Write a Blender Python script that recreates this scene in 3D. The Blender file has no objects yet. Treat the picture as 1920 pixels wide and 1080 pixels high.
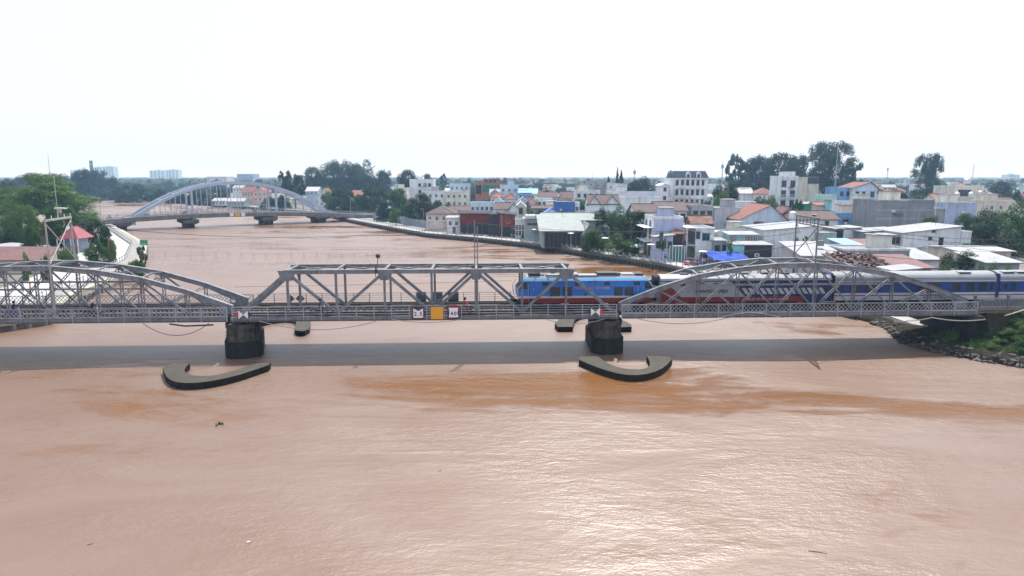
import bpy, math, random
from mathutils import Vector, Matrix, noise
R = random.Random(7)
scene = bpy.context.scene
COL = scene.collection

# ---------------------------------------------------------------- camera, sky, sun
CAM_H, FPX = 19.5, 1280.0
PITCH = math.atan(207 / FPX)
cd = bpy.data.cameras.new('camera'); cam = bpy.data.objects.new('camera', cd); COL.objects.link(cam)
cam.location = (0, 0, CAM_H); cam.rotation_euler = (math.pi / 2 - PITCH, 0, 0)
cd.sensor_width = 36; cd.lens = 36 * FPX / 1920; cd.clip_start = 0.5; cd.clip_end = 30000
scene.camera = cam
SUN_EL, SUN_AZ = 62.0, 16.0         # degrees; azimuth measured from +Y towards +X
w = bpy.data.worlds.new('World'); scene.world = w; w.use_nodes = True
nt = w.node_tree; bg = nt.nodes['Background']
sky = nt.nodes.new('ShaderNodeTexSky'); sky.sky_type = 'NISHITA'; sky.sun_disc = False
sky.sun_elevation = math.radians(SUN_EL); sky.sun_rotation = math.radians(SUN_AZ)
sky.dust_density = 4.0; sky.air_density = 1.0; sky.ozone_density = 1.0
mixs = nt.nodes.new('ShaderNodeMix'); mixs.data_type = 'RGBA'
mixs.inputs[0].default_value = 0.68                       # thin bright cloud veil over the whole sky
mixs.inputs[7].default_value = (11.0, 12.3, 14.4, 1)
nt.links.new(sky.outputs[0], mixs.inputs[6]); nt.links.new(mixs.outputs[2], bg.inputs[0])
bg.inputs[1].default_value = 0.095
sd = bpy.data.lights.new('sun', 'SUN'); sd.energy = 5.0; sd.angle = math.radians(0.6); sd.color = (1, .955, .89)
so = bpy.data.objects.new('sun', sd); COL.objects.link(so)
_d = Vector((math.sin(math.radians(SUN_AZ)) * math.cos(math.radians(SUN_EL)),
             math.cos(math.radians(SUN_AZ)) * math.cos(math.radians(SUN_EL)), math.sin(math.radians(SUN_EL))))
so.rotation_euler = (-_d).to_track_quat('-Z', 'Y').to_euler()
vs = scene.view_settings; vs.view_transform = 'Standard'; vs.look = 'None'; vs.gamma = 1; vs.exposure = 0.25
scene.cycles.max_bounces = 6; scene.cycles.volume_bounces = 0
scene.cycles.caustics_reflective = False; scene.cycles.caustics_refractive = False

# ---------------------------------------------------------------- measuring helpers
CP, SP = math.cos(PITCH), math.sin(PITCH)
def ray(px, py):
    return Vector((px - 960, FPX * CP + (540 - py) * SP, -FPX * SP + (540 - py) * CP))
def atz(px, py, z=0.0):
    d = ray(px, py); k = (z - CAM_H) / d.z
    return Vector((d.x * k, d.y * k, z))
def atY(px, py, Y):
    d = ray(px, py); k = Y / d.y
    return Vector((d.x * k, Y, CAM_H + d.z * k))

# ---------------------------------------------------------------- mesh helpers
class MB:
    def __init__(s): s.v = []; s.f = []; s.m = []
    def add(s, vs, fs, m=0):
        b = len(s.v); s.v.extend(tuple(p) for p in vs)
        for f in fs: s.f.append(tuple(b + i for i in f)); s.m.append(m)
        return s
    def poly(s, pts, m=0): return s.add(pts, [tuple(range(len(pts)))], m)
    def hexa(s, p, m=0):   # p: 4 bottom (ccw) then 4 top
        return s.add(p, [(3, 2, 1, 0), (4, 5, 6, 7), (0, 1, 5, 4), (1, 2, 6, 5), (2, 3, 7, 6), (3, 0, 4, 7)], m)
    def box(s, x0, x1, y0, y1, z0, z1, m=0):
        return s.hexa([(x0, y0, z0), (x1, y0, z0), (x1, y1, z0), (x0, y1, z0), (x0, y0, z1), (x1, y0, z1), (x1, y1, z1), (x0, y1, z1)], m)
    def bar(s, p, q, w, h, m=0, up=(0, 0, 1)):
        p = Vector(p); q = Vector(q); d = (q - p)
        if d.length < 1e-6: return s
        d.normalize(); u = Vector(up)
        l = d.cross(u)
        if l.length < 1e-3: l = d.cross(Vector((0, 1, 0)))
        l.normalize(); u = l.cross(d); l *= w / 2; u *= h / 2
        return s.hexa([p - l - u, p + l - u, q + l - u, q - l - u, p - l + u, p + l + u, q + l + u, q - l + u], m)
    def cyl(s, p, q, r0, r1=None, n=6, m=0, cap=True):
        r1 = r0 if r1 is None else r1
        p = Vector(p); q = Vector(q); d = (q - p).normalized()
        a = d.cross(Vector((0, 0, 1)))
        if a.length < 1e-3: a = Vector((1, 0, 0))
        a.normalize(); b = d.cross(a)
        vs = []
        for c, r in ((p, r0), (q, r1)):
            for i in range(n):
                t = 2 * math.pi * i / n; vs.append(c + a * (r * math.cos(t)) + b * (r * math.sin(t)))
        fs = [(i, (i + 1) % n, n + (i + 1) % n, n + i) for i in range(n)]
        if cap: fs += [tuple(range(n - 1, -1, -1)), tuple(range(n, 2 * n))]
        return s.add(vs, fs, m)
    def tube(s, pts, r, n=4, m=0):
        for a, b in zip(pts[:-1], pts[1:]): s.cyl(a, b, r, r, n, m, cap=False)
        return s
    def prism(s, poly, z0, z1, m=0):
        n = len(poly)
        vs = [(x, y, z0) for x, y in poly] + [(x, y, z1) for x, y in poly]
        fs = [(i, (i + 1) % n, n + (i + 1) % n, n + i) for i in range(n)] + [tuple(range(n, 2 * n)), tuple(range(n - 1, -1, -1))]
        return s.add(vs, fs, m)
    def lathe(s, prof, n=10, m=0, c=(0, 0)):
        vs = []
        for r, z in prof:
            for i in range(n):
                t = 2 * math.pi * i / n; vs.append((c[0] + r * math.cos(t), c[1] + r * math.sin(t), z))
        fs = []
        for k in range(len(prof) - 1):
            for i in range(n):
                j = (i + 1) % n; fs.append((k * n + i, k * n + j, (k + 1) * n + j, (k + 1) * n + i))
        fs.append(tuple(range((len(prof) - 1) * n, len(prof) * n)))
        return s.add(vs, fs, m)
    def mesh(s, name, mats, smooth=False):
        me = bpy.data.meshes.new(name); me.from_pydata(s.v, [], s.f)
        if not isinstance(mats, (list, tuple)): mats = [mats]
        for mt in mats: me.materials.append(mt)
        if len(mats) > 1: me.polygons.foreach_set('material_index', s.m)
        if smooth: me.polygons.foreach_set('use_smooth', [True] * len(me.polygons))
        me.update(); return me

def tag(o, label=None, cat=None, group=None, kind=None):
    if label: o['label'] = label
    if cat: o['category'] = cat
    if group: o['group'] = group
    if kind: o['kind'] = kind
    return o
def obj(name, mb, mats=None, parent=None, loc=(0, 0, 0), rz=0.0, smooth=False, scale=None):
    me = mb if isinstance(mb, bpy.types.Mesh) else mb.mesh(name, mats, smooth)
    o = bpy.data.objects.new(name, me); COL.objects.link(o)
    o.location = loc; o.rotation_euler = (0, 0, rz)
    if scale: o.scale = scale
    if parent: o.parent = parent
    return o
USED = set()
def thing(name, label, cat, loc=(0, 0, 0), rz=0.0, group=None):
    o = bpy.data.objects.new(name, None); COL.objects.link(o); o.empty_display_size = .5
    o.location = loc; o.rotation_euler = (0, 0, rz); USED.add(label)
    return tag(o, label, cat, group)
def kids(o): return [c for c in o.children]
def dup(o, loc, rz=0.0, label=None, group=None, parent=None, scale=None):
    c = o.copy(); COL.objects.link(c)
    if parent: c.parent = parent
    else:
        c.location = loc; c.rotation_euler = (0, 0, rz)
        if scale: c.scale = scale
        if label: c['label'] = label; USED.add(label)
        if group: c['group'] = group
    for k in o.children: dup(k, None, parent=c)
    return c
def text_mesh(s, size, mat, align='CENTER', sx=1.0, bold=0.0):
    cu = bpy.data.curves.new('lettering', 'FONT'); cu.body = s; cu.size = size; cu.align_x = align; cu.align_y = 'CENTER'
    cu.offset = bold; cu.extrude = 0.004; cu.resolution_u = 2
    t = bpy.data.objects.new('tmp', cu); COL.objects.link(t)
    bpy.context.view_layer.update()
    me = bpy.data.meshes.new_from_object(t.evaluated_get(bpy.context.evaluated_depsgraph_get()))
    bpy.data.objects.remove(t); bpy.data.curves.remove(cu)
    me.materials.clear(); me.materials.append(mat)
    # stand it upright, facing -Y
    me.transform(Matrix(((sx, 0, 0, 0), (0, 0, 1, 0), (0, 1, 0, 0), (0, 0, 0, 1))))
    me.flip_normals()
    return me

# ---------------------------------------------------------------- materials
MATS = {}
def mat(name, col, rough=.7, metal=0.0, var=.18, scale=.6, stain=None, samt=.35, bump=0.0, bscale=4.0, ribs=None, spec=.5, sscale=.25):
    if name in MATS: return MATS[name]
    m = bpy.data.materials.new(name); m.use_nodes = True; n = m.node_tree.nodes; L = m.node_tree.links
    b = n['Principled BSDF']; b.inputs['Roughness'].default_value = rough; b.inputs['Metallic'].default_value = metal
    b.inputs['Specular IOR Level'].default_value = spec
    tc = n.new('ShaderNodeTexCoord')
    nz = n.new('ShaderNodeTexNoise'); nz.inputs['Scale'].default_value = scale; nz.inputs['Detail'].default_value = 6; nz.inputs['Roughness'].default_value = .65
    L.new(tc.outputs['Object'], nz.inputs['Vector'])
    cr = n.new('ShaderNodeValToRGB'); e = cr.color_ramp.elements
    lo = [c * (1 - var) for c in col]; hi = [min(1, c * (1 + var)) for c in col]
    e[0].position = .3; e[0].color = (*lo, 1); e[1].position = .7; e[1].color = (*hi, 1)
    L.new(nz.outputs['Fac'], cr.inputs['Fac']); out = cr.outputs['Color']
    if stain:
        mp = n.new('ShaderNodeMapping'); mp.inputs['Scale'].default_value = (1, 1, .3); L.new(tc.outputs['Object'], mp.inputs['Vector'])
        n2 = n.new('ShaderNodeTexNoise'); n2.inputs['Scale'].default_value = sscale * 4; n2.inputs['Detail'].default_value = 8; n2.inputs['Roughness'].default_value = .75
        L.new(mp.outputs[0], n2.inputs['Vector'])
        r2 = n.new('ShaderNodeValToRGB'); r2.color_ramp.elements[0].position = .47; r2.color_ramp.elements[1].position = .68
        r2.color_ramp.elements[1].color = (samt, samt, samt, 1); r2.color_ramp.elements[0].color = (0, 0, 0, 1)
        L.new(n2.outputs['Fac'], r2.inputs['Fac'])
        mx = n.new('ShaderNodeMix'); mx.data_type = 'RGBA'; mx.inputs[7].default_value = (*stain, 1)
        L.new(r2.outputs['Color'], mx.inputs[0]); L.new(out, mx.inputs[6]); out = mx.outputs[2]
    L.new(out, b.inputs['Base Color'])
    if ribs:
        wv = n.new('ShaderNodeTexWave'); wv.bands_direction = ribs[0]; wv.inputs['Scale'].default_value = ribs[1]; wv.inputs['Distortion'].default_value = 0
        L.new(tc.outputs['Object'], wv.inputs['Vector'])
        bp = n.new('ShaderNodeBump'); bp.inputs['Strength'].default_value = .6; bp.inputs['Distance'].default_value = .05
        L.new(wv.outputs['Fac'], bp.inputs['Height']); L.new(bp.outputs[0], b.inputs['Normal'])
    elif bump:
        n3 = n.new('ShaderNodeTexNoise'); n3.inputs['Scale'].default_value = bscale; n3.inputs['Detail'].default_value = 5
        L.new(tc.outputs['Object'], n3.inputs['Vector'])
        bp = n.new('ShaderNodeBump'); bp.inputs['Strength'].default_value = bump; bp.inputs['Distance'].default_value = .1
        L.new(n3.outputs['Fac'], bp.inputs['Height']); L.new(bp.outputs[0], b.inputs['Normal'])
    MATS[name] = m; return m

RUST = (.12, .055, .03)
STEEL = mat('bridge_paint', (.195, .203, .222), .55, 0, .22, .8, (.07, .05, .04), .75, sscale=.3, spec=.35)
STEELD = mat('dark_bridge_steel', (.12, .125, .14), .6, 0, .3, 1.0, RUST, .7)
RAILST = mat('railing_paint', (.31, .325, .355), .5, 0, .12, 1.5, RUST, .5)
TRACK = mat('track_ballast', (.03, .026, .024), .95, 0, .4, 3, spec=.1)
WOOD = mat('sleeper_wood', (.035, .028, .024), .95, 0, .4, 4, spec=.1)
RAILM = mat('rail_steel', (.07, .055, .05), .6, .2, .2, 5, spec=.2)
DECKC = mat('walkway_deck', (.022, .021, .022), .95, 0, .25, 2, spec=.1)
CONC = mat('old_concrete', (.085, .075, .064), .95, 0, .4, 1.5, (.014, .012, .01), .95, .6, 5, spec=.15)
CONCW = mat('wet_concrete', (.02, .018, .016), .7, 0, .5, 1.5, (.008, .007, .006), .9, .6, 5, spec=.2)
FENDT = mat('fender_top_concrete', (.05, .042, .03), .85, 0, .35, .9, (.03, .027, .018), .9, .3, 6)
FENDS = mat('fender_side_concrete', (.014, .012, .009), .75, 0, .5, 2.5, (.03, .026, .018), .5, .6, 4, spec=.15)  # same concrete as the top, darkened to paint in its backlit shade
CONCL = mat('pale_concrete', (.38, .375, .36), .85, 0, .12, .5, (.3, .28, .25), .4)
CONCM = mat('mid_concrete', (.27, .26, .25), .85, 0, .2, .5, (.09, .085, .08), .6)
WHITE = mat('white_paint', (.74, .75, .77), .6, 0, .06, .5, (.4, .4, .4), .35)
BLACK = mat('black_paint', (.015, .015, .017), .5, 0, .2, 2)
GLASS = mat('dark_glass', (.03, .04, .05), .12, 0, .3, .5)
WIRE = mat('cable_black', (.04, .04, .045), .6)
WIREL = mat('cable_grey', (.4, .4, .4), .6)
# ---------------------------------------------------------------- water
def water_mat():
    m = bpy.data.materials.new('muddy_river_water'); m.use_nodes = True; n = m.node_tree.nodes; L = m.node_tree.links
    b = n['Principled BSDF']; b.inputs['IOR'].default_value = 1.62
    tc = n.new('ShaderNodeTexCoord')
    def nz(scale, det, rough, sc=(1, 1, 1), rot=0.0, dist=0.0):
        mp = n.new('ShaderNodeMapping'); mp.inputs['Scale'].default_value = sc; mp.inputs['Rotation'].default_value = (0, 0, rot)
        L.new(tc.outputs['Object'], mp.inputs['Vector'])
        t = n.new('ShaderNodeTexNoise'); t.inputs['Scale'].default_value = scale; t.inputs['Detail'].default_value = det
        t.inputs['Roughness'].default_value = rough; t.inputs['Distortion'].default_value = dist
        L.new(mp.outputs[0], t.inputs['Vector']); return t
    def mth(op, a, bb):
        t = n.new('ShaderNodeMath'); t.operation = op
        for i, x in enumerate((a, bb)):
            if isinstance(x, (int, float)): t.inputs[i].default_value = x
            else: L.new(x, t.inputs[i])
        return t.outputs[0]
    def ramp(x, p0, p1, c0=0.0, c1=1.0):
        t = n.new('ShaderNodeMapRange'); t.interpolation_type = 'SMOOTHSTEP'
        t.inputs[1].default_value = p0; t.inputs[2].default_value = p1; t.inputs[3].default_value = c0; t.inputs[4].default_value = c1
        L.new(x, t.inputs[0]); return t.outputs[0]
    # silt colour, its pale end standing in for reflected sky
    c1 = nz(.05, 5, .6, (1, 1.6, 1), .3, 1.2)
    cr = n.new('ShaderNodeValToRGB'); e = cr.color_ramp.elements
    e[0].position = .34; e[0].color = (.140, .070, .037, 1); e[1].position = .64; e[1].color = (.168, .102, .070, 1)
    L.new(c1.outputs['Fac'], cr.inputs['Fac'])
    # where the surface lies slick and where wind and current ruffle it
    big = nz(.035, 5, .62, (.62, 1.5, 1), -.12, 1.1)
    sep = n.new('ShaderNodeSeparateXYZ'); L.new(tc.outputs['Object'], sep.inputs[0])
    # the stretch just below the bridge piers runs slicker, in drawn-out tongues
    band = mth('MULTIPLY', ramp(sep.outputs[1], 50, 57), ramp(sep.outputs[1], 71, 64))
    band2 = mth('ADD', mth('MULTIPLY', ramp(sep.outputs[0], -24, -2), .9), .25)
    slick = mth('SUBTRACT', big.outputs['Fac'], mth('MULTIPLY', mth('MULTIPLY', band, band2), .15))
    # upstream long streaks of duller reflection are painted in as brown
    lng = nz(.05, 5, .65, (.30, 1.9, 1), -.55, .8)
    upst = mth('MULTIPLY', ramp(sep.outputs[1], 105, 150), .10)
    slick = mth('ADD', mth('SUBTRACT', slick, upst), mth('MULTIPLY', mth('SUBTRACT', lng.outputs['Fac'], .5), mth('MULTIPLY', upst, 9.0)))
    frt = nz(.21, 6, .68, (.55, 1.5, 1), .15, 1.4)
    slick = mth('ADD', slick, mth('MULTIPLY', mth('SUBTRACT', frt.outputs['Fac'], .47), .34))
    ruf = ramp(slick, .26, .43)
    # broken water round the piers and guards
    def near(cx, cy, r0, r1):
        vd = n.new('ShaderNodeVectorMath'); vd.operation = 'DISTANCE'; vd.inputs[1].default_value = (cx, cy, 0); L.new(tc.outputs['Object'], vd.inputs[0]); return ramp(vd.outputs['Value'], r1, r0)
    rough_water = mth('MAXIMUM', near(-28, 70, 5, 17), mth('MAXIMUM', near(13, 72, 5, 17), near(52, 76, 5, 20)))
    mc = n.new('ShaderNodeMix'); mc.data_type = 'RGBA'; mc.inputs[6].default_value = (.175, .080, .028, 1)  # weak sheen painted brown, strong sheen painted pale, by the ruffle mask
    L.new(ruf, mc.inputs[0]); L.new(cr.outputs['Color'], mc.inputs[7]); L.new(mc.outputs[2], b.inputs['Base Color'])
    L.new(mth('ADD', .12, mth('MULTIPLY', ruf, .29)), b.inputs['Roughness'])
    L.new(mth('ADD', 1.36, mth('MULTIPLY', ruf, .43)), b.inputs['IOR'])
    # ripples at three sizes
    r1 = nz(.42, 3, .55, (.75, 1.7, 1), -.25, .9)
    r2 = nz(1.5, 4, .6, (.7, 1.5, 1), .2, .6)
    r3 = nz(5.5, 3, .6, (.8, 1.3, 1), -.1, .3)
    r0 = nz(.11, 4, .6, (.55, 1.6, 1), -.2, 1.6)
    gust = ramp(nz(.055, 3, .55, (.7, 1.3, 1), .5, 1.0).outputs['Fac'], .38, .64, .45, 1.5)
    h0 = mth('MULTIPLY', r0.outputs['Fac'], .7)
    h = mth('ADD', mth('MULTIPLY', r1.outputs['Fac'], .62), mth('MULTIPLY', r2.outputs['Fac'], .54))
    h = mth('ADD', h, mth('MULTIPLY', r3.outputs['Fac'], .24))
    h = mth('ADD', h0, mth('MULTIPLY', h, mth('ADD', gust, mth('MULTIPLY', rough_water, 1.6))))
    bp = n.new('ShaderNodeBump'); bp.inputs['Distance'].default_value = .42
    L.new(mth('ADD', .12, mth('MULTIPLY', ruf, .16)), bp.inputs['Strength'])
    L.new(h, bp.inputs['Height']); L.new(bp.outputs[0], b.inputs['Normal'])
    return m
WATER = water_mat()
wb = MB(); wb.poly([(-4000, -60, 0), (900, -60, 0), (900, 3000, 0), (-4000, 3000, 0)])
tag(obj('river_water', wb, WATER), kind='structure')

# ---------------------------------------------------------------- land
SOIL = mat('town_ground', (.16, .145, .125), .95, 0, .3, .08, (.08, .085, .05), .6)
PAVE = mat('promenade_paving', (.42, .41, .39), .85, 0, .1, .3, (.36, .34, .31), .5)
ROADM = mat('riverside_road', (.20, .20, .205), .85, 0, .12, .2, (.3, .3, .29), .4)
MUD = mat('bank_soil', (.03, .026, .018), .97, 0, .5, 1.2, (.018, .024, .01), .7, .6, 2.0, spec=.1)
FARG = mat('far_fields', (.10, .12, .08), .95, 0, .35, .02)
SHORE = [(47.7, 93.5), (42.5, 112), (36.2, 132), (32.0, 144.9), (26.4, 154), (13.8, 176), (5.9, 189.4), (-10.6, 208.5), (-28.7, 225.5), (-50, 262), (-70.4, 298.2)]
BEYOND = [(-101.6, 362.7), (-127.6, 390.9), (-193.9, 462.5), (-277.4, 541.8), (-330, 592), (-420, 620), (-800, 680), (-2600, 900), (-6500, 1500)]
LEFT = [(-300, -60), (-190, 30), (-110, 70), (-66, 84), (-62, 90), (-69, 107), (-70.5, 117.7), (-81.6, 150), (-98.8, 184), (-134.8, 236), (-147.6, 253), (-178, 292), (-260, 360), (-420, 455), (-800, 560), (-2600, 760)]
LAND_Z = 1.3
g = MB()
right = SHORE + BEYOND
pts = [(x, y, LAND_Z) for x, y in right]
far_r = [(-6500, 12000, LAND_Z), (9000, 12000, LAND_Z), (9000, 93.5, LAND_Z)]
g.poly(list(reversed(pts + far_r)))
for a, b_ in zip(right[:-1], right[1:]): g.poly([(a[0], a[1], -.8), (a[0], a[1], LAND_Z), (b_[0], b_[1], LAND_Z), (b_[0], b_[1], -.8)])
tag(obj('ground', g, SOIL), kind='structure')
LZ = 1.6
gl = MB()
pl = [(x, y, LZ) for x, y in LEFT] + [(-6000, 1400, LZ), (-6000, -60, LZ)]
gl.poly(pl)
for a, b_ in zip(LEFT[:-1], LEFT[1:]): gl.poly([(a[0], a[1], -.8), (b_[0], b_[1], -.8), (b_[0], b_[1], LZ), (a[0], a[1], LZ)])
tag(obj('ground', gl, SOIL), kind='structure')

def offset_line(line, d):
    out = []
    for i, (x, y) in enumerate(line):
        a = line[max(0, i - 1)]; b_ = line[min(len(line) - 1, i + 1)]
        t = Vector((b_[0] - a[0], b_[1] - a[1])).normalized()
        out.append((x + t.y * d, y - t.x * d))
    return out
def strip(name, line, d0, d1, z, m, kind='structure'):
    a = offset_line(line, d0); b_ = offset_line(line, d1); s = MB()
    for i in range(len(line) - 1):
        s.poly([(a[i][0], a[i][1], z), (b_[i][0], b_[i][1], z), (b_[i + 1][0], b_[i + 1][1], z), (a[i + 1][0], a[i + 1][1], z)])
    o = obj(name, s, m); tag(o, kind=kind); return o
SHL = SHORE + BEYOND[:3]
strip('promenade', SHL, .55, 4.2, LAND_Z + .12, PAVE)
strip('road', SHL, 4.2, 11.5, LAND_Z + .008, ROADM)
LBK = LEFT[3:11]
def lstrip(name, d0, d1, z, m):
    a = offset_line(LBK, -d0); b_ = offset_line(LBK, -d1); s = MB()
    for i in range(len(LBK) - 1):
        s.poly([(a[i][0], a[i][1], z), (a[i + 1][0], a[i + 1][1], z), (b_[i + 1][0], b_[i + 1][1], z), (b_[i][0], b_[i][1], z)])
    return tag(obj(name, s, m), kind='structure')
lstrip('promenade', 3.6, 14, LZ + .1, PAVE)

# ---------------------------------------------------------------- embankment walls
WALLD = mat('dark_river_wall', (.032, .03, .028), .8, 0, .4, 1.0, (.02, .02, .02), .8, .3, 3)
WALLT = mat('wall_coping', (.12, .115, .11), .85, 0, .2, .8, (.08, .08, .075), .5)
def river_wall(line, sgn, ztop, label, capm, step=1.0):
    root = thing('river_wall', label, 'embankment wall', (line[0][0], line[0][1], 0))
    ox, oy = line[0]
    cap = MB(); face = MB(); piles = MB(); joints = MB()
    off = offset_line(line, sgn * .7); offn = offset_line(line, -sgn * .12); offp = offset_line(line, -sgn * .0)
    for i in range(len(line) - 1):
        a0, a1, b0, b1 = offn[i], offn[i + 1], off[i], off[i + 1]
        cap.hexa([(p[0] - ox, p[1] - oy, z) for z in (ztop - .42, ztop + .14) for p in ((a0, a1, b1, b0) if sgn > 0 else (a1, a0, b0, b1))])
        a0, a1 = line[i], line[i + 1]
        L_ = math.hypot(a1[0] - a0[0], a1[1] - a0[1]); n = max(1, int(L_ / step))
        for k in range(n):
            t = (k + .5) / n; x = a0[0] + (a1[0] - a0[0]) * t - ox; y = a0[1] + (a1[1] - a0[1]) * t - oy
            piles.cyl((x, y, -.6), (x, y, ztop - .42), .36, .36, 6, cap=False)
    obj('coping', cap, capm, root); o = obj('sheet_pile', piles, WALLD, root); o['kind'] = 'stuff'
    return root
river_wall(SHL, 1, LAND_Z, 'dark sheet-pile river wall with concrete coping below the town promenade', WALLT)
# left wall: pale sloped parapet beam on dark piles
lw = thing('river_wall', 'pale concrete quay wall on dark piles at the left bank', 'embankment wall', (LBK[0][0], LBK[0][1], 0))
cap = MB(); pil = MB(); slope = MB(); ox, oy = LBK[0]
o_in = offset_line(LBK, -3.6); o_out = offset_line(LBK, .25)
for i in range(len(LBK) - 1):
    a0, a1, b0, b1 = o_out[i], o_out[i + 1], offset_line(LBK, -.9)[i], offset_line(LBK, -.9)[i + 1]
    cap.hexa([(p[0] - ox, p[1] - oy, z) for z in (.75, 1.75) for p in (a1, a0, b0, b1)])
    slope.poly([(b0[0] - ox, b0[1] - oy, 1.7), (b1[0] - ox, b1[1] - oy, 1.7), (o_in[i + 1][0] - ox, o_in[i + 1][1] - oy, LZ + .25), (o_in[i][0] - ox, o_in[i][1] - oy, LZ + .25)])
    L_ = math.hypot(a1[0] - a0[0], a1[1] - a0[1]); n = int(L_ / 1.5)
    for k in range(n):
        t = (k + .5) / n; x = LBK[i][0] + (LBK[i + 1][0] - LBK[i][0]) * t - ox; y = LBK[i][1] + (LBK[i + 1][1] - LBK[i][1]) * t - oy
        pil.box(x - .28, x + .28, y - .28, y + .28, -.6, .76)
obj('quay_beam', cap, mat('quay_concrete', (.40, .38, .30), .85, 0, .2, .7, (.2, .18, .12), .6), lw)
obj('quay_apron', slope, CONCM, lw)
o = obj('quay_pile', pil, CONCM, lw); o['kind'] = 'stuff'

# ---------------------------------------------------------------- promenade railing with chain swags
def lerp_line(line, step):
    out = []; acc = 0.0
    for a, b_ in zip(line[:-1], line[1:]):
        L_ = math.hypot(b_[0] - a[0], b_[1] - a[1])
        while acc <= L_:
            t = acc / L_; out.append((a[0] + (b_[0] - a[0]) * t, a[1] + (b_[1] - a[1]) * t)); acc += step
        acc -= L_
    return out
CHAIN = mat('white_chain', (.75, .75, .75), .5)
def swag_rail(line, z, label, step, parent_group=None):
    P = lerp_line(line, step); ox, oy = P[0]
    root = thing('promenade_railing', label, 'railing', (ox, oy, z))
    pm = MB(); pm.box(-.07, .07, -.07, .07, 0, 1.0); pm.lathe([(.11, 1.0), (.12, 1.08), (.05, 1.2)], 6); pm = pm.mesh('railing_post', RAILST)
    ch = MB(); rl = MB()
    for i, (x, y) in enumerate(P):
        if i < 150: obj('railing_post', pm, None, root, (x - ox, y - oy, 0))
        if i + 1 < len(P):
            x2, y2 = P[i + 1]; pts = []
            for k in range(9):
                t = k / 8; pts.append((x - ox + (x2 - x) * t, y - oy + (y2 - y) * t, .9 - .55 * 4 * t * (1 - t)))
            ch.tube(pts, .045, 4)
            rl.bar((x - ox, y - oy, .95), (x2 - ox, y2 - oy, .95), .06, .06)
            rl.bar((x - ox, y - oy, .12), (x2 - ox, y2 - oy, .12), .05, .05)
    obj('chain', ch, CHAIN, root)['kind'] = 'stuff'; obj('handrail', rl, RAILST, root)
    return root
swag_rail(offset_line(SHORE, .3), LAND_Z + .14, 'white promenade railing with hanging chain swags along the town river wall', 2.3)
swag_rail(offset_line(BEYOND[:3], .3), LAND_Z + .14, 'distant promenade railing on the wall beyond the arch bridge', 2.6)
lr = offset_line(LBK[1:], -3.4)
swag_rail(lr, LZ + .1, 'grey promenade railing along the left quay', 2.4)
# ---------------------------------------------------------------- truss railway bridge
BA = math.radians(2.45); BU = Vector((math.cos(BA), math.sin(BA), 0)); BN = Vector((-math.sin(BA), math.cos(BA), 0)); BO = Vector((0, 73.4, 0))
def B(s, t, z): return BO + BU * s + BN * t + Vector((0, 0, z))
T0, T1, T2, T3 = 0.0, 1.85, 6.85, 8.7
RAILZ = 4.86
def laced(mb, p, q, wide, flat, mid=True, along=(1, 0, 0)):
    """member of two flats joined by zigzag lacing, wide in the truss plane"""
    p = Vector(p); q = Vector(q); d = (q - p).normalized(); l = d.cross(Vector((0, 1, 0))).normalized() * (wide / 2)
    mb.bar(p - l, q - l, .20, flat, up=l); mb.bar(p + l, q + l, .20, flat, up=l)
    L_ = (q - p).length; n = max(2, int(L_ / (wide * 1.6)))
    for k in range(n):
        a = p + d * (L_ * k / n); b_ = p + d * (L_ * (k + 1) / n); sg = 1 if k % 2 else -1
        mb.bar(a + l * sg, b_ - l * sg, .03, .055, up=l)
def ibeam(mb, p, q, w, h, th=.04, web=.05):
    p = Vector(p); q = Vector(q); d = (q - p).normalized(); l = d.cross(Vector((0, 1, 0))).normalized()
    mb.bar(p + l * (h / 2), q + l * (h / 2), w, th, up=l); mb.bar(p - l * (h / 2), q - l * (h / 2), w, th, up=l)
    mb.bar(p, q, web, h, up=l)
lat_cache = {}
def lattice_mesh(L_, h):
    k = (round(L_, 3), h)
    if k in lat_cache: return lat_cache[k]
    m = MB(); n = max(3, round(L_ / .48)); st = L_ / n
    for i in range(-2, n + 2):
        for sg in (1, -1):
            # diagonal strips rising two cells across the panel, clipped to it
            x0 = i * st; x1 = x0 + 2 * st
            if sg < 0: x0, x1 = x1, x0
            a = [x0, 0.0]; b_ = [x1, h]
            def clip(a, b_):
                pts = []
                for (xa, za), (xb, zb) in (((a[0], a[1]), (b_[0], b_[1])),):
                    t0, t1 = 0.0, 1.0; dx = xb - xa
                    for lo, sign in ((0.0, 1), (L_, -1)):
                        da = (xa - lo) * sign; db = (xb - lo) * sign
                        if da < 0 and db < 0: return None
                        if da < 0: t0 = max(t0, da / (da - db))
                        elif db < 0: t1 = min(t1, da / (da - db))
                    if t0 >= t1: return None
                    return (xa + dx * t0, za + (zb - za) * t0), (xa + dx * t1, za + (zb - za) * t1)
            c = clip(a, b_)
            if c: m.bar((c[0][0], .012 * sg, c[0][1]), (c[1][0], .012 * sg, c[1][1]), .02, .055, up=(0, 1, 0) if False else (0, 0, 1))
    lat_cache[k] = m.mesh('lattice', RAILST); return lat_cache[k]

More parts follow.
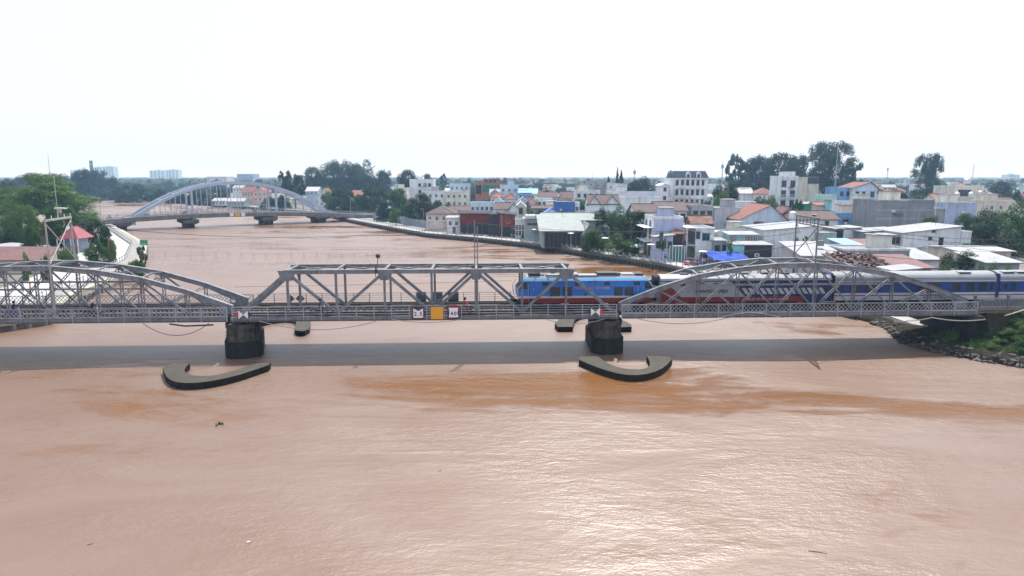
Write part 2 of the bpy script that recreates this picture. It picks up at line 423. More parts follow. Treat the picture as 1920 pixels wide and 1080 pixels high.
def railing_lattice(root, L_, t, n, x_off=0.0, zb=4.72, zt=5.66):
    st = L_ / n
    post = MB(); post.box(-.05, .05, -.06, .06, 4.14, zt + .04); post = post.mesh('railing_post', RAILST)
    bars = MB()
    for z in (zb, zt): bars.bar((x_off, t, z), (x_off + L_, t, z), .09, .07)
    bars.bar((x_off, t, zb - .12), (x_off + L_, t, zb - .12), .05, .05)
    obj('handrail', bars, RAILST, root)
    for i in range(n + 1): obj('railing_post', post, None, root, (x_off + i * st, t - .02 if t < 4 else t + .02, 0))
    lm = lattice_mesh(st, zt - zb)
    for i in range(n): obj('lattice_panel', lm, None, root, (x_off + i * st, t, zb))
def railing_bars(root, x0, x1, t, n, zb=4.72, zt=5.72):
    st = (x1 - x0) / n
    post = MB(); post.box(-.045, .045, -.05, .05, 4.2, zt); post = post.mesh('railing_post', RAILST)
    for i in range(n + 1): obj('railing_post', post, None, root, (x0 + i * st, t - .02 if t < 4 else t + .02, 0))
    for z in (zt, zt - .27, zt - .54, zt - .8):
        m = MB(); m.bar((x0, t, z), (x1, t, z), .06, .06 if z == zt else .045); obj('handrail', m, RAILST, root)

def floor_system(root, L_):
    for t0, t1 in ((T0 + .1, T1 - .25), (T2 + .25, T3 - .1)):
        m = MB(); m.box(0, L_, t0, t1, 4.55, 4.66); obj('walkway_deck', m, DECKC, root)
    for t in (T0, T3):
        m = MB(); ibeam(m, (0, t, 4.47), (L_, t, 4.47), .18, .30); obj('edge_beam', m, STEEL, root)
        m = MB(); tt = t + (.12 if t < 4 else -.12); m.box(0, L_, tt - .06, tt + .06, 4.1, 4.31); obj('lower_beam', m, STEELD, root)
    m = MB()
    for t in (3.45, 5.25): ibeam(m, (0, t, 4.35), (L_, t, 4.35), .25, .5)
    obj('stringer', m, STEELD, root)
    n = int(L_ / .66); sm = MB(); sm.box(-.12, .12, -1.2, 1.2, 4.6, 4.76); sm = sm.mesh('sleeper', WOOD)
    for i in range(n): obj('sleeper', sm, None, root, ((i + .5) * L_ / n, 4.35, 0))
    for t in (3.85, 4.85):
        m = MB(); m.bar((0, t, RAILZ - .05), (L_, t, RAILZ - .05), .08, .14); obj('rail', m, RAILM, root)
    bd = MB(); bd.box(0, L_, 2.08, 6.62, 4.50, 4.56); obj('deck_plate', bd, TRACK, root)
    pm = MB(); pm.box(0, L_, 2.35, 3.05, 4.62, 4.68); pm.box(0, L_, 5.65, 6.35, 4.62, 4.68); obj('track_plate', pm, mat('track_plate_steel', (.06, .055, .052), .7, 0, .3, 2, RUST, .5), root)

def bow_span(s0, P, zs, label, npanel):
    n = len(zs) - 1; L_ = P * n
    root = thing('truss_span', label, 'bridge span', B(s0, 0, 0), BA)
    floor_system(root, L_)
    zb = 4.5
    for ti, t in enumerate((T1, T2)):
        top = MB(); topplate = MB()
        for i in range(n):
            a = (i * P, t, zs[i] - .26); b_ = ((i + 1) * P, t, zs[i + 1] - .26)
            top.bar(a, b_, .42, .5); 
            topplate.bar((a[0], t, zs[i] + .012), (b_[0], t, zs[i + 1] + .012), .56, .035)
        obj('top_chord', top, STEEL, root); obj('chord_cover_plate', topplate, STEEL, root)
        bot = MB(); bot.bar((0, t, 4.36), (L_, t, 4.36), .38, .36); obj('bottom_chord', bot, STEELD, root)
        for e, sg in ((0, 1), (L_, -1)):
            m = MB(); m.hexa([(e, t - .17, 4.3), (e + sg * 1.5, t - .17, 4.3), (e + sg * 1.5, t + .17, 4.3), (e, t + .17, 4.3), (e, t - .17, zs[0] - .04), (e + sg * 1.3, t - .17, zs[0] + .38), (e + sg * 1.3, t + .17, zs[0] + .38), (e, t + .17, zs[0] - .04)])
            obj('end_gusset', m, STEEL, root)
        for i in range(1, n):
            m = MB(); laced(m, (i * P, t, zb + .2), (i * P, t, zs[i] - .4), .30, .05); obj('vertical', m, STEEL, root)
        for i in range(n):
            x0, x1 = i * P + .12, (i + 1) * P - .12; za, zc = zs[i] - .5, zs[i + 1] - .5
            if i > 0:
                m = MB(); m.bar((x0, t - .07, za), (x1 + .1, t - .07, zb + .2), .09, .20); obj('diagonal', m, STEEL, root)
            if i < n - 1:
                m = MB(); laced(m, (x0 - .1, t + .07, zb + .2), (x1, t + .07, zc), .24, .04); obj('diagonal', m, STEEL, root)
        st = MB(); st.bar((2 * P, t + (.14 if ti else -.14), 7.55), ((n - 2) * P, t + (.14 if ti else -.14), 7.55), .06, .2); obj('longitudinal_strut', st, STEEL, root)
    # overhead bracing, peaked cross frames between the chords
    for i in range(2, n - 1):
        m = MB(); x = i * P; z = zs[i] - .12; mid = (T1 + T2) / 2
        m.bar((x, T1, z), (x, mid, z + .22), .22, .16); m.bar((x, mid, z + .22), (x, T2, z), .22, .16)
        if i in (2, n - 2):
            m.bar((x, T1, z - .75), (x, T2, z - .75), .12, .12)
            for k in range(4):
                ya = T1 + (T2 - T1) * k / 4; yb = T1 + (T2 - T1) * (k + 1) / 4
                m.bar((x, ya, z if k % 2 else z - .75), (x, yb, z - .75 if k % 2 else z), .06, .06)
        obj('cross_strut', m, STEEL, root)
        if i < n - 2:
            x2 = x + P; z2 = zs[i + 1] - .2; m = MB()
            m.bar((x, T1, zs[i] - .2), (x2, T2, z2), .10, .12); m.bar((x, T2, zs[i] - .24), (x2, T1, z2 - .04), .10, .12)
            obj('lateral_brace', m, STEEL, root)
    railing_lattice(root, L_, T0, npanel); railing_lattice(root, L_, T3, npanel)
    return root
zr_ = [5.62, 7.36, 8.76, 9.5, 9.94, 9.97, 9.52, 8.77, 7.4, 5.66]
zl_ = [5.6, 7.4, 8.8, 9.62, 10.06, 10.08, 9.62, 8.8, 7.4, 5.6]
bow_span(12.14, 4.493, zr_, 'right bow-shaped grey truss span of the railway bridge, carrying the coaches', 15)
bow_span(-73.84, 4.79, zl_, 'left bow-shaped grey truss span of the railway bridge, ending at the quay', 16)

def flat_span():
    s0, s1 = -30.35, 11.75; L_ = s1 - s0; nodes = [0.35, 5.7, 11.0, 16.3, 21.5, 26.45, 31.55, 36.5, L_ - .35]
    root = thing('truss_span', 'flat-topped grey middle truss span of the railway bridge, with the signs', 'bridge span', B(s0, 0, 0), BA)
    floor_system(root, L_)
    zb, zt = 4.5, 9.48
    for t in (T1, T2):
        m = MB(); m.bar((nodes[1] - .3, t, zt - .22), (nodes[7] + .3, t, zt - .22), .42, .42); obj('top_chord', m, STEEL, root)
        m = MB(); m.bar((nodes[1] - .35, t, zt + .012), (nodes[7] + .35, t, zt + .012), .54, .03); obj('chord_cover_plate', m, STEEL, root)
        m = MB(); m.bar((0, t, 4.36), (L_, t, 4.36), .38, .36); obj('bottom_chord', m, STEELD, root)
        for i in range(1, 8):
            m = MB(); m.bar((nodes[i], t, zb + .2), (nodes[i], t, zt - .44), .24, .26); obj('vertical', m, STEEL, root)
        top = {1, 3, 5, 7}
        for i in range(8):
            up = (i + 1) in top
            xa, xb = nodes[i], nodes[i + 1]
            za, zc = (zb + .1, zt - .3) if up else (zt - .3, zb + .1)
            m = MB()
            if i in (0, 7):
                m.bar((xa, t, za), (xb, t, zc), .40, .36); nm = 'end_post'
            else:
                m.bar((xa, t - .14, za), (xb, t - .14, zc), .03, .30); m.bar((xa, t + .14, za), (xb, t + .14, zc), .03, .30)
                m.bar((xa, t, za), (xb, t, zc), .26, .22); nm = 'diagonal'
            obj(nm, m, STEEL, root)
        for i in top:
            e = .95 if i in (1, 7) else .75; m = MB()
            m.hexa([(nodes[i] - e * .6, t - .19, zt - 1.15), (nodes[i] + e * .6, t - .19, zt - 1.15), (nodes[i] + e * .6, t + .19, zt - 1.15), (nodes[i] - e * .6, t + .19, zt - 1.15),
                    (nodes[i] - e, t - .225, zt - .03), (nodes[i] + e, t - .225, zt - .03), (nodes[i] + e, t + .225, zt - .03), (nodes[i] - e, t + .225, zt - .03)])
            obj('gusset_plate', m, STEEL, root)
    for i in range(1, 8):
        x = nodes[i]; m = MB(); mid = (T1 + T2) / 2
        m.bar((x, T1 + .2, zt - .08), (x, T2 - .2, zt - .08), .30, .16)
        if i in (1, 7):
            m.bar((x, T1 + .2, zt - .7), (x, T2 - .2, zt - .7), .2, .16)
            m.bar((x, T1 + .1, zt - 1.7), (x, T1 + 1.1, zt - .75), .1, .1); m.bar((x, T2 - .1, zt - 1.7), (x, T2 - 1.1, zt - .75), .1, .1)
        obj('cross_strut', m, STEEL, root)
        if i < 7:
            x2 = nodes[i + 1]; m = MB(); xm = (x + x2) / 2
            m.bar((x, T1 + .2, zt - .16), (x2, T2 - .2, zt - .16), .14, .12); m.bar((x, T2 - .2, zt - .2), (x2, T1 + .2, zt - .2), .14, .12)
            m.bar((xm, mid - .3, zt - .1), (xm, mid + .3, zt - .1), .6, .03)
            obj('lateral_brace', m, STEEL, root)
    railing_bars(root, 0.2, L_ - .2, T0, 22); railing_bars(root, 0.2, L_ - .2, T3, 22)
    return root
flat_span()

# piers
def pier(s, label, w, skew):
    root = thing('bridge_pier', label, 'bridge pier', B(s, 4.35, 0), BA + math.radians(skew))
    def oval(hw, hl):
        out = []
        for k in range(9):
            a = -math.pi + math.pi * k / 8; out.append((hw * math.cos(a), -hl + hw * .75 * math.sin(a)))
        for k in range(9):
            a = math.pi * k / 8; out.append((hw * math.cos(a), hl + hw * .75 * math.sin(a)))
        return out
    m = MB(); m.prism(oval(w / 2 + .28, 3.0), -1.5, 1.75); obj('pier_footing', m, CONCW, root)
    m = MB(); m.prism(oval(w / 2 - .02, 2.9), 1.75, 3.25); obj('pier_shaft', m, CONC, root)
    m = MB(); m.prism(oval(w / 2 + .08, 3.0), 3.25, 3.75); obj('pier_cap', m, CONC, root)
    m = MB()
    for x in (-.9, .9):
        for y in (-2.5, 2.5): m.box(x - .45, x + .45, y - .4, y + .4, 3.75, 4.28)
    obj('bearing', m, STEELD, root)
    return root
pier(-30.45, 'dark weathered concrete pier under the left end of the flat-topped span', 3.4, 16)
pier(10.95, 'dark weathered concrete pier below the nose of the bow span', 3.1, -2.5)

# C-shaped pier guards
def smooth_loop(pts, corner=()):
    out = []; n = len(pts)
    for i in range(n):
        p0, p1, p2, p3 = (Vector(pts[(i + k) % n]) for k in (-1, 0, 1, 2))
        steps = 4
        for k in range(steps):
            t = k / steps
            if i in corner and (i + 1) % n in corner: q = p1.lerp(p2, t)
            else: q = p1.lerp(p2, t)
            out.append((q.x, q.y))
    return out
def chaikin(pts, hard, it=2):
    cur = [(p, i in hard) for i, p in enumerate(pts)]
    for _ in range(it):
        nx = []; n = len(cur)
        for i in range(n):
            (p, h), (q, _h) = cur[i], cur[(i + 1) % n]
            if h: nx.append((p, True))
            else: nx.append(((p[0] * .75 + q[0] * .25, p[1] * .75 + q[1] * .25), False)) if False else nx.append(((.5 * p[0] + .25 * (q[0] + cur[i - 1][0][0]), .5 * p[1] + .25 * (q[1] + cur[i - 1][0][1])), False))
            nx.append((((p[0] + q[0]) / 2, (p[1] + q[1]) / 2), False))
        cur = nx
    return [p for p, _ in cur]
def guard(poly, hard, label, z1=.66):
    pts = chaikin(poly, hard); cx = sum(p[0] for p in pts) / len(pts); cy = sum(p[1] for p in pts) / len(pts)
    a = sum(pts[i][0] * pts[(i + 1) % len(pts)][1] - pts[(i + 1) % len(pts)][0] * pts[i][1] for i in range(len(pts)))
    if a < 0: pts.reverse()
    loc = [(x - cx, y - cy) for x, y in pts]
    root = thing('pier_guard', label, 'pier guard', (cx, cy, 0))
    n = len(loc); side = MB(); side.add([(x, y, -1.2) for x, y in loc] + [(x, y, z1) for x, y in loc], [(i, (i + 1) % n, n + (i + 1) % n, n + i) for i in range(n)])
    obj('guard_side', side, FENDS, root)
    top = MB(); top.poly([(x, y, z1) for x, y in loc]); obj('guard_top', top, FENDT, root)
FL = [(-35.2, 66.6), (-34.9, 68.0), (-33.1, 68.0), (-32.9, 66.0), (-31.6, 63.7), (-29.2, 63.1), (-27.6, 64.4), (-26.9, 67.4), (-26.0, 68.5), (-24.9, 68.3), (-24.8, 67.3), (-26.0, 64.6), (-27.4, 61.9), (-30.0, 60.9), (-31.8, 61.4), (-33.6, 63.8)]
FR = [(7.0, 69.5), (7.3, 70.8), (9.2, 70.8), (9.7, 67.6), (11.2, 65.6), (13.3, 65.6), (14.4, 67.4), (14.4, 71.0), (16.7, 70.8), (16.9, 69.9), (15.6, 66.7), (13.6, 64.1), (11.6, 63.4), (9.9, 64.4), (8.1, 67.2)]
guard(FL, {0, 1, 2, 9, 10}, 'mossy C-shaped concrete guard in the water before the left pier')
guard(FR, {0, 1, 2, 7, 8, 9}, 'mossy C-shaped concrete guard in the water before the right pier')
guard([(x - .9, 83.2 + (68.2 - y) * 1.7) for x, y in FL], {0, 1, 2, 9, 10}, 'upstream concrete guard half hidden behind the left pier')
guard([(x - 1.4, 85.4 + (70.8 - y) * 1.7) for x, y in FR], {0, 1, 2, 7, 8, 9}, 'upstream concrete guard half hidden behind the right pier')

# ---------------------------------------------------------------- gantries and poles on the bridge
def gantry(s, sfar, zt, z0, label, m, lattice):
    root = thing('cable_gantry', label, 'gantry', B(s, 0, 0), BA)
    a, b_ = (0, .95, 0), (sfar - s, 7.75, 0)
    def lerp(t, z): return (a[0] + (b_[0] - a[0]) * t, a[1] + (b_[1] - a[1]) * t, z)
    for t in (0, 1):
        mm = MB(); mm.cyl(lerp(t, z0), lerp(t, zt + (.3 if not lattice else .1)), .11, .09, 8); obj('post', mm, m, root)
    mm = MB(); mm.bar(lerp(-.03, zt), lerp(1.03, zt), .16, .2)
    if lattice:
        mm.bar(lerp(0, zt - .85), lerp(1, zt - .85), .12, .14)
        for k in range(7): mm.bar(lerp(k / 6, zt - .85), lerp(k / 6, zt), .08, .08)
    obj('cross_beam', mm, m, root)
    zz = zt - (.9 if lattice else .3)
    for t0, t1 in ((0, 1), (1, 0)):
        mm = MB(); mm.bar(lerp(t0, zz), lerp(t1, 10.3), .08, .08); obj('cross_brace', mm, m, root)
    if not lattice:
        for k in range(5):
            mm = MB(); c = lerp(k / 4, zt + .1); mm.cyl(c, (c[0], c[1], c[2] + .35), .06, .04, 6); obj('insulator', mm, WHITE, root)
        mm = MB(); c = lerp(.5, zt + .1); mm.bar(c, (c[0], c[1], c[2] + 4.6), .05, .05); obj('aerial_mast', mm, WIREL, root)
    return root
PALEW = mat('weathered_timber', (.38, .36, .33), .85, 0, .2, 2)
gantry(-49.3, -50.6, 15.0, 4.66, 'weathered pale gantry with crossed braces standing over the left span', PALEW, False)
gantry(34.0, 34.7, 15.0, 4.66, 'grey steel lattice gantry with crossed braces over the right span', mat('gantry_steel', (.17, .175, .19), .6, 0, .2, 1.0, RUST, .5), True)
root = thing('cable_pole', 'tall thin twin-legged pole rising from the middle span railing', 'pole', B(-3.9, 1.35, 4.66), BA)
m = MB(); m.bar((-.14, 0, 0), (-.14, 0, 10.3), .12, .12); m.bar((.16, 0, 0), (.16, 0, 9.6), .12, .12)
for k in range(12): m.bar((-.14, 0, .6 + k * .8), (.16, 0, .6 + k * .8), .05, .06)
obj('pole_shaft', m, mat('rusty_pole', (.26, .24, .23), .7, 0, .25, 1.2, RUST, .9), root)
m = MB(); m.bar((-.3, 0, 8.6), (.9, 0, 8.6), .08, .08); obj('cross_arm', m, STEELD, root)
# lamp on the top chord
root = thing('bridge_lamp', 'small black lamp on a bent stalk above the middle span chord', 'lamp', B(-14.7, 1.85, 9.0), BA)
m = MB(); m.tube([(-.25, -.25, -.3), (-.25, -.25, 1.0), (-.15, -.25, .2), (-.05, -.25, .9), (.05, -.25, 1.9)], .04, 5); obj('stalk', m, BLACK, root)
m = MB(); m.lathe([(.02, 1.75), (.24, 1.85), (.24, 2.15), (.1, 2.28)], 8, c=(.06, -.25)); obj('lamp_head', m, BLACK, root)

# ---------------------------------------------------------------- signs on the bridge
MAROON = mat('maroon_sign_paint', (.09, .022, .028), .5, 0, .15, 2)
SIGNW = mat('sign_white', (.80, .80, .83), .5, 0, .03, 1)
SIGNY = mat('sign_yellow', (.80, .36, .02), .5, 0, .08, 2, (.5, .25, .05), .4)
SIGNR = mat('sign_red', (.55, .03, .04), .5, 0, .1, 2)
SIGNK = mat('sign_black', (.012, .012, .02), .5)
def flatpoly(pts, y0, y1):
    m = MB(); n = len(pts)
    m.add([(x, y0, z) for x, z in pts] + [(x, y1, z) for x, z in pts], [tuple(range(n)), tuple(range(2 * n - 1, n - 1, -1))] + [(i, n + i, n + (i + 1) % n, (i + 1) % n) for i in range(n)])
    return m
def board_sign(s, w, h, zc, label, face, facem, border, words=None, wsize=.6, wmat=None, t=-.2):
    root = thing('height_sign' if words else 'board_sign', label, 'sign', B(s, t, zc), BA)
    if border:
        m = MB(); m.box(-w / 2, w / 2, -.03, .05, -h / 2, h / 2); obj('sign_board', m, border, root)
    obj('sign_face', flatpoly(face, -.05, -.031), facem, root)
    for k_, ch_ in enumerate(words or ''): obj('digit', text_mesh(ch_, wsize, wmat or SIGNK, bold=.012), None, root, ((-.3, .0, .3)[k_] if len(words) == 3 else (-.19, .19)[k_], -.058, -.1 if ch_ != '.' else -.13))
    m = MB()
    for x in (-w * .3, w * .3): m.box(x - .04, x + .04, .05, .14, -h / 2 - .15, h / 2 + .1)
    obj('bracket', m, STEELD, root)
    return root
board_sign(-10.2, 1.28, 1.38, 4.98, 'maroon-framed white sign reading 2.5 on the bridge railing', [(-.52, .52), (-.52, -.52), (.52, -.52), (.52, .52), (0, .22)], SIGNW, MAROON, '2.5', .62)
board_sign(-8.17, 1.34, 1.36, 4.95, 'plain orange-yellow square board on the bridge railing', [(-.66, .66), (-.66, -.66), (.66, -.66), (.66, .66)], SIGNY, mat('ochre_edge', (.4, .2, .03), .6))
sg = board_sign(-6.38, 1.3, 1.38, 4.98, 'maroon-framed waisted white sign reading 40 with red strip on top', [(-.52, .56), (-.42, 0), (-.52, -.5), (.52, -.5), (.42, 0), (.52, .56)], SIGNW, MAROON, '40', .6)
m = MB(); m.box(-.28, .34, -.06, .04, .72, .9); obj('red_strip', m, SIGNR, sg)
def bow_sign(s, flip, label):
    root = thing('pier_marker', label, 'sign', B(s, -.24, 4.95), BA)
    f = -1 if flip else 1
    obj('white_triangle', flatpoly([(-.5, .45), (-.5, -.45), (0, 0)], -.05, -.02), SIGNW, root)
    obj('white_triangle', flatpoly([(.5, -.45), (.5, .45), (0, 0)], -.05, -.02), SIGNW, root)
    obj('red_tip', flatpoly([(-.52 * f, .40), (-.92 * f, .05), (-.52 * f, -.42)][::f], -.05, -.02), SIGNR, root)
    obj('dark_tip', flatpoly([(.52 * f, -.42), (.92 * f, .05), (.52 * f, .40)][::f], -.05, -.02), mat('sign_navy', (.02, .04, .06), .5), root)
    m = MB(); m.box(-.5, .5, .0, .05, .1, .17); m.box(-.5, .5, .0, .05, -.3, -.23)
    for x in (-.35, .35): m.box(x - .03, x + .03, .05, .12, -.9, .5)
    obj('sign_frame', m, STEELD, root)
bow_sign(-28.9, False, 'white bow-tie pier marker with red point on its outer left side')
bow_sign(9.15, True, 'white bow-tie pier marker with red point on its right side')
# boards on the far railing seen from behind
DARKB = mat('board_back_brown', (.07, .038, .03), .7, 0, .25, 2, RUST, .6)
for i, (s, lab) in enumerate(((-10.7, 'brown slatted board back nearest the tall maroon 2.5 sign, first of three'), (-8.7, 'brown slatted board back across the track from the yellow square'), (-6.75, 'brown slatted board back crossed by a diagonal near the 40 sign'))):
    root = thing('board_sign', lab, 'sign', B(s, T3 + .12, 5.0), BA)
    m = MB(); m.box(-.62, .62, 0, .05, -.5, .8); obj('sign_board', m, DARKB, root)
    for k in range(4):
        m = MB(); m.box(-.62, .62, -.05, 0, -.4 + k * .33, -.32 + k * .33); obj('batten', m, STEELD, root)
for s, lab in ((-26.35, 'left of two dark diamond marker boards on the far railing'), (-25.2, 'larger right one of two dark diamond marker boards on the far railing')):
    root = thing('diamond_marker', lab, 'sign', B(s, T3 + .1, 5.1), BA)
    e = .48 if s < -26 else .55
    obj('sign_board', flatpoly([(-e, 0), (0, -e), (e, 0), (0, e)], 0, .04), DARKB, root)
    m = MB(); m.box(-.04, .04, -.04, 0, -.9, e * .8); obj('bracket', m, STEELD, root)
# ---------------------------------------------------------------- the train
def paint(n, c, r=.35, stain=(.05, .045, .04), s=.3): return mat(n, c, r, 0, .08, .7, stain, s)
TBLUE = paint('loco_blue', (.014, .15, .52)); TLBLUE = paint('loco_light_blue', (.06, .34, .68)); TRED = paint('train_red', (.21, .014, .01)); TWHITE = paint('train_white', (.46, .47, .50))
TROOF = mat('train_roof', (.26, .275, .30), .5, 0, .1, .5, (.2, .19, .18), .5); TNAVY = paint('coach_navy', (.008, .022, .10)); TBLK = mat('bogie_black', (.012, .011, .011), .8, 0, .4, 2)
TSILV = paint('wagon_silver', (.34, .35, .375)); TGOLD = mat('gold_letters', (.45, .26, .13), .5); CBLUE = paint('coach_blue', (.008, .038, .20)); GRILLE = mat('grille_dark', (.025, .027, .035), .6, 0, .2, 3)
TZ = RAILZ
def hx(mb, z0, z1, h0, h1, a0, a1, b0, b1, m=0):
    mb.hexa([(a0, -h0, z0), (b0, -h0, z0), (b0, h0, z0), (a0, h0, z0), (a1, -h1, z1), (b1, -h1, z1), (b1, h1, z1), (a1, h1, z1)], m)
def bogie(root, x, wb=2.4, axles=2):
    m = MB(); e = wb / 2 + .55
    for sy in (-1, 1):
        m.box(x - e, x + e, sy * .95 - .1, sy * .95 + .1, TZ + .35, TZ + .62)
        for k in range(axles):
            xx = x - wb / 2 + wb * k / (axles - 1); m.box(xx - .2, xx + .2, sy * 1.05 - .1, sy * 1.05 + .1, TZ + .2, TZ + .6)
    m.box(x - .3, x + .3, -.95, .95, TZ + .3, TZ + .6); b_ = obj('bogie', m, TBLK, root)
    w_ = MB()
    w_.cyl((0, -.62, 0), (0, -.49, 0), .43, .43, 14); w_.cyl((0, .49, 0), (0, .62, 0), .43, .43, 14); w_.cyl((0, -.5, 0), (0, .5, 0), .08, .08, 8); w_ = w_.mesh('wheelset', RAILM)
    for k in range(axles): obj('wheelset', w_, None, b_, (x - wb / 2 + wb * k / (axles - 1), 0, TZ + .43))
pane_c = {}
def win(root, x, z, w_, h_, y=-1.43, frame=TBLK, glass=GLASS, name='window', fw=.05):
    k = (round(w_, 2), round(h_, 2), frame.name, glass.name, fw)
    if k not in pane_c:
        m = MB(); a, b_ = w_ / 2, h_ / 2
        m.box(-a, a, -.03, .02, b_ - fw, b_); m.box(-a, a, -.03, .02, -b_, -b_ + fw); m.box(-a, -a + fw, -.03, .02, -b_ + fw, b_ - fw); m.box(a - fw, a, -.03, .02, -b_ + fw, b_ - fw)
        p = MB(); p.box(-a + fw, a - fw, -.012, .02, -b_ + fw, b_ - fw)
        pane_c[k] = (m.mesh('window_frame', frame), p.mesh('pane', glass))
    f = obj(name, pane_c[k][0], None, root, (x, y, z)); obj('pane', pane_c[k][1], None, f); return f
def lettering(root, s, size, m, x, z, y=-1.436, sx=1.0, bold=0.0):
    return obj('lettering', text_mesh(s, size, m, sx=sx, bold=bold), None, root, (x, y, z))

# locomotive, x runs 0..16.1 to the right
lo = thing('locomotive', 'blue and red diesel locomotive with white roof leading the train', 'locomotive', B(.35, 4.35, 0), BA)
m = MB(); hx(m, 5.38, 5.95, 1.40, 1.42, .75, .45, 15.75, 16.0); obj('underframe', m, TRED, lo)
m = MB(); hx(m, 5.95, 6.2, 1.422, 1.422, .45, .32, 16.0, 16.1); obj('white_band', m, TWHITE, lo)
m = MB(); hx(m, 6.2, 6.95, 1.42, 1.42, .32, .28, 16.1, 16.14); hx(m, 6.95, 7.9, 1.42, 1.42, .28, .95, 16.14, 15.5); obj('body', m, TBLUE, lo)
m = MB(); hx(m, 7.9, 7.98, 1.44, 1.44, .93, .98, 15.52, 15.47); obj('white_trim', m, TWHITE, lo)
m = MB(); hx(m, 7.98, 8.18, 1.42, 1.24, .98, 1.12, 15.47, 15.3); obj('roof_shoulder', m, TLBLUE, lo)
m = MB(); hx(m, 8.18, 8.4, 1.23, 1.0, 1.12, 1.35, 15.3, 15.1); hx(m, 8.4, 8.5, 1.0, .55, 1.35, 1.6, 15.1, 14.8); obj('roof', m, TROOF, lo)
for x in (3.2, 6.95, 10.25, 13.65): win(lo, x + .35, 7.6, .66, .36, fw=.04)
for x, w_ in ((4.1, 1.15), (5.55, 1.05), (11.45, 1.0), (12.65, 1.0)):
    mm = MB(); mm.box(0, w_, -1.45, -1.42, 6.18, 7.2); gr = obj('grille', mm, GRILLE, lo, (x, 0, 0))
    sm = MB()
    for k in range(9): sm.box(.04, w_ - .04, -1.475, -1.45, 6.24 + k * .105, 6.29 + k * .105)
    obj('slat_bank', sm, mat('slat_grey', (.06, .065, .08), .5), gr)
def doorp(root, x, z0, z1, w_, m_, y=-1.43):
    mm = MB(); mm.box(0, .03, y - .02, y + .02, z0, z1); mm.box(w_ - .03, w_, y - .02, y + .02, z0, z1); mm.box(.03, w_ - .03, y - .02, y + .02, z1 - .03, z1)
    d_ = obj('door', mm, m_, root, (x, 0, 0)); h_ = MB(); h_.box(w_ * .75, w_ * .82, y - .04, y - .02, (z0 + z1) / 2 - .1, (z0 + z1) / 2 + .1); obj('handle', h_, TWHITE, d_); return d_
doorp(lo, 1.75, 6.2, 7.85, .62, mat('door_line', (.01, .06, .2), .5)); doorp(lo, 14.35, 6.2, 7.85, .62, MATS['door_line'])
f = flatpoly([(.62, 7.02), (1.5, 7.02), (1.5, 7.78), (1.12, 7.78)], -1.445, -1.42); obj('cab_window', f, GLASS, lo)
f = flatpoly([(14.95, 7.02), (15.85, 7.02), (15.35, 7.78), (14.95, 7.78)], -1.445, -1.42); obj('cab_window', f, GLASS, lo)
m = MB(); m.hexa([(.30, -1.2, 7.04), (.34, -1.2, 7.0), (.34, 1.2, 7.0), (.30, 1.2, 7.04), (.80, -1.15, 7.8), (.86, -1.15, 7.8), (.86, 1.15, 7.8), (.80, 1.15, 7.8)]); obj('windscreen', m, GLASS, lo)
m = MB(); m.hexa([(16.1, -1.2, 7.0), (16.14, -1.2, 7.04), (16.14, 1.2, 7.04), (16.1, 1.2, 7.0), (15.56, -1.15, 7.8), (15.64, -1.15, 7.8), (15.64, 1.15, 7.8), (15.56, 1.15, 7.8)]); obj('windscreen', m, GLASS, lo)
f = flatpoly([(.40, 6.1), (.52, 6.1), (.46, 7.0), (1.1, 7.85), (.98, 7.85), (.34, 7.0)], -1.44, -1.42); obj('white_trim', f, TWHITE, lo)
f = flatpoly([(15.9, 6.1), (16.02, 6.1), (16.08, 7.0), (15.5, 7.85), (15.38, 7.85), (15.98, 7.0)], -1.44, -1.42); obj('white_trim', f, TWHITE, lo)
for y in (-.9, .9):
    m = MB(); m.cyl((.27, y, 6.55), (.20, y, 6.55), .13, .13, 10); obj('headlight', m, WHITE, lo)
m = MB()
for y in (-1.35, 1.35):
    m.tube([(.2, y, 6.1), (-.05, y, 6.5), (-.05, y, 7.2), (.35, y, 7.75)], .03, 5); m.tube([(1.62, y * 1.07, 5.6), (1.62, y * 1.07, 7.5)], .025, 5); m.tube([(14.2, y * 1.07, 5.6), (14.2, y * 1.07, 7.3)], .025, 5)
obj('handrail', m, TWHITE, lo)
m = MB(); m.hexa([(.1, -1.2, 5.0), (.4, -1.2, 5.0), (.4, 1.2, 5.0), (.1, 1.2, 5.0), (.3, -1.3, 5.38), (.9, -1.3, 5.38), (.9, 1.3, 5.38), (.3, 1.3, 5.38)]); obj('snow_plough', m, TBLK, lo).name = 'cowcatcher'
m = MB(); m.box(-.3, .4, -.2, .2, 5.35, 5.65); m.box(15.9, 16.6, -.2, .2, 5.35, 5.65); obj('coupler', m, TBLK, lo)
for x0, x1, h in ((1.7, 3.0, .26), (5.2, 6.6, .1), (9.6, 11.8, .26), (11.8, 12.25, .2), (13.9, 14.9, .16)):
    m = MB(); m.box(x0, x1, -.9, .9, 8.38, 8.38 + h + .1); obj('roof_hatch' if h < .2 else 'fan_housing', m, GRILLE if h > .11 else TWHITE, lo)
for x0, x1 in ((2.9, 3.5), (6.9, 7.4), (12.4, 13.9)):
    m = MB(); m.box(x0, x1, -.85, .85, 8.36, 8.6); obj('roof_hatch', m, TROOF, lo)
m = MB(); m.cyl((3.75, -1.17, 8.28), (5.35, -1.17, 8.28), .02, .02, 4); 
m = MB(); m.box(3.7, 5.4, -1.02, -.98, 8.42, 8.55); m.box(3.7, 3.76, -1.02, .2, 8.42, 8.55); m.box(5.34, 5.4, -1.02, .2, 8.42, 8.55); obj('roof_frame', m, GRILLE, lo)
m = MB(); m.box(6.3, 9.6, -1.06, -.6, 8.36, 8.47); obj('roof_louvre', m, GRILLE, lo)
m = MB(); m.box(6.4, 9.9, -1.15, 1.15, TZ + .25, 5.38); obj('fuel_tank', m, TBLK, lo)
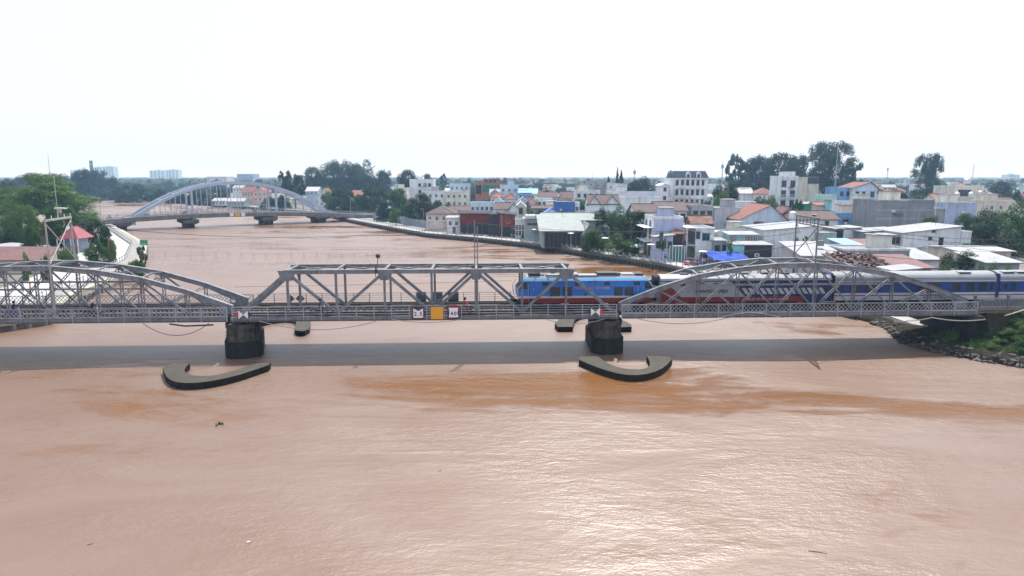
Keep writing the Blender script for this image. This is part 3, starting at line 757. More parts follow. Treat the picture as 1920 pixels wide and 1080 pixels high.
m = MB(); m.cyl((8.15, -1.46, 6.35), (8.15, -1.42, 6.35), .13, .13, 10); obj('filler_cap', m, SIGNK, lo)
m = MB(); m.box(8.35, 8.8, -1.44, -1.42, 7.73, 7.86); m.box(9.05, 9.5, -1.44, -1.42, 7.73, 7.86); obj('vent', m, GRILLE, lo)
bogie(lo, 3.0, 3.4, 3); bogie(lo, 13.1, 3.4, 3)
lettering(lo, 'ĐƯỜNG SẮT VIỆT NAM', .38, TGOLD, 8.9, 7.08, bold=.008)
lettering(lo, 'VSR', .17, TWHITE, 9.0, 6.76); lettering(lo, 'D19E', .2, TWHITE, 8.9, 6.5)

# generator wagon
def arch_roof(mb, L_, z0, z1, hw, x0=0.0, n=8):
    prof = [(-hw * math.cos(math.pi * k / n), z0 + (z1 - z0) * math.sin(math.pi * k / n) ** .8) for k in range(n + 1)]
    vs = [(x0, y, z) for y, z in prof] + [(x0 + L_, y, z) for y, z in prof]; k = n + 1
    mb.add(vs, [(i, k + i, k + i + 1, i + 1) for i in range(n)] + [tuple(range(k)), tuple(range(2 * k - 1, k - 1, -1))])
ge = thing('generator_wagon', 'silver, red and navy generator wagon with slanted white stripes behind the locomotive', 'railway wagon', B(17.05, 4.35, 0), BA)
m = MB(); m.box(.1, 20.1, -1.40, 1.40, 5.32, 7.8); obj('body', m, TSILV, ge)
m = MB(); arch_roof(m, 20.0, 7.8, 8.42, 1.42, .1); obj('roof', m, TROOF, ge, smooth=False)
m = MB(); m.box(.1, 20.1, -1.425, 1.425, 7.74, 7.84); obj('gutter', m, TNAVY, ge)
yy = (-1.412, -1.40)
obj('red_panel', flatpoly([(.1, 5.9), (2.55, 5.9), (1.7, 6.8), (1.0, 7.3), (.1, 7.3)], *yy), TRED, ge)
obj('red_band', flatpoly([(.1, 5.32), (16.9, 5.32), (16.9, 5.95), (.1, 5.95)], -1.417, -1.40), TRED, ge)
obj('navy_panel', flatpoly([(12.6 - 2.6, 5.95), (20.1, 5.95), (20.1, 7.74), (8.2, 7.74)], *yy), TNAVY, ge)
obj('navy_band', flatpoly([(16.9, 5.32), (20.1, 5.32), (20.1, 5.95), (16.9, 5.95)], *yy), TNAVY, ge)
for k in range(15):
    x = 9.55 + k * .69
    if x + .9 < 20: obj('white_stripe', flatpoly([(x + .45, 6.25), (x + .9, 6.25), (x + .42, 6.95), (x - .03, 6.95)], -1.42, -1.412), TWHITE, ge)
for x in (2.7, 6.2, 9.7): pass
for x in (2.65, 4.9, 6.45): win(ge, x, 7.42, .62, .3, -1.413, fw=.04)
lettering(ge, 'THARAVICO EXPRESS', .5, TNAVY, 6.0, 6.6, -1.418, .8, .014)
lettering(ge, 'ĐƯỜNG SẮT VIỆT NAM - VIETNAM RAILWAYS', .26, TWHITE, 12.4, 5.64, -1.424, 1.0, .006)
for x in (3.1, 10.2, 12.7, 15.0):
    m = MB(); m.box(x - .45, x + .45, -.4, .4, 8.36, 8.54); obj('roof_vent', m, GRILLE, ge)
for x in (7.6, 8.8, 11.2, 13.5, 16.2, 17.6):
    m = MB(); m.tube([(x - .4, -1.0, 8.05), (x - .2, -.75, 8.34), (x + .2, -.75, 8.34), (x + .4, -1.0, 8.05)], .03, 4); obj('roof_handle', m, TROOF, ge)
m = MB(); m.cyl((.35, 0, 7.75), (-.5, 0, 7.75), .62, .62, 14); obj('gangway', m, TBLK, ge)
m = MB(); m.box(20.1, 20.5, -1.3, 1.3, 5.6, 8.3); obj('gangway', m, TBLK, ge)
m = MB(); m.cyl((19.6, 0, 7.75), (20.55, 0, 7.75), .9, .9, 16); obj('gangway', m, TNAVY, ge)
m = MB(); m.box(4.5, 15.5, -1.2, 1.2, TZ + .1, 5.32); obj('underframe', m, TBLK, ge)
m = MB(); m.box(-.6, .2, -.15, .15, 5.3, 5.6); obj('coupler', m, TBLK, ge)
bogie(ge, 2.9); bogie(ge, 17.3)

# passenger coaches
def coach(s, label, plan, hatch, words):
    c = thing('passenger_coach', label, 'railway coach', B(s, 4.35, 0), BA)
    m = MB(); m.box(.1, 19.3, -1.40, 1.40, 5.42, 6.28); obj('lower_body', m, TWHITE, c)
    m = MB(); m.box(.1, 19.3, -1.405, 1.405, 6.28, 7.55); obj('body', m, CBLUE, c)
    m = MB(); m.box(.1, 19.3, -1.41, 1.41, 7.55, 7.78); obj('upper_band', m, TWHITE, c)
    m = MB(); m.box(.1, 19.3, -1.416, 1.416, 7.72, 7.76); obj('red_line', m, TRED, c)
    m = MB(); m.box(.1, 19.3, -1.408, 1.408, 5.92, 6.04); obj('red_stripe', m, TRED, c)
    m = MB(); arch_roof(m, 19.2, 7.78, 8.62, 1.43, .1, 10); obj('roof', m, TROOF, c)
    m = MB(); m.box(.1, 19.3, -1.46, -1.36, 7.98, 8.02); obj('gutter', m, TROOF, c)
    for x, w_, h_ in plan: win(c, x, 6.93, w_, h_, -1.408, frame=TWHITE if False else GRILLE, fw=.07)
    for x in hatch:
        m = MB(); m.box(x, x + 1.5, -1.0, .6, 8.3, 8.62); obj('roof_unit', m, TROOF, c)
        m = MB(); m.hexa([(x + .15, -1.03, 8.36), (x + 1.3, -1.03, 8.36), (x + 1.3, -.99, 8.36), (x + .15, -.99, 8.36), (x + .15, -1.03, 8.56), (x + 1.3, -1.03, 8.56), (x + 1.3, -.99, 8.56), (x + .15, -.99, 8.56)]); obj('roof_grille', m, GRILLE, c)
    m = MB(); m.box(19.3, 19.75, -1.35, 1.35, 5.6, 8.45); obj('gangway', m, TNAVY, c)
    m = MB(); m.box(-.1, .1, -1.2, 1.2, 5.6, 8.3); obj('gangway', m, TBLK, c)
    m = MB(); m.box(4.5, 14.5, -1.2, 1.2, TZ + .15, 5.42); obj('underframe', m, TBLK, c)
    bogie(c, 2.7); bogie(c, 16.7)
    lettering(c, words, .3, TNAVY, 12.3, 5.68, -1.412, 1.0, .006)
    return c
plan1 = [(.75, .5, .7), (2.45, 1.05, 1.05), (4.3, 1.05, 1.05), (10.5, .95, 1.05), (12.1, .95, 1.05), (14.6, 1.0, 1.05), (16.25, 1.0, 1.05), (17.75, .95, 1.05), (18.85, .45, .95)]
coach(37.4, 'blue and white passenger coach at the right end of the bridge', plan1, (15.0,), 'ĐƯỜNG SẮT VIỆT NAM')
plan2 = [(.75, .5, .7), (1.75, .55, 1.0), (3.6, 1.0, 1.05), (5.4, 1.0, 1.05), (7.2, 1.0, 1.05), (9.0, 1.0, 1.05), (11, 1.0, 1.05), (13, 1.0, 1.05), (15, 1.0, 1.05), (17, 1.0, 1.05)]
coach(57.1, 'blue and white passenger coach cut off by the right edge of the photo', plan2, (.6, 2.3), 'ĐƯỜNG SẮT VIỆT NAM')
# ---------------------------------------------------------------- road arch bridge upstream
AO = Vector((-143, 255.6, 0)); AA = math.radians(37.6)
ARCHP = mat('arch_paint', (.40, .46, .58), .5, 0, .08, .5, (.2, .2, .22), .3)
DECKG = mat('deck_concrete', (.20, .195, .185), .85, 0, .2, .5, (.07, .065, .06), .7)
PIERC = mat('arch_pier_concrete', (.12, .11, .10), .9, 0, .3, .6, (.03, .028, .026), .7)
arch = thing('arch_bridge', 'pale blue steel arch road bridge crossing the river upstream', 'bridge', AO, AA)
def dz(s): return max(2.7, 5.5 - (s - 33) ** 2 * .0007)
def az(s):
    u = abs(s - 39.5) / 39.5; return 3.4 + 14.5 * (1 - u ** 2.15)
TA0, TA1 = 0.0, 9.6
for t in (TA0, TA1):
    m = MB(); N_ = 34
    for k in range(N_):
        a, b_ = 79 * k / N_, 79 * (k + 1) / N_
        ex = 1.0 + .5 * max(0, (abs(a - 39.5) - 33) / 6.5)
        m.bar((a, t, az(a) - .5), (b_, t, az(b_) - .5), .95, 1.15 * ex)
    obj('arch_rib', m, ARCHP, arch)
    for e, sg in ((0, 1), (79, -1)):
        m = MB(); m.hexa([(e - sg * 1.0, t - .6, 1.9), (e + sg * 2.2, t - .6, 1.9), (e + sg * 2.2, t + .6, 1.9), (e - sg * 1.0, t + .6, 1.9), (e - sg * 3.2, t - .5, 4.3), (e + sg * 1.6, t - .5, 5.4), (e + sg * 1.6, t + .5, 5.4), (e - sg * 3.2, t + .5, 4.3)])
        obj('arch_foot', m, ARCHP, arch)
    hs = MB(); hs.box(-.11, .11, -.11, .11, 0, 1); hs = hs.mesh('hanger', ARCHP)
    for k in range(1, 19):
        s = 1.0 + k * 3.86
        if s > 76: break
        z0 = dz(s) - .3; z1 = az(s) - 1
        if z1 > z0 + .4: obj('hanger', hs, None, arch, (s, t, z0), scale=(1, 1, z1 - z0))
    for s in (22.4, 55.2):
        m = MB(); m.box(s - .32, s + .32, t - .3, t + .3, 3.0, az(s) - .9); obj('column', m, ARCHP, arch)
for s in (12, 17, 23, 29, 35, 40, 45, 51, 57, 63, 68):
    m = MB(); m.bar((s, TA0, az(s) - .4), (s, TA1, az(s) - .4), .45, .5); obj('cross_brace', m, ARCHP, arch)
for a, b_ in ((12, 23), (23, 35), (45, 57), (57, 68)):
    m = MB(); m.bar((a, TA0, az(a) - .45), (b_, TA1, az(b_) - .45), .2, .2); m.bar((a, TA1, az(a) - .47), (b_, TA0, az(b_) - .47), .2, .2); obj('cross_brace', m, ARCHP, arch)
def deck_seg(a, b_):
    m = MB(); n_ = max(1, int((b_ - a) / 4))
    for k in range(n_):
        p, q = a + (b_ - a) * k / n_, a + (b_ - a) * (k + 1) / n_
        m.hexa([(p, -1.2, dz(p) - 1.7), (q, -1.2, dz(q) - 1.7), (q, 10.8, dz(q) - 1.7), (p, 10.8, dz(p) - 1.7), (p, -1.5, dz(p)), (q, -1.5, dz(q)), (q, 11.1, dz(q)), (p, 11.1, dz(p))])
    obj('deck_girder', m, DECKG, arch)
    r = MB()
    for k in range(n_):
        p, q = a + (b_ - a) * k / n_, a + (b_ - a) * (k + 1) / n_
        r.hexa([(p, 1.0, dz(p) + .01), (q, 1.0, dz(q) + .01), (q, 8.6, dz(q) + .01), (p, 8.6, dz(p) + .01), (p, 1.0, dz(p) + .03), (q, 1.0, dz(q) + .03), (q, 8.6, dz(q) + .03), (p, 8.6, dz(p) + .03)])
    obj('carriageway', r, mat('bridge_asphalt', (.07, .07, .072), .9, 0, .2, .3), arch)
    for t in (-1.4, 11.0):
        h = MB()
        for k in range(n_):
            p, q = a + (b_ - a) * k / n_, a + (b_ - a) * (k + 1) / n_
            for zz in (1.05, .6): h.bar((p, t, dz(p) + zz), (q, t, dz(q) + zz), .09, .09)
        obj('handrail', h, RAILST, arch)
        ps = MB(); ps.box(-.07, .07, -.07, .07, 0, 1.1); ps = ps.mesh('railing_post', RAILST)
        for k in range(int((b_ - a) / 2.2) + 1):
            s = a + k * 2.2; obj('railing_post', ps, None, arch, (s, t, dz(s)))
for a, b_ in ((-42, -2), (-2, 21.4), (21.4, 52), (52, 77.5), (77.5, 112)): deck_seg(a, b_)
for s, w_ in ((-1.9, 1.4), (21.4, 1.7), (52, 2.0), (75.2, 2.2)):
    m = MB(); m.hexa([(s - w_, -.4, 1.4), (s + w_, -.4, 1.4), (s + w_, 10, 1.4), (s - w_, 10, 1.4), (s - w_ - 1.2, -1.0, 2.0), (s + w_ + 1.2, -1.0, 2.0), (s + w_ + 1.2, 10.6, 2.0), (s - w_ - 1.2, 10.6, 2.0)])
    m.box(s - w_ - 1.2, s + w_ + 1.2, -1.0, 10.6, 2.0, 3.2 if s < 70 else 2.5); obj('pier_cap', m, PIERC, arch)
    for t in (.6, 7.6):
        m = MB(); m.box(s - w_ * .8, s + w_ * .8, t - .4, t + 1.9, -1.5, 1.4); obj('pier_column', m, CONCW, arch)
for k, (s, c, l) in enumerate(((36.6, SIGNW, 'small white clearance board at the left on the arch bridge girder'), (38.8, SIGNY, 'small orange board in the middle of the arch bridge girder'), (41.0, SIGNW, 'small white board at the right of the orange one on the arch bridge girder'))):
    c_ = AO + Matrix.Rotation(AA, 3, 'Z') @ Vector((s, -1.62, dz(s) - .75))
    sg = thing('board_sign', l, 'sign', c_, AA)
    m = MB(); m.box(-.75 if k != 1 else -1.0, .75 if k != 1 else 1.0, -.04, .04, -.7, .7); obj('sign_board', m, c, sg)
    m = MB(); m.box(-.6, .6, .04, .1, -.05, .05); obj('bracket', m, STEELD, sg)
def AW(s, t, z): return AO + Matrix.Rotation(AA, 3, 'Z') @ Vector((s, t, z))

def lamp_post(loc, h, label, group=None, arm=1.6, head=True, rz=0, m=None):
    r = thing('street_lamp', label, 'street lamp', loc, rz, group)
    p = MB(); p.cyl((0, 0, 0), (0, 0, h), .11, .07, 6); p.tube([(0, 0, h), (.4, 0, h + .35), (arm, 0, h + .5)], .05, 5); obj('pole', p, m or RAILST, r)
    hd = MB(); hd.box(arm - .1, arm + .7, -.13, .13, h + .44, h + .58); obj('lamp_head', hd, m or RAILST, r)
    return r
LP = [(-22, 'street lamp on the left approach of the arch bridge, by the big tree'), (-9, 'street lamp at the left foot of the arch bridge'), (88, 'street lamp on the right approach of the arch bridge'), (104, 'street lamp at the end of the arch bridge right approach')]
for s, l in LP: lamp_post(AW(s, -1.2, dz(s)), 7.5, l, rz=AA + math.pi / 2)

# ---------------------------------------------------------------- near right bank
BSH = [(47.7, 93.6), (48.9, 90.5), (48.6, 86), (47.2, 81.5), (46.9, 78.9), (47.6, 75.6), (49.2, 72.8), (51.2, 70.5), (53.4, 68.4), (58, 63), (68, 52), (95, 25), (140, -40)]
BSL = lerp_line(BSH, 1.2); 
offs = [(0, -.9), (.1, .25), (.9, .75), (2.0, .95), (4.0, 1.15), (6.2, 1.9), (8.2, 3.0), (10.5, 3.8), (14, 4.1), (22, 4.15), (45, 4.1), (160, 4.0)]
m = MB(); W_ = len(offs)
def bank_pt(x, y, o, z):
    px, py = x + o * .96, y + o * .22
    dz_ = .28 * noise.noise((px * .5, py * .5, 0)) + .12 * noise.noise((px * 1.7, py * 1.7, 3))
    return (px, py, z + (dz_ if .5 < o < 60 else 0))
for x, y in BSL:
    for o, z in offs: m.v.append(bank_pt(x, y, o, z))
for i in range(len(BSL) - 1):
    for j in range(W_ - 1): m.f.append((i * W_ + j, i * W_ + j + 1, (i + 1) * W_ + j + 1, (i + 1) * W_ + j)); m.m.append(0)
# the far flank steps down to the town ground
x, y = BSL[0]
for j in range(W_ - 1):
    a = m.v[j]; b_ = m.v[j + 1]; m.poly([(a[0] , a[1] + 5.5, .6), (b_[0], b_[1] + 5.5, .6), b_, a])
tag(obj('bank', m, MUD, smooth=True), kind='structure')
e = MB()
def Bp(s, t, z): v = B(s, t, z); return (v.x, v.y, v.z)
for s0, s1 in ((53.2, 90), (90, 220)):
    e.hexa([Bp(s0, -2.2, .2), Bp(s1, -2.2, .2), Bp(s1, 15, .2), Bp(s0, 15, .2), Bp(s0, -.6, 4.5), Bp(s1, -.6, 4.5), Bp(s1, 9.4, 4.5), Bp(s0, 9.4, 4.5)])
tag(obj('railway_embankment', e, MUD), kind='structure')
tr = MB(); tr.hexa([Bp(52.6, 2.4, 4.5), Bp(220, 2.4, 4.5), Bp(220, 6.3, 4.5), Bp(52.6, 6.3, 4.5), Bp(52.6, 2.9, 4.72), Bp(220, 2.9, 4.72), Bp(220, 5.8, 4.72), Bp(52.6, 5.8, 4.72)])
tag(obj('track_bed', tr, TRACK), kind='structure')
r_ = thing('railway_track', 'railway track running off the bridge onto the right embankment', 'railway track', B(52.6, 4.35, 0), BA)
for t in (-.5, .5):
    mm = MB(); mm.bar((0, t, RAILZ - .05), (160, t, RAILZ - .05), .08, .14); obj('rail', mm, RAILM, r_)
ab = thing('bridge_abutment', 'dark weathered concrete abutment under the right end of the bridge', 'abutment', B(52.4, 4.35, 0), BA)
m = MB(); m.hexa([(-.6, -4.6, .2), (3, -4.6, .2), (3, 4.6, .2), (-.6, 4.6, .2), (0, -4.6, 4.0), (3, -4.6, 4.0), (3, 4.6, 4.0), (0, 4.6, 4.0)]); obj('abutment_wall', m, CONCW, ab)
m = MB(); m.box(-.4, 1.2, -4.8, 4.8, 3.6, 4.1); obj('bearing_shelf', m, CONC, ab)
m = MB(); m.hexa([(1.2, -4.9, .2), (4.4, -4.9, .2), (4.4, -4.62, .2), (1.2, -4.62, .2), (1.2, -4.9, 4.1), (4.4, -4.9, 2.6), (4.4, -4.62, 2.6), (1.2, -4.62, 4.1)]); obj('wing_wall', m, CONCW, ab)
# left-hand end support hidden under the left span
ab = thing('bridge_abutment', 'dark quay-side support under the left end of the bridge', 'abutment', B(-66, 4.35, 0), BA)
m = MB(); m.box(-9, .5, -4.0, 4.4, -.8, 3.9); obj('abutment_wall', m, CONCW, ab)

# picket fence and low rails beside the coaches
pf = thing('picket_fence', 'grey steel picket fence in front of the coaches on the right embankment', 'fence', B(53.0, 1.1, 4.5), BA)
pk = MB(); pk.box(-.025, .025, -.02, .02, .1, 1.55); pk = pk.mesh('picket', RAILST)
for k in range(150): obj('picket', pk, None, pf, (k * .16, 0, 0))
for z in (.25, 1.3):
    m = MB(); m.box(0, 24, .02, .06, z, z + .06); obj('fence_rail', m, RAILST, pf)
for k in range(7):
    m = MB(); m.box(k * 3.9 - .13, k * 3.9 + .13, -.1, .1, -.2, 1.75); obj('fence_post', m, STEELD, pf)
ar = thing('approach_railing', 'low rusty pipe railing on the right approach beyond the bridge end', 'railing', B(52.7, -.2, 4.3), BA)
for z in (.15, .5, .85):
    m = MB(); m.box(0, 24, -.03, .03, z, z + .05); obj('handrail', m, mat('rusty_rail', (.22, .15, .13), .7, 0, .2, 2, RUST, .7), ar)
for k in range(13):
    m = MB(); m.box(k * 2 - .04, k * 2 + .04, -.04, .04, -.3, .9); obj('railing_post', m, MATS['rusty_rail'], ar)

# rubble stones along the water's edge
STONE = mat('rubble_stone', (.055, .05, .045), .9, 0, .5, 2.0, (.2, .19, .17), .25, .5, 3, sscale=.8)
STONEL = mat('pale_rubble', (.16, .15, .135), .9, 0, .3, 2.0, (.1, .09, .08), .6)
rv = thing('stone_revetment', 'dark line of dumped rubble stones edging the right bank', 'rubble bank', (47, 80, 0))
protos = []
for k in range(7):
    bm = MB(); pts = []
    import bmesh
    b2 = bmesh.new(); bmesh.ops.create_icosphere(b2, subdivisions=1, radius=.5)
    for v in b2.verts:
        v.co *= .72 + .5 * R.random(); v.co.z *= .7
    me = bpy.data.meshes.new('stone'); b2.to_mesh(me); b2.free(); me.materials.append(STONE if k < 6 else STONEL); protos.append(me)
cnt = 0
for x, y in lerp_line(BSH[1:10], .28):
    for k in range(3 if cnt < 280 else 0):
        o = R.uniform(-.25, 1.7); s = R.uniform(.35, .95)
        q = bank_pt(x, y, o, 0)
        st = obj('stone', R.choice(protos), None, rv, (q[0] - 47 + R.uniform(-.2, .2), q[1] - 80 + R.uniform(-.2, .2), .05 + .45 * max(0, o) * .9 + R.uniform(-.1, .2)), R.uniform(0, 6), scale=(s * R.uniform(.8, 1.5), s, s * R.uniform(.6, 1)))
        cnt += 1
        if cnt > 290: break
# low edging boards and stakes
sk = thing('stake_fence', 'row of dark wooden stakes with edge boards at the waterline, right bank', 'stake row', (48, 74, 0))
for k, (x, y) in enumerate(lerp_line(BSH[4:10], 1.1)):
    m = MB(); m.cyl((x - 48.25, y - 74.1, -.5), (x - 48.3, y - 74.15, .75 + .25 * R.random()), .07, .06, 6); obj('stake', m, BLACK, sk)
# flat pale slab by the abutment
sl = MB(); sl.prism([(50.2, 90.5), (50.4, 84), (53.2, 80.5), (55.4, 82), (55, 91)], .7, 1.32); tag(obj('concrete_apron', sl, CONCL), 'pale muddy concrete apron beneath the right bridge end', 'apron')
dr = thing('drain_slab', 'small tilted pale concrete slab at the water by the stakes', 'slab', (52.3, 71.0, .35), .6)
m = MB(); m.hexa([(-.8, -.4, 0), (.8, -.4, 0), (.8, -.2, 0), (-.8, -.2, 0), (-.7, .0, .55), (.8, .1, .65), (.8, .25, .65), (-.7, .15, .55)]); obj('slab_body', m, CONC, dr)

# hanging cables and hose under the bridge
def cable(label, pts, r, m, name='cable', cat='cable', n=5):
    p0 = pts[0]; mb = MB(); P = [Vector(p) - Vector(p0) for p in pts]
    mb.tube(P, r, n); o = obj(name, mb, m, None, p0, smooth=True); tag(o, label, cat); USED.add(label); return o
def sag(a, b_, d, n=14):
    a = Vector(a); b_ = Vector(b_); return [a.lerp(b_, k / n) - Vector((0, 0, d * 4 * (k / n) * (1 - k / n))) for k in range(n + 1)]
cable('thin dark cable sagging below the left span beside the pier', sag(B(-39.6, -.15, 4.1), B(-32.6, -.15, 4.05), 1.35), .035, WIRE)
cable('pale cable drooping under the left half of the middle span', sag(B(-27.3, -.15, 4.25), B(-14.5, -.15, 4.2), 1.0), .045, WIREL)
cable('pale cable hanging under the signs of the middle span', sag(B(-13.0, -.18, 4.3), B(-5.5, -.18, 4.25), .35), .04, WIREL)
cable('pale cable slung under the right half of the middle span', sag(B(3.6, -.15, 4.2), B(10.2, -.15, 4.15), .55), .04, WIREL)
cable('grey cable drooping under the first panels of the right span', sag(B(13.6, -.15, 4.2), B(24.8, -.15, 4.35), .75), .045, WIREL)
cable('pale hose laid over the middle of the right span edge beam', [B(22.8, -.2, 4.15), B(24.6, -.2, 4.55), B(26.2, -.2, 4.75), B(27.9, -.2, 4.6), B(30.2, -.2, 4.1)], .05, WIREL, 'hose', 'hose')
cable('long pale hose swinging from the bridge end up to the right bank bushes', sag(B(47.2, -.3, 4.0), B(58.6, -.8, 5.4), .95), .07, mat('hose_yellow', (.5, .47, .36), .6), 'hose', 'hose')
cable('pale hose sagging beneath the right end of the bow span', sag(B(42.8, -.3, 3.6), B(47.2, -.3, 4.0), .15), .06, MATS['hose_yellow'], 'hose', 'hose')
cable('loose dark pipe hung under the left span next to the pier', [B(-36.8, -.1, 4.0), B(-35.2, -.1, 3.75), B(-32.2, -.1, 3.85)], .09, BLACK, 'pipe', 'pipe')
# looped telecom cable over the river, upstream of the bridge
la, lb = atY(262, 470, 118), atY(735, 472, 118)
lc = thing('looped_cable', 'pair of thin wires with a row of hanging loops across the river', 'cable', la)
d = lb - la
m = MB(); m.tube([p - la for p in sag(la + Vector((0, 0, 1.2)), lb + Vector((0, 0, .8)), .25)], .035, 4); obj('upper_wire', m, WIREL, lc)
m = MB(); m.tube([p - la for p in sag(la, lb, .3)], .035, 4); obj('lower_wire', m, WIREL, lc)
m = MB(); nl = 20
for k in range(nl):
    a = d * (k / nl); b_ = d * ((k + 1) / nl); m.tube([a.lerp(b_, q / 8) + Vector((0, 0, -.25 - 2.3 * (1 - (2 * q / 8 - 1) ** 2) ** .6)) for q in range(9)], .02, 4)
obj('cable_loops', m, WIREL, lc)
for k, (p, q, sg_, l) in enumerate(((B(-3.9, 1.5, 14.6), B(34, .95, 15.0), 1.2, 'thin wire from the tall pole to the steel gantry'), (B(-49.3, .95, 15.1), B(-3.9, 1.5, 14.4), 1.6, 'thin wire from the timber gantry to the tall pole'), (atY(440, 538, 100), atY(960, 526, 104), .1, 'thin wire low over the river behind the middle span'))):
    cable(l, sag(p, q, sg_), .022, WIRE)
# ---------------------------------------------------------------- houses
TRED_ = mat('tile_red', (.21, .088, .070), .85, 0, .25, .8, (.2, .1, .08), .6, ribs=('X', 1.6)); TBRN = mat('tile_brown', (.115, .078, .078), .85, 0, .25, .8, (.08, .06, .05), .6, ribs=('X', 1.6))
TORG = mat('tile_orange', (.27, .115, .07), .85, 0, .2, .8, (.2, .09, .06), .5, ribs=('X', 1.6)); TMAR = mat('tin_maroon', (.15, .055, .055), .6, 0, .2, .5, (.25, .18, .15), .4, ribs=('X', 2.5))
TINW = mat('tin_white', (.33, .345, .36), .55, 0, .22, .3, (.19, .15, .125), .65, ribs=('X', 2.2)); TING = mat('tin_pale_green', (.27, .31, .295), .5, 0, .18, .4, (.2, .18, .15), .6, ribs=('X', 2.2))
TINS = mat('tin_grey', (.22, .235, .25), .5, 0, .15, .4, (.25, .18, .14), .5, ribs=('X', 2.2)); TINB = mat('tin_blue', (.22, .40, .62), .5, 0, .1, .4, ribs=('X', 2.2)); SLATE = mat('slate_blue', (.09, .11, .16), .7, 0, .2, .5, ribs=('X', 2))
RUSTY = mat('tin_rust', (.17, .08, .055), .85, 0, .5, .7, (.35, .32, .3), .5, ribs=('X', 2.2))
def wallm(n, c, s=.75): return mat('wall_' + n, c, .9, 0, .12, .25, tuple(x * y for x, y in zip(c, (.46, .45, .44))), s, sscale=.17, spec=.2)
WW = wallm('white', (.70, .72, .75)); WB = wallm('pale_blue', (.50, .62, .74)); WBL = wallm('blue', (.20, .38, .62)); WNV = wallm('deep_blue', (.06, .15, .38)); WLI = wallm('lilac', (.42, .47, .64)); WGR = wallm('grey', (.36, .37, .40), .6)
WBE = wallm('beige', (.62, .55, .48)); WPK = wallm('pink', (.66, .45, .40)); WTE = wallm('teal', (.28, .52, .52)); WRE = wallm('cafe_red', (.21, .05, .04)); WGN = wallm('sage', (.34, .42, .41)); WCR = wallm('cream', (.68, .65, .58)); WBK = wallm('raw_brick', (.34, .17, .13)); WDK = wallm('dark_grey', (.05, .05, .055)); WRAW = wallm('raw_concrete', (.26, .27, .30), .7); WAQ = wallm('aqua', (.28, .60, .62)); WMINT = wallm('mint', (.45, .60, .55))
FRW = mat('frame_white', (.7, .7, .72), .5); FRD = mat('frame_dark', (.09, .08, .08), .5); FRT = mat('frame_teal', (.08, .28, .30), .5)
wc = {}
def wmesh(w_, h_, fr, mull=True):
    k = (round(w_, 1), round(h_, 1), fr.name, mull)
    if k not in wc:
        w_, h_ = k[0], k[1]; a = w_ / 2; f = .09; m = MB()
        m.box(-a, a, -.07, .02, h_ - f, h_); m.box(-a, -a + f, -.07, .02, 0, h_ - f); m.box(a - f, a, -.07, .02, 0, h_ - f); m.box(-a - .08, a + .08, -.14, .02, -.1, 0); m.box(-a - .1, a + .1, -.3, .02, h_ + .05, h_ + .13)
        if mull: m.box(-.03, .03, -.06, .02, 0, h_ - f); m.box(-a + f, a - f, -.055, .02, h_ * .62, h_ * .62 + .05)
        p = MB(); p.box(-a + f, a - f, -.025, .015, .0, h_ - f)
        wc[k] = (m.mesh('window', fr), p.mesh('pane', GLASS))
    return wc[k]
def window(root, x, y, z, w_=1.1, h_=1.3, fr=None, side='f', name='window'):
    a, b_ = wmesh(w_, h_, fr or FRW); rz = 0 if side == 'f' else (-math.pi / 2 if side == 'l' else math.pi / 2)
    o = obj(name, a, None, root, (x, y, z), rz); obj('pane', b_, None, o); return o
def door(root, x, y, w_=1.0, h_=2.2, m_=None, side='f'):
    rz = 0 if side == 'f' else -math.pi / 2
    m = MB(); m.box(-w_ / 2, w_ / 2, -.06, .02, 0, h_); o = obj('door', m, m_ or FRD, root, (x, y, 0), rz)
    h = MB(); h.box(w_ * .3, w_ * .38, -.1, -.06, h_ * .45, h_ * .55); obj('handle', h, FRW, o); return o
def slab(mb, pts, th):   # roof plate with thickness
    n = len(pts); mb.add([tuple(p) for p in pts] + [(p[0], p[1], p[2] - th) for p in pts], [tuple(range(n)), tuple(range(2 * n - 1, n - 1, -1))] + [(i, n + i, n + (i + 1) % n, (i + 1) % n) for i in range(n)])
LM = []; FOOT = []
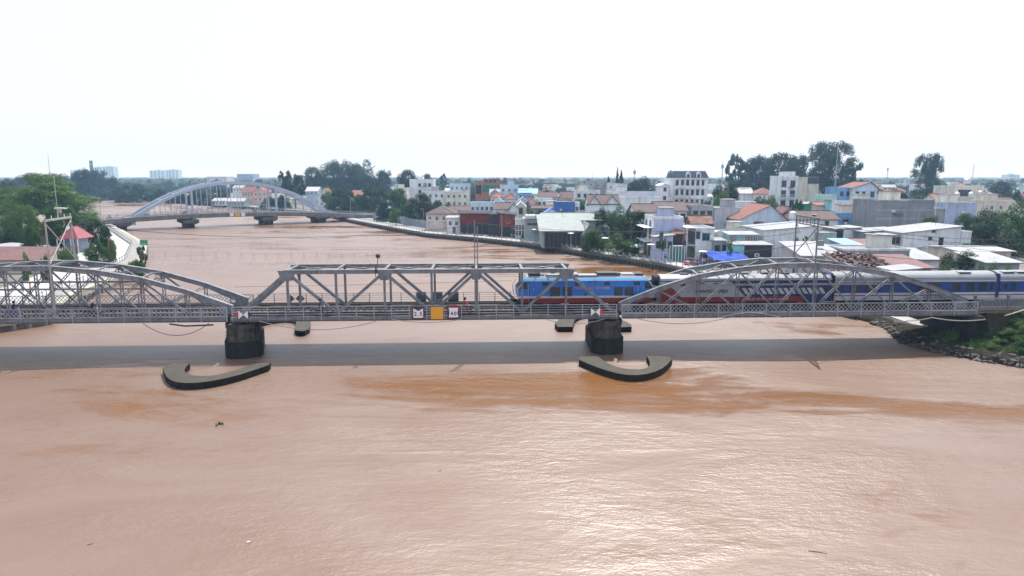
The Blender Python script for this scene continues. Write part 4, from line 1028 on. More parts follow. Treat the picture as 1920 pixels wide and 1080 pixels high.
def house(label, x0, x1, yt, Y, D, wall, roof='flat', rc=None, yr=None, rx=None, win=None, lwin=0, name='house', cat='house', zg=None, lm=None, par=.5, over=.45, fr=None, zt=None, ww=1.1, wh=1.3, doorx=None, parw=None):
    zg = LAND_Z + .01 if zg is None else zg
    A = atY(x0, yt, Y); Bb = atY(x1, yt, Y); W = Bb.x - A.x; cx = (A.x + Bb.x) / 2; H_ = A.z - zg
    root = thing(name, label, cat, (cx, Y, zg)); a = W / 2
    FOOT.append((cx - a, cx + a, Y, Y + D))
    if lm: LM.append((lm, cx, Y + D / 2))
    zr = (atY(x0, yr, Y + (D / 2 if roof in ('gx', 'hip') else 0)).z - zg) if yr else H_ + 1.5
    m = MB(); m.add([(-a, 0, 0), (a, 0, 0), (a, D, 0), (-a, D, 0), (-a, 0, H_), (a, 0, H_), (a, D, H_), (-a, D, H_)], [(0, 1, 5, 4), (1, 2, 6, 5), (2, 3, 7, 6), (3, 0, 4, 7), (4, 5, 6, 7)])
    th = .16; r = MB(); o_ = over
    if roof == 'gx':
        m.poly([(-a, 0, H_), (-a, D / 2, zr - th), (-a, D, H_)][::-1]); m.poly([(a, 0, H_), (a, D / 2, zr - th), (a, D, H_)])
        sl_ = (zr - H_) / (D / 2); ze = H_ - sl_ * o_
        slab(r, [(-a - o_, -o_, ze), (a + o_, -o_, ze), (a + o_, D / 2, zr), (-a - o_, D / 2, zr)], th); slab(r, [(a + o_, D + o_, ze), (-a - o_, D + o_, ze), (-a - o_, D / 2, zr), (a + o_, D / 2, zr)], th)
        r.bar((-a - o_, D / 2, zr + .03), (a + o_, D / 2, zr + .03), .28, .16)
    elif roof == 'gy':
        xr = (atY(rx, yt, Y).x - cx) if rx else 0
        m.poly([(-a, 0, H_), (a, 0, H_), (xr, 0, zr - th)]); m.poly([(-a, D, H_), (a, D, H_), (xr, D, zr - th)][::-1])
        s1 = (zr - H_) / (xr + a); s2 = (zr - H_) / (a - xr)
        slab(r, [(-a - o_, -o_, H_ - s1 * o_), (xr, -o_, zr), (xr, D + o_, zr), (-a - o_, D + o_, H_ - s1 * o_)], th)
        slab(r, [(xr, -o_, zr), (a + o_, -o_, H_ - s2 * o_), (a + o_, D + o_, H_ - s2 * o_), (xr, D + o_, zr)], th)
        r.bar((xr, -o_, zr + .03), (xr, D + o_, zr + .03), .28, .16)
    elif roof == 'hip':
        i_ = min(W, D) * .48; e0 = H_ - .1
        P = [(-a - o_, -o_, e0), (a + o_, -o_, e0), (a + o_, D + o_, e0), (-a - o_, D + o_, e0)]
        if W >= D: q0, q1 = (-a + i_, D / 2, zr), (a - i_, D / 2, zr); F = [[P[0], P[1], q1, q0], [P[1], P[2], q1], [P[2], P[3], q0, q1], [P[3], P[0], q0]]
        else: q0, q1 = (0, i_, zr), (0, D - i_, zr); F = [[P[0], P[1], q0], [P[1], P[2], q1, q0], [P[2], P[3], q1], [P[3], P[0], q0, q1]]
        for f in F: slab(r, f, th)
        for p in P: r.bar(p, q0 if (Vector(p) - Vector(q0)).length < (Vector(p) - Vector(q1)).length else q1, .22, .14)
        r.bar(q0, (q1[0] + .01, q1[1], q1[2]), .25, .16)
    elif roof in ('shed_r', 'shed_l', 'shed_b', 'shed_f'):
        zz = zr - H_; h = {'shed_r': (0, zz, zz, 0), 'shed_l': (zz, 0, 0, zz), 'shed_b': (0, 0, zz, zz), 'shed_f': (zz, zz, 0, 0)}[roof]
        P = [(-a, 0), (a, 0), (a, D), (-a, D)]
        for i in range(4):
            j = (i + 1) % 4; m.poly([(P[i][0], P[i][1], H_), (P[j][0], P[j][1], H_), (P[j][0], P[j][1], H_ + h[j]), (P[i][0], P[i][1], H_ + h[i])])
        E = [(-a - o_, -o_), (a + o_, -o_), (a + o_, D + o_), (-a - o_, D + o_)]
        slab(r, [(E[i][0], E[i][1], H_ + h[i] + th + .02) for i in range(4)], th)
    else:
        r.box(-a + .2, a - .2, .2, D - .2, H_ - .02, H_ + .06)
        if par:
            p = MB(); p.box(-a - .06, a + .06, -.06, .14, H_, H_ + par); p.box(-a - .06, a + .06, D - .14, D + .06, H_, H_ + par); p.box(-a - .06, -a + .14, .14, D - .14, H_, H_ + par); p.box(a - .14, a + .06, .14, D - .14, H_, H_ + par)
            obj('parapet', p, parw or wall, root)
    obj('wall', m, wall, root); obj('roof', r, rc or CONCL, root)
    if win:
        n_, rows = win
        for k in range(rows):
            z = H_ - 1.0 - wh - k * 3.3
            if z < .3: break
            for i in range(n_): window(root, -a + W * (i + .5) / n_, 0, z, min(ww, W / n_ * .7), wh, fr)
    for i in range(lwin): window(root, -a, D * (i + .5) / lwin, H_ - 2.4, 1.0, 1.3, fr, 'l')
    if doorx is not None: door(root, doorx * a, 0)
    rc_ = random.Random(int(x0 * 7 + Y * 13))
    if name == 'house' and 90 < Y < 420 and W > 5:
        if rc_.random() < .6 and H_ > 4:
            am = MB(); ax = rc_.uniform(-.5, .3) * a; aw_ = rc_.uniform(1.2, 2.4); az_ = H_ - rc_.uniform(2.9, 3.4)
            am.hexa([(ax, -1.1, az_), (ax + aw_, -1.1, az_), (ax + aw_, 0, az_ + .3), (ax, 0, az_ + .3), (ax, -1.1, az_ + .06), (ax + aw_, -1.1, az_ + .06), (ax + aw_, 0, az_ + .36), (ax, 0, az_ + .36)]); obj('awning', am, rc_.choice((TINS, TINB, TMAR, TING, RUSTY)), root)
        if roof == 'flat' and W > 6 and rc_.random() < .7:
            hm_ = MB(); hx_ = rc_.uniform(-.6, .2) * a; hm_.box(hx_, hx_ + min(3, a), D * .4, D * .8, H_ + .06, H_ + 2.3); obj('roof_hut', hm_, rc_.choice((wall, WGR, WCR)), root)
            hm_ = MB(); hm_.box(hx_ - .3, hx_ + min(3, a) + .3, D * .4 - .4, D * .8 + .3, H_ + 2.3, H_ + 2.42); obj('hut_roof', hm_, rc_.choice((TINS, TINW, TMAR)), root)
        if rc_.random() < .5:
            tm_ = MB(); tx_ = rc_.uniform(-.7, .7) * a; zb_ = max(H_, zr if roof != 'flat' else H_) - .2; tm_.cyl((tx_, D / 2, zb_), (tx_, D / 2, zb_ + rc_.uniform(2, 3.6)), .035, .03, 4)
            for q in range(3): tm_.bar((tx_ - .5, D / 2, zb_ + 1.6 + q * .15), (tx_ + .5, D / 2, zb_ + 1.6 + q * .15), .03, .03)
            obj('aerial', tm_, FRD, root)
        if rc_.random() < .5 and H_ > 5:
            am = MB(); ax = rc_.uniform(-.8, .7) * a; am.box(ax - .4, ax + .4, -.4, 0, H_ - 2.6, H_ - 2.0); obj('air_conditioner', am, WW, root)
    return root, a, H_, zr
def tank(loc, label, r=.75, h=1.4, stand=1.0, lying=False, group=None, m=None):
    t = thing('water_tank', label, 'water tank', loc, 0, group); s = MB()
    for x in (-.5, .5):
        for y in (-.5, .5): s.box(x - .05, x + .05, y - .05, y + .05, 0, stand)
    s.box(-.65, .65, -.65, .65, stand, stand + .07); obj('stand', s, RAILST, t)
    b_ = MB()
    if lying: b_.cyl((-h / 2, 0, stand + r + .05), (h / 2, 0, stand + r + .05), r, r, 12)
    else: b_.lathe([(r, stand + .08), (r, stand + h), (r * .6, stand + h + .25), (.12, stand + h + .4)], 12)
    obj('tank_body', b_, m or mat('tank_steel', (.6, .61, .63), .35, .5, .1, .6), t); return t
def balcony(root, x, y, z, w_, side='f', m_=None):
    rz = 0 if side == 'f' else -math.pi / 2
    m = MB(); m.box(-w_ / 2, w_ / 2, -1.0, 0, -.15, 0); m.box(-w_ / 2, w_ / 2, -1.0, -.93, .85, .95)
    n_ = int(w_ / .3)
    for k in range(n_ + 1): m.box(-w_ / 2 + k * w_ / n_ - .03, -w_ / 2 + k * w_ / n_ + .03, -.99, -.94, 0, .85)
    obj('balcony', m, m_ or WW, root, (x, y, z), rz)

# --- riverside row, from the arch bridge towards the camera
house('low house with dark brown hipped roof behind the riverside wall', 799, 852, 400, 236, 14, WBE, 'hip', TBRN, 385, win=(4, 1), lm='the brown hip-roof house')
house('low beige house with dark lean-to roof behind the first cafe', 842, 882, 394, 254, 9, WCR, 'gx', TBRN, 386, win=(3, 1))
house('small white cafe shack with pale awning left of the red cafe', 838, 862, 409, 224, 6, WW, 'shed_b', TINW, 407, win=(2, 1), cat='cafe', doorx=.1)
def cafe(label, x0, x1, yt, Y, D, sx, lm):
    root, a, H_, zr = house(label, x0, x1, yt, Y, D, WRE, 'shed_b', WDK, yt - 2, over=.6, cat='cafe', name='cafe', lm=lm)
    m = MB(); m.box(-a * .92, a * .92, -.04, .0, .1, H_ * .52); obj('dark_opening', m, SIGNK, root).name = 'shopfront'  # flat black panel stands in for the shade inside the open front
    for k in range(5):
        m = MB(); x = -a + 2 * a * k / 4; m.box(x - .12, x + .12, -.3, -.05, 0, H_ * .55); obj('post', m, FRD, root)
    for k in range(5):
        m = MB(); z = H_ * .58 + k * H_ * .085; m.box(-a, a, -.12, -.02, z, z + H_ * .05); obj('plank', m, WRE, root)
    return root, a, H_
cafe('dark red plank-fronted cafe with open shopfront beside the promenade', 863, 917, 401, 222, 10, 0, 'the left red cafe')
root, a, H_, zr = house('dark red cafe with gold emblem and black sloping roof', 936, 966, 404, 212, 11, WRE, 'shed_l', WDK, 400, over=.6, cat='cafe', name='cafe', lm='the right red cafe')
m = MB(); m.box(-a * .9, a * .8, -.05, 0, .1, H_ * .45); obj('shopfront', m, SIGNK, root)  # black sheet paints the shaded interior behind the open front
em = MB()
for q in range(12):
    t = q * math.pi / 6; em.bar((.75 * math.cos(t) + a * .1, -.06, H_ * .72 + .75 * math.sin(t)), (.75 * math.cos(t + .6) + a * .1, -.06, H_ * .72 + .75 * math.sin(t + .6)), .06, .14)
em.bar((a * .1 - .4, -.06, H_ * .72 - .3), (a * .1 + .4, -.06, H_ * .72 - .3), .06, .1); em.bar((a * .1, -.06, H_ * .72 - .3), (a * .1, -.06, H_ * .72 + .4), .06, .1)
obj('emblem', em, TGOLD, root)
house('black flat canopy roof between the two red cafes', 917, 936, 402, 214, 10, WDK, 'flat', WDK, par=0, cat='cafe canopy', name='canopy')
root, a, H_, zr = house('white glazed cafe annexe with large window panes beside the sage shed', 966, 984, 414, 208, 6, WW, 'flat', win=None, cat='cafe')
for i in range(3):
    for k in range(2): window(root, -a + (i + .5) * 2 * a / 3, 0, .8 + k * 1.7, 2 * a / 3 * .9, 1.5)
# sage tin-roofed restaurant sheds
root, a, H_, zr = house('sage green restaurant shed with pale tin roof and roof tanks', 984, 1022, 412, 196, 12, WGN, 'shed_r', TING, 408, over=.5, cat='restaurant', lm='the sage restaurant shed')
m = MB(); m.box(-2.2, 1.2, -.05, 0, H_ - 1.6, H_ - .9); obj('vent', m, FRD, root)
for k, l in enumerate(('leftmost of three squat white tanks on the sage restaurant', 'middle of three squat white tanks on the sage restaurant', 'rightmost of three squat white tanks on the sage restaurant')):
    p = atY(988.5 + 6.2 * k, 411, 197); tank((p.x, p.y + .6, p.z), l, .72, .8, .25, m=WW)
root, a, H_, zr = house('long open restaurant hall with wide pale green tin roof', 1016, 1092, 434, 178, 20, WGN, 'shed_b', TING, 411, over=.8, cat='restaurant', lm='the long restaurant hall')
m = MB(); m.box(-a * .86, a * .95, -.06, 0, .1, H_ - .3); obj('shopfront', m, SIGNK, root)  # black sheet on the wall imitates the shade under the hall roof
for k in range(9):
    m = MB(); x = -a * .86 + k * a * .22; m.box(x - .08, x + .08, -.5, -.34, 0, H_); obj('post', m, FRD, root)
house('upper restaurant roof of pale ribbed tin behind the open hall', 1022, 1140, 411, 204, 16, WGN, 'gx', TING, 399, over=1.2, cat='restaurant')
root, a, H_, zr = house('pale tin gable-ended kitchen shed with fan units by the bushes', 1094, 1130, 437, 176, 12, TINS, 'gy', TING, 421, rx=1104, cat='shed', name='shed')
for x in (a * .35, a * .75):
    m = MB(); m.box(x - .5, x + .5, -.45, 0, H_ - 1.1, H_ - .2); obj('air_conditioner', m, WW, root)
# lilac house
root, a, H_, zr = house('lilac house with white arched balcony face towards the river', 1226, 1281, 411, 154, 11, WLI, 'flat', par=.6, lm='the lilac house', parw=WW)
m = MB(); m.box(-a - .1, -a, -.05, 11.05, 0, H_ + .6); obj('front_face', m, WW, root)
for k, y in enumerate((3.2, 7.8)):
    for z, hh in ((.3, 2.6), (4.3, 3.2)):
        m = MB(); m.box(-.05, .0, -1.1, 1.1, 0, hh)
        for q in range(8):
            t0, t1 = math.pi * q / 8, math.pi * (q + 1) / 8
            m.poly([(-.05, 0, hh), (-.05, 1.1 * math.cos(t0), hh + 1.1 * math.sin(t0)), (-.05, 1.1 * math.cos(t1), hh + 1.1 * math.sin(t1))])
        obj('arched_opening', m, FRD, root, (-a - .12, y, z))  # solid dark panel imitating the shade inside the arch
m = MB(); m.box(-1.9, 0, 0, 11, 0, .16); obj('balcony', m, WW, root, (-a, 0, 3.8)); m = MB(); m.box(-2.2, .4, -.3, 11.3, 0, .14); obj('canopy', m, WW, root, (-a, 0, H_ - 2.0))
house('low blue-grey lean-to with white tin roof at the foot of the lilac house', 1229, 1262, 445, 149, 4, WLI, 'shed_r', TINW, 441, win=(3, 1), name='shed', cat='lean-to', fr=FRD)
# rust brown open wooden house with red roof
root, a, H_, zr = house('open brown timber veranda house with small red roof', 1260, 1283, 437, 152, 7, RUSTY, 'hip', TRED_, 428, cat='timber house', lm='the timber veranda house')
m = MB(); m.box(-a * .85, a * .7, -.05, 0, H_ - 3.2, H_ - .5); obj('dark_opening', m, SIGNK, root).name = 'veranda_opening'  # black panel painted in for the veranda's inner shade
root, a, H_, zr = house('teal fenced yard front below the timber veranda house', 1256, 1284, 462, 148.5, 2.4, mat('fence_teal', (.06, .17, .16), .7, 0, .2, .5), 'flat', par=0, cat='yard fence', name='yard_fence')
for k in range(6):
    m = MB(); x = -a + k * a * .4; m.box(x - .06, x + .06, -.1, 0, 0, H_ + .2); obj('fence_post', m, FRW, root)
# white riverside house with shack on top
root, a, H_, zr = house('white riverside house with teal shutters and balconies, shack on its roof', 1305, 1340, 431, 152, 9, WW, 'flat', par=.5, lm='the teal-shuttered white house')
window(root, a * .1, 0, H_ - 2.3, 1.7, 1.5, FRT); window(root, 0, 0, H_ - 6.2, 1.7, 1.3, FRT); window(root, -a * .75, 0, H_ - 1.9, .9, 1.4, FRD)
for z in (H_ - 3.6, .2):
    m = MB(); m.box(-2.0, 0, .2, 7.5, 0, .16); m.box(-2.0, -1.9, .2, 7.5, .16, 1.0); obj('balcony', m, WW, root, (-a, 0, z + .01))
m = MB()
for y in (.3, 4.0, 7.4): m.box(-2.0, -1.75, y - .12, y + .12, 0, H_ + .3)
obj('column', m, WW, root, (-a, 0, 0)); m = MB(); m.box(-.06, -.01, .5, 7, H_ - 3.3, H_ - .6); m.box(-.06, -.01, .5, 7, .5, H_ - 4.2); obj('dark_opening', m, FRD, root, (-a, 0, 0)).name = 'balcony_doors'  # dark panels behind the balconies stand in for recess shade
m = MB(); m.box(-2.1, 0, .1, 7.6, 0, .18); obj('canopy', m, WW, root, (-a, 0, H_ + .3))
root, a, H_, zr = house('brown shack of rusty sheets perched above the white riverside house', 1296, 1337, 418, 162.5, 6, RUSTY, 'gx', RUSTY, 404, cat='shack', lm='the rusty rooftop shack', over=.3)
for k in range(5): 
    m = MB(); x = -a + (k + .5) * a * .4; m.box(x - .32, x + .32, -.05, 0, H_ - 1.9, H_ - .2); obj('plank', m, (RUSTY, FRD, WBE, RUSTY, FRD)[k], root)
root, a, H_, zr = house('long white wall house with curved parapet behind the sheds', 1341, 1408, 436, 165, 8, WW, 'flat', par=0, lm='the curved-parapet house')
m = MB(); pts = [(-a, H_)] + [(-a + 2 * a * k / 14, H_ + 1.15 * math.sin(math.pi * k / 14) ** .8) for k in range(1, 14)] + [(a, H_)]
obj('curved_parapet', flatpoly(pts[::-1], -.04, .2), WW, root)
# big red gable
root, a, H_, zr = house('large barn-like house with faded red roof and pale blue-grey gable wall', 1387, 1476, 411, 178, 14, wallm('gable_blue', (.46, .53, .64)), 'gy', TRED_, 384, rx=1443, lm='the big red gable house', over=.35)
window(root, a * .6, 0, H_ - 1.8, .9, 1.0, FRD); m = MB(); m.hexa([(-1.2, -1.0, 0), (1.2, -1.0, 0), (1.2, 0, 0), (-1.2, 0, 0), (-1.2, -1.0, .1), (1.2, -1.0, .1), (1.2, 0, .7), (-1.2, 0, .7)]); obj('awning', m, TMAR, root, (-a * .2, 0, H_ - 1.3))
house('raw grey house with banded concrete storeys behind the rusty shack', 1298, 1338, 389, 186, 10, WGR, 'flat', par=.5, win=(3, 2), fr=FRD, ww=1.8, lm='the banded grey house')
house('plain pale wall house right of the banded grey house', 1340, 1388, 391, 188, 10, wallm('pale_grey', (.48, .50, .54)), 'flat', par=.3)
# white warehouse
root, a, H_, zr = house('long stained white warehouse with bright tin roof beside the gantry', 1433, 1537, 433, 152, 15, WW, 'shed_r', TINW, 424, lm='the white warehouse', over=.3)
window(root, a * .06, 0, 2.6, .9, 1.3); window(root, a * .62, 0, 2.8, .7, 1.1)
for k in range(5):
    m = MB(); x = -a + (k + .5) * a * .4; m.box(x - .15, x + .15, -.1, 0, 0, H_ - .1); obj('pilaster', m, WW, root)
root, a, H_, zr = house('tin shed with white roof and rusty slatted side', 1368, 1421, 441, 151.5, 5, WTE, 'shed_b', TINW, 438, name='shed', cat='shed', over=.4, lm='the slatted shed')
for k in range(14):
    m = MB(); x = a * .06 + k * a * .065; m.box(x, x + a * .045, -.05, 0, H_ - 1.9, H_ - .2); obj('slat', m, RUSTY if k % 3 else WBE, root)
m = MB(); m.box(-a, -a * .5, -.05, 0, H_ - 1.6, H_ - .1); obj('dark_panel', m, TINS, root).name = 'corrugated_panel'
house('small open shack with white sheet roof left of the slatted shed', 1338, 1367, 452, 151, 4.5, WGR, 'shed_b', TINW, 450, name='shed', cat='shack', win=(2, 1), fr=FRD, over=.4)
root, a, H_, zr = house('low shed with aqua end, dark side wall and white roof', 1396, 1448, 460, 144.5, 6.5, WDK, 'shed_b', TINW, 458, name='shed', cat='shed', over=.3, lm='the aqua-ended shed')
m = MB(); m.box(-2.0, 0, 0, 5.9, 0, H_ + .1); obj('end_room', m, WAQ, root, (-a, .05, 0)); m = MB(); m.box(-2.25, 0, -.2, 6.2, 0, .12); obj('end_roof', m, TINW, root, (-a, 0, H_ + .1))
for k, (x, z) in enumerate(((-a * .1, 1.6), (a * .2, .8), (a * .75, .5))):
    m = MB(); m.box(x - .45, x + .45, -.4, 0, z, z + .65); f = obj('air_conditioner', m, WW, root); m = MB(); m.cyl((x, -.4, z + .33), (x, -.43, z + .33), .26, .26, 12); obj('fan_grille', m, FRD, f)
# right-hand cluster
root, a, H_, zr = house('white house under a long dark brown tiled roof with a skylight', 1496, 1572, 410, 173, 11, WW, 'gx', TBRN, 395, win=None, lm='the long brown roof', over=.5)
window(root, a * .45, 0, H_ - 2.4, 1.0, 1.7, FRD); m = MB(); m.bar((-a * .1, 2.2, H_ + .95), (a * .06, 2.2, H_ + .95), 1.2, .06); obj('skylight', m, WW, root)
root, a, H_, zr = house('small pink gabled house squeezed beside the long brown roof', 1471, 1487, 396, 194, 7, WPK, 'gy', TMAR, 387, lm='the small pink gable')
p = atY(1486, 409, 171); tank((p.x, p.y, p.z - 1.2), 'white boxy roof tank next to the long brown roof', .8, 1.6, 1.0, m=WW)
root, a, H_, zr = house('white upper house with grey roof edge above the bright blue house', 1588, 1643, 381, 193, 9, WW, 'flat', win=None, rc=TINS, lm='the white block over the blue house')
window(root, a * .5, 0, H_ - 3.2, 1.2, 2.0, FRW)
root, a, H_, zr = house('bright blue house with ribbed upper wall', 1570, 1643, 402, 182, 10, WBL, 'flat', par=.4, rc=TINS, lm='the bright blue house')
window(root, -a * .55, 0, H_ - 3.2, 1.5, 1.8, FRD); window(root, a * .22, 0, H_ - 3.2, .9, 1.8, FRD)
for k in range(9):
    m = MB(); x = -a + (k + .5) * 2 * a / 9; m.box(x - .07, x + .07, -.08, 0, H_ - 1.4, H_ + .35); obj('rib', m, WBL, root)
root, a, H_, zr = house('huge windowless wall of raw grey concrete blocks', 1645, 1752, 378, 168, 12, WRAW, 'flat', par=.35, lm='the raw concrete block wall', cat='building')
for k in range(4):
    m = MB(); z = H_ - 2.2 - k * 2.1; m.box(-a, a, -.05, 0, z, z + .28); obj('concrete_band', m, WGR, root)
for k in range(3):
    m = MB(); x = -a * .5 + k * a * .5; m.box(x - .12, x + .12, -.04, 0, 0, H_ - 2.3); obj('concrete_pier', m, WGR, root)
root, a, H_, zr = house('white metal open frame balcony tower between grey and lilac walls', 1754, 1773, 391, 176, 4, WGR, 'flat', par=0, cat='balcony tower', name='balcony_tower')
m = MB()
for x in (-a, a):
    m.box(x - .08, x + .08, -.2, -.05, 0, H_ + 1.7)
m.box(-a, a, -.2, -.05, H_ + 1.55, H_ + 1.7); m.box(-a, a, -.2, -.05, H_, H_ + .15); obj('frame', m, WW, root)
house('plain lilac-blue party wall building behind the big leafy tree', 1774, 1832, 382, 186, 12, WLI, 'flat', par=.3, lm='the lilac party wall')
root, a, H_, zr = house('cream flat-roofed house with dark upper windows and three roof tanks', 1790, 1845, 351, 240, 12, WCR, 'flat', win=None, lm='the cream tank house')
for x in (-a * .5, -a * .1): window(root, x, 0, H_ - 3.0, 2.4, 2.0, FRD)
for px, l, rr, hh, yb in ((1793, 'left steel tank on stilts before the cream house', .8, 1.5, 378), (1819, 'middle steel tank on stilts before the cream house', .8, 1.5, 378), (1836, 'right steel tank on stilts before the cream house', .75, 1.4, 375), (1812, 'large double tank on the flat roof of the cream house', 1.1, 1.7, 350)):
    p = atY(px, yb, 236 if yb > 360 else 244); 
    t_ = tank((p.x, p.y, p.z - (.4 if yb < 360 else 0)), l, rr, hh, 1.4)
house('pale service roof carrying the stilted tanks', 1782, 1842, 379, 232, 7, WCR, 'flat', par=.2, name='terrace', cat='roof terrace')
house('orange tiled roof house left of the cream tank house', 1758, 1789, 377, 226, 9, WW, 'gx', TORG, 363)
house('long low beige wall house right of the cream tank house', 1852, 1903, 379, 214, 9, WBE, 'flat', win=(3, 1))
# middle right near cluster
root, a, H_, zr = house('white metal-clad shed with dark open bay beside the grey wall', 1568, 1616, 430, 157, 7, TINS, 'shed_r', TINW, 427, name='shed', cat='shed', over=.4)
m = MB(); m.box(-a, -a * .45, -.05, 0, .8, H_ - .2); obj('dark_opening', m, SIGNK, root).name = 'open_bay'  # open bay is a black panel imitating interior shade
m = MB(); m.box(-a * .43, a, -.06, 0, H_ - 2.0, H_); obj('cladding', m, WW, root)
house('dark blue-grey rendered wall with white roof edge below the concrete block wall', 1617, 1692, 436, 153, 8, wallm('slate', (.22, .24, .29)), 'shed_r', TINW, 431, over=.25, lm='the slate-grey wall house')
house('sage green tin wall shed beside the steel gantry', 1537, 1569, 438, 150, 6, WGN, 'flat', rc=TINS, par=.2, name='shed', cat='shed')
root, a, H_, zr = house('large white house with sloping white roof and side annexe', 1694, 1801, 438, 145, 11.5, WW, 'shed_r', TINW, 425, over=.35, lm='the large white slope-roof house')
window(root, a * .34, 0, H_ - 2.6, 1.0, 1.7, FRD); window(root, -a * .05, 0, H_ - 1.3, .8, .5, FRD); window(root, a * .05, 0, H_ + .3, .8, .3, FRD)
m = MB(); m.box(-2.9, 0, 1.0, 6, 0, H_ - .3); obj('side_bay', m, WGR, root, (-a, 0, 0))
for k in range(3):
    window(root, -a - 2.4 + k * .95, 1.0, H_ - 2.2, .8, 1.2, FRD)
root, a, H_, zr = house('small white annexe with an air conditioner right of the slope-roof house', 1803, 1822, 436, 146.5, 7, WW, 'flat', par=.3)
m = MB(); m.box(-.5, .5, -.45, 0, H_ - 3.2, H_ - 2.4); obj('air_conditioner', m, WW, root)
root, a, H_, zr = house('low grey block house with white roof edge behind the railway bridge', 1583, 1706, 470, 112, 7, wallm('block_grey', (.30, .29, .32), .6), 'flat', par=.35, parw=WW, rc=TINS, lm='the low grey block house')
m = MB(); m.box(-.45, .45, -.4, 0, H_ - 2.2, H_ - 1.5); obj('air_conditioner', m, WW, root, (a * .35, 0, 0)); window(root, a * .2, 0, H_ - 3.1, .9, .5, FRD); window(root, a * .6, 0, H_ - 3.1, .7, .5, FRD)
house('faded red tin roof shelter above the low grey block house', 1620, 1664, 462, 124, 7, WGR, 'shed_b', TMAR, 456, name='shed', cat='shelter')
house('pale blue sheet roof shelter left of the faded red tin roof', 1588, 1618, 462, 124, 7, WGR, 'shed_b', TINB, 455, name='shed', cat='shelter')
root, a, H_, zr = house('wide white tin roof with a small vent near the bridge', 1504, 1580, 481, 110, 9, WGR, 'shed_b', TINW, 464, name='shed', cat='shed', over=.4, lm='the wide white tin roof')
m = MB(); m.box(-.5, .5, 0, .6, 0, .9); obj('roof_vent', m, TINS, root, (a * .45, 4, H_ + 1.3))
root, a, H_, zr = house('derelict shed whose roof is a heap of broken brown tiles', 1588, 1672, 502, 98, 7, WBE, 'shed_b', TBRN, 488, name='shed', cat='derelict shed', lm='the broken tile roof')
tl = MB(); tl.box(-.3, .3, -.2, .2, -.03, .03); tls = [tl.mesh('tile', x) for x in (RUSTY, TBRN, RUSTY, WDK)]
for k in range(200):
    y = R.uniform(-.3, 7); o = obj('tile', R.choice(tls), None, root, (R.uniform(-a, a), y, H_ + .32 + (zr - H_) * (y / 7) + R.uniform(0, .18)), R.uniform(0, 3)); o.rotation_euler = (R.uniform(-.6, .6), R.uniform(-.6, .6), R.uniform(0, 3)); o.scale = [R.uniform(.5, 1.2)] * 3
house('maroon tin roof house right of the broken tile roof', 1684, 1746, 504, 98, 8, WGR, 'shed_b', TMAR, 491, win=(3, 1), fr=FRD, over=.5, lm='the maroon tin roof')
house('pale sheet metal lean-to at the corner of the maroon roof', 1676, 1722, 509, 92, 3.5, WW, 'shed_r', TINW, 504, name='shed', cat='lean-to')
house('bright white awning roof behind the maroon tin roof', 1712, 1762, 488, 112, 8, WW, 'shed_b', TINW, 476, name='shed', cat='shed')
house('low house with broad white sheet roof between the dark bushes', 1800, 1896, 470, 117, 9, WBE, 'gx', TINW, 462, win=(3, 1), fr=FRD, over=.6, lm='the broad white sheet roof')
house('white flat tin roof close to the coaches at the right', 1850, 1912, 494, 101, 7, WGR, 'shed_b', TINW, 484, name='shed', cat='shed')
for k, (px, yb, l) in enumerate(((1728, 492, 'dark utility pole with crossarms before the slope-roof house'), (1704, 494, 'short dark utility pole at the end of the grey block house'), (1868, 502, 'leaning timber utility pole between the bushes at the right'))):
    p = atz(px, yb, LAND_Z); po = thing('utility_pole', l, 'utility pole', (p.x, p.y, LAND_Z))
    h = (5.6, 4.0, 4.8)[k]; m = MB(); m.cyl((0, 0, -.2), (.15 * (k == 2) * 3, 0, h), .14, .1, 8); obj('pole_shaft', m, WDK, po)
    m = MB(); m.bar((-.7, 0, h - .6), (.7, 0, h - .6), .08, .1); m.bar((-.5, 0, h - 1.1), (.5, 0, h - 1.1), .08, .1); obj('cross_arm', m, WDK, po)
# --- second row
root, a, H_, zr = house('white house with twin steep brown gables and dormer', 1104, 1162, 382, 214, 11, WW, 'gx', TBRN, 365, lm='the twin-gabled house', over=.3)
for cxp, hw in ((-a * .62, a * .38), (a * .5, a * .5)):
    zp = zr - .1; g_ = MB(); g_.poly([(cxp - hw, -.05, H_ - .3), (cxp + hw, -.05, H_ - .3), (cxp, -.05, zp - .3)]); obj('gable', g_, WW, root)
    rr = MB(); slab(rr, [(cxp - hw - .3, -.5, H_ - .5), (cxp, -.5, zp), (cxp, 5.4, zp), (cxp - hw - .3, 5.4, H_ - .5)], .16); slab(rr, [(cxp, -.5, zp), (cxp + hw + .3, -.5, H_ - .5), (cxp + hw + .3, 5.4, H_ - .5), (cxp, 5.4, zp)], .16); obj('gable_roof', rr, TBRN, root)
root, a, H_, zr = house('large white house with long brown tiled roof and tall windows', 1233, 1288, 394, 186, 12, WW, 'gx', TBRN, 378, win=(4, 1), fr=FRD, ww=1.6, wh=1.5, lm='the long brown-tiled white house')
house('lower wing with brown gabled roof left of the long brown-tiled house', 1191, 1231, 397, 184, 10, WW, 'gx', TBRN, 382, win=(3, 1), fr=FRD, ww=1.5, wh=1.4)
house('long low white flat building behind the brown-tiled wing', 1169, 1241, 372, 232, 12, WW, 'flat', par=.4, rc=TINS, lm='the long white flat building')
house('solid deep blue box building above the restaurant roofs', 1041, 1077, 380, 226, 10, WNV, 'flat', par=.3, lm='the deep blue box building')
house('narrow white side building right of the deep blue box', 1078, 1087, 382, 227, 8, WW, 'flat', win=(1, 1))
house('low house with bright blue gabled roof left of the deep blue box', 1022, 1046, 399, 216, 8, WW, 'gy', mat('tin_royal', (.08, .16, .55), .5, ribs=('X', 2.2)), 391)
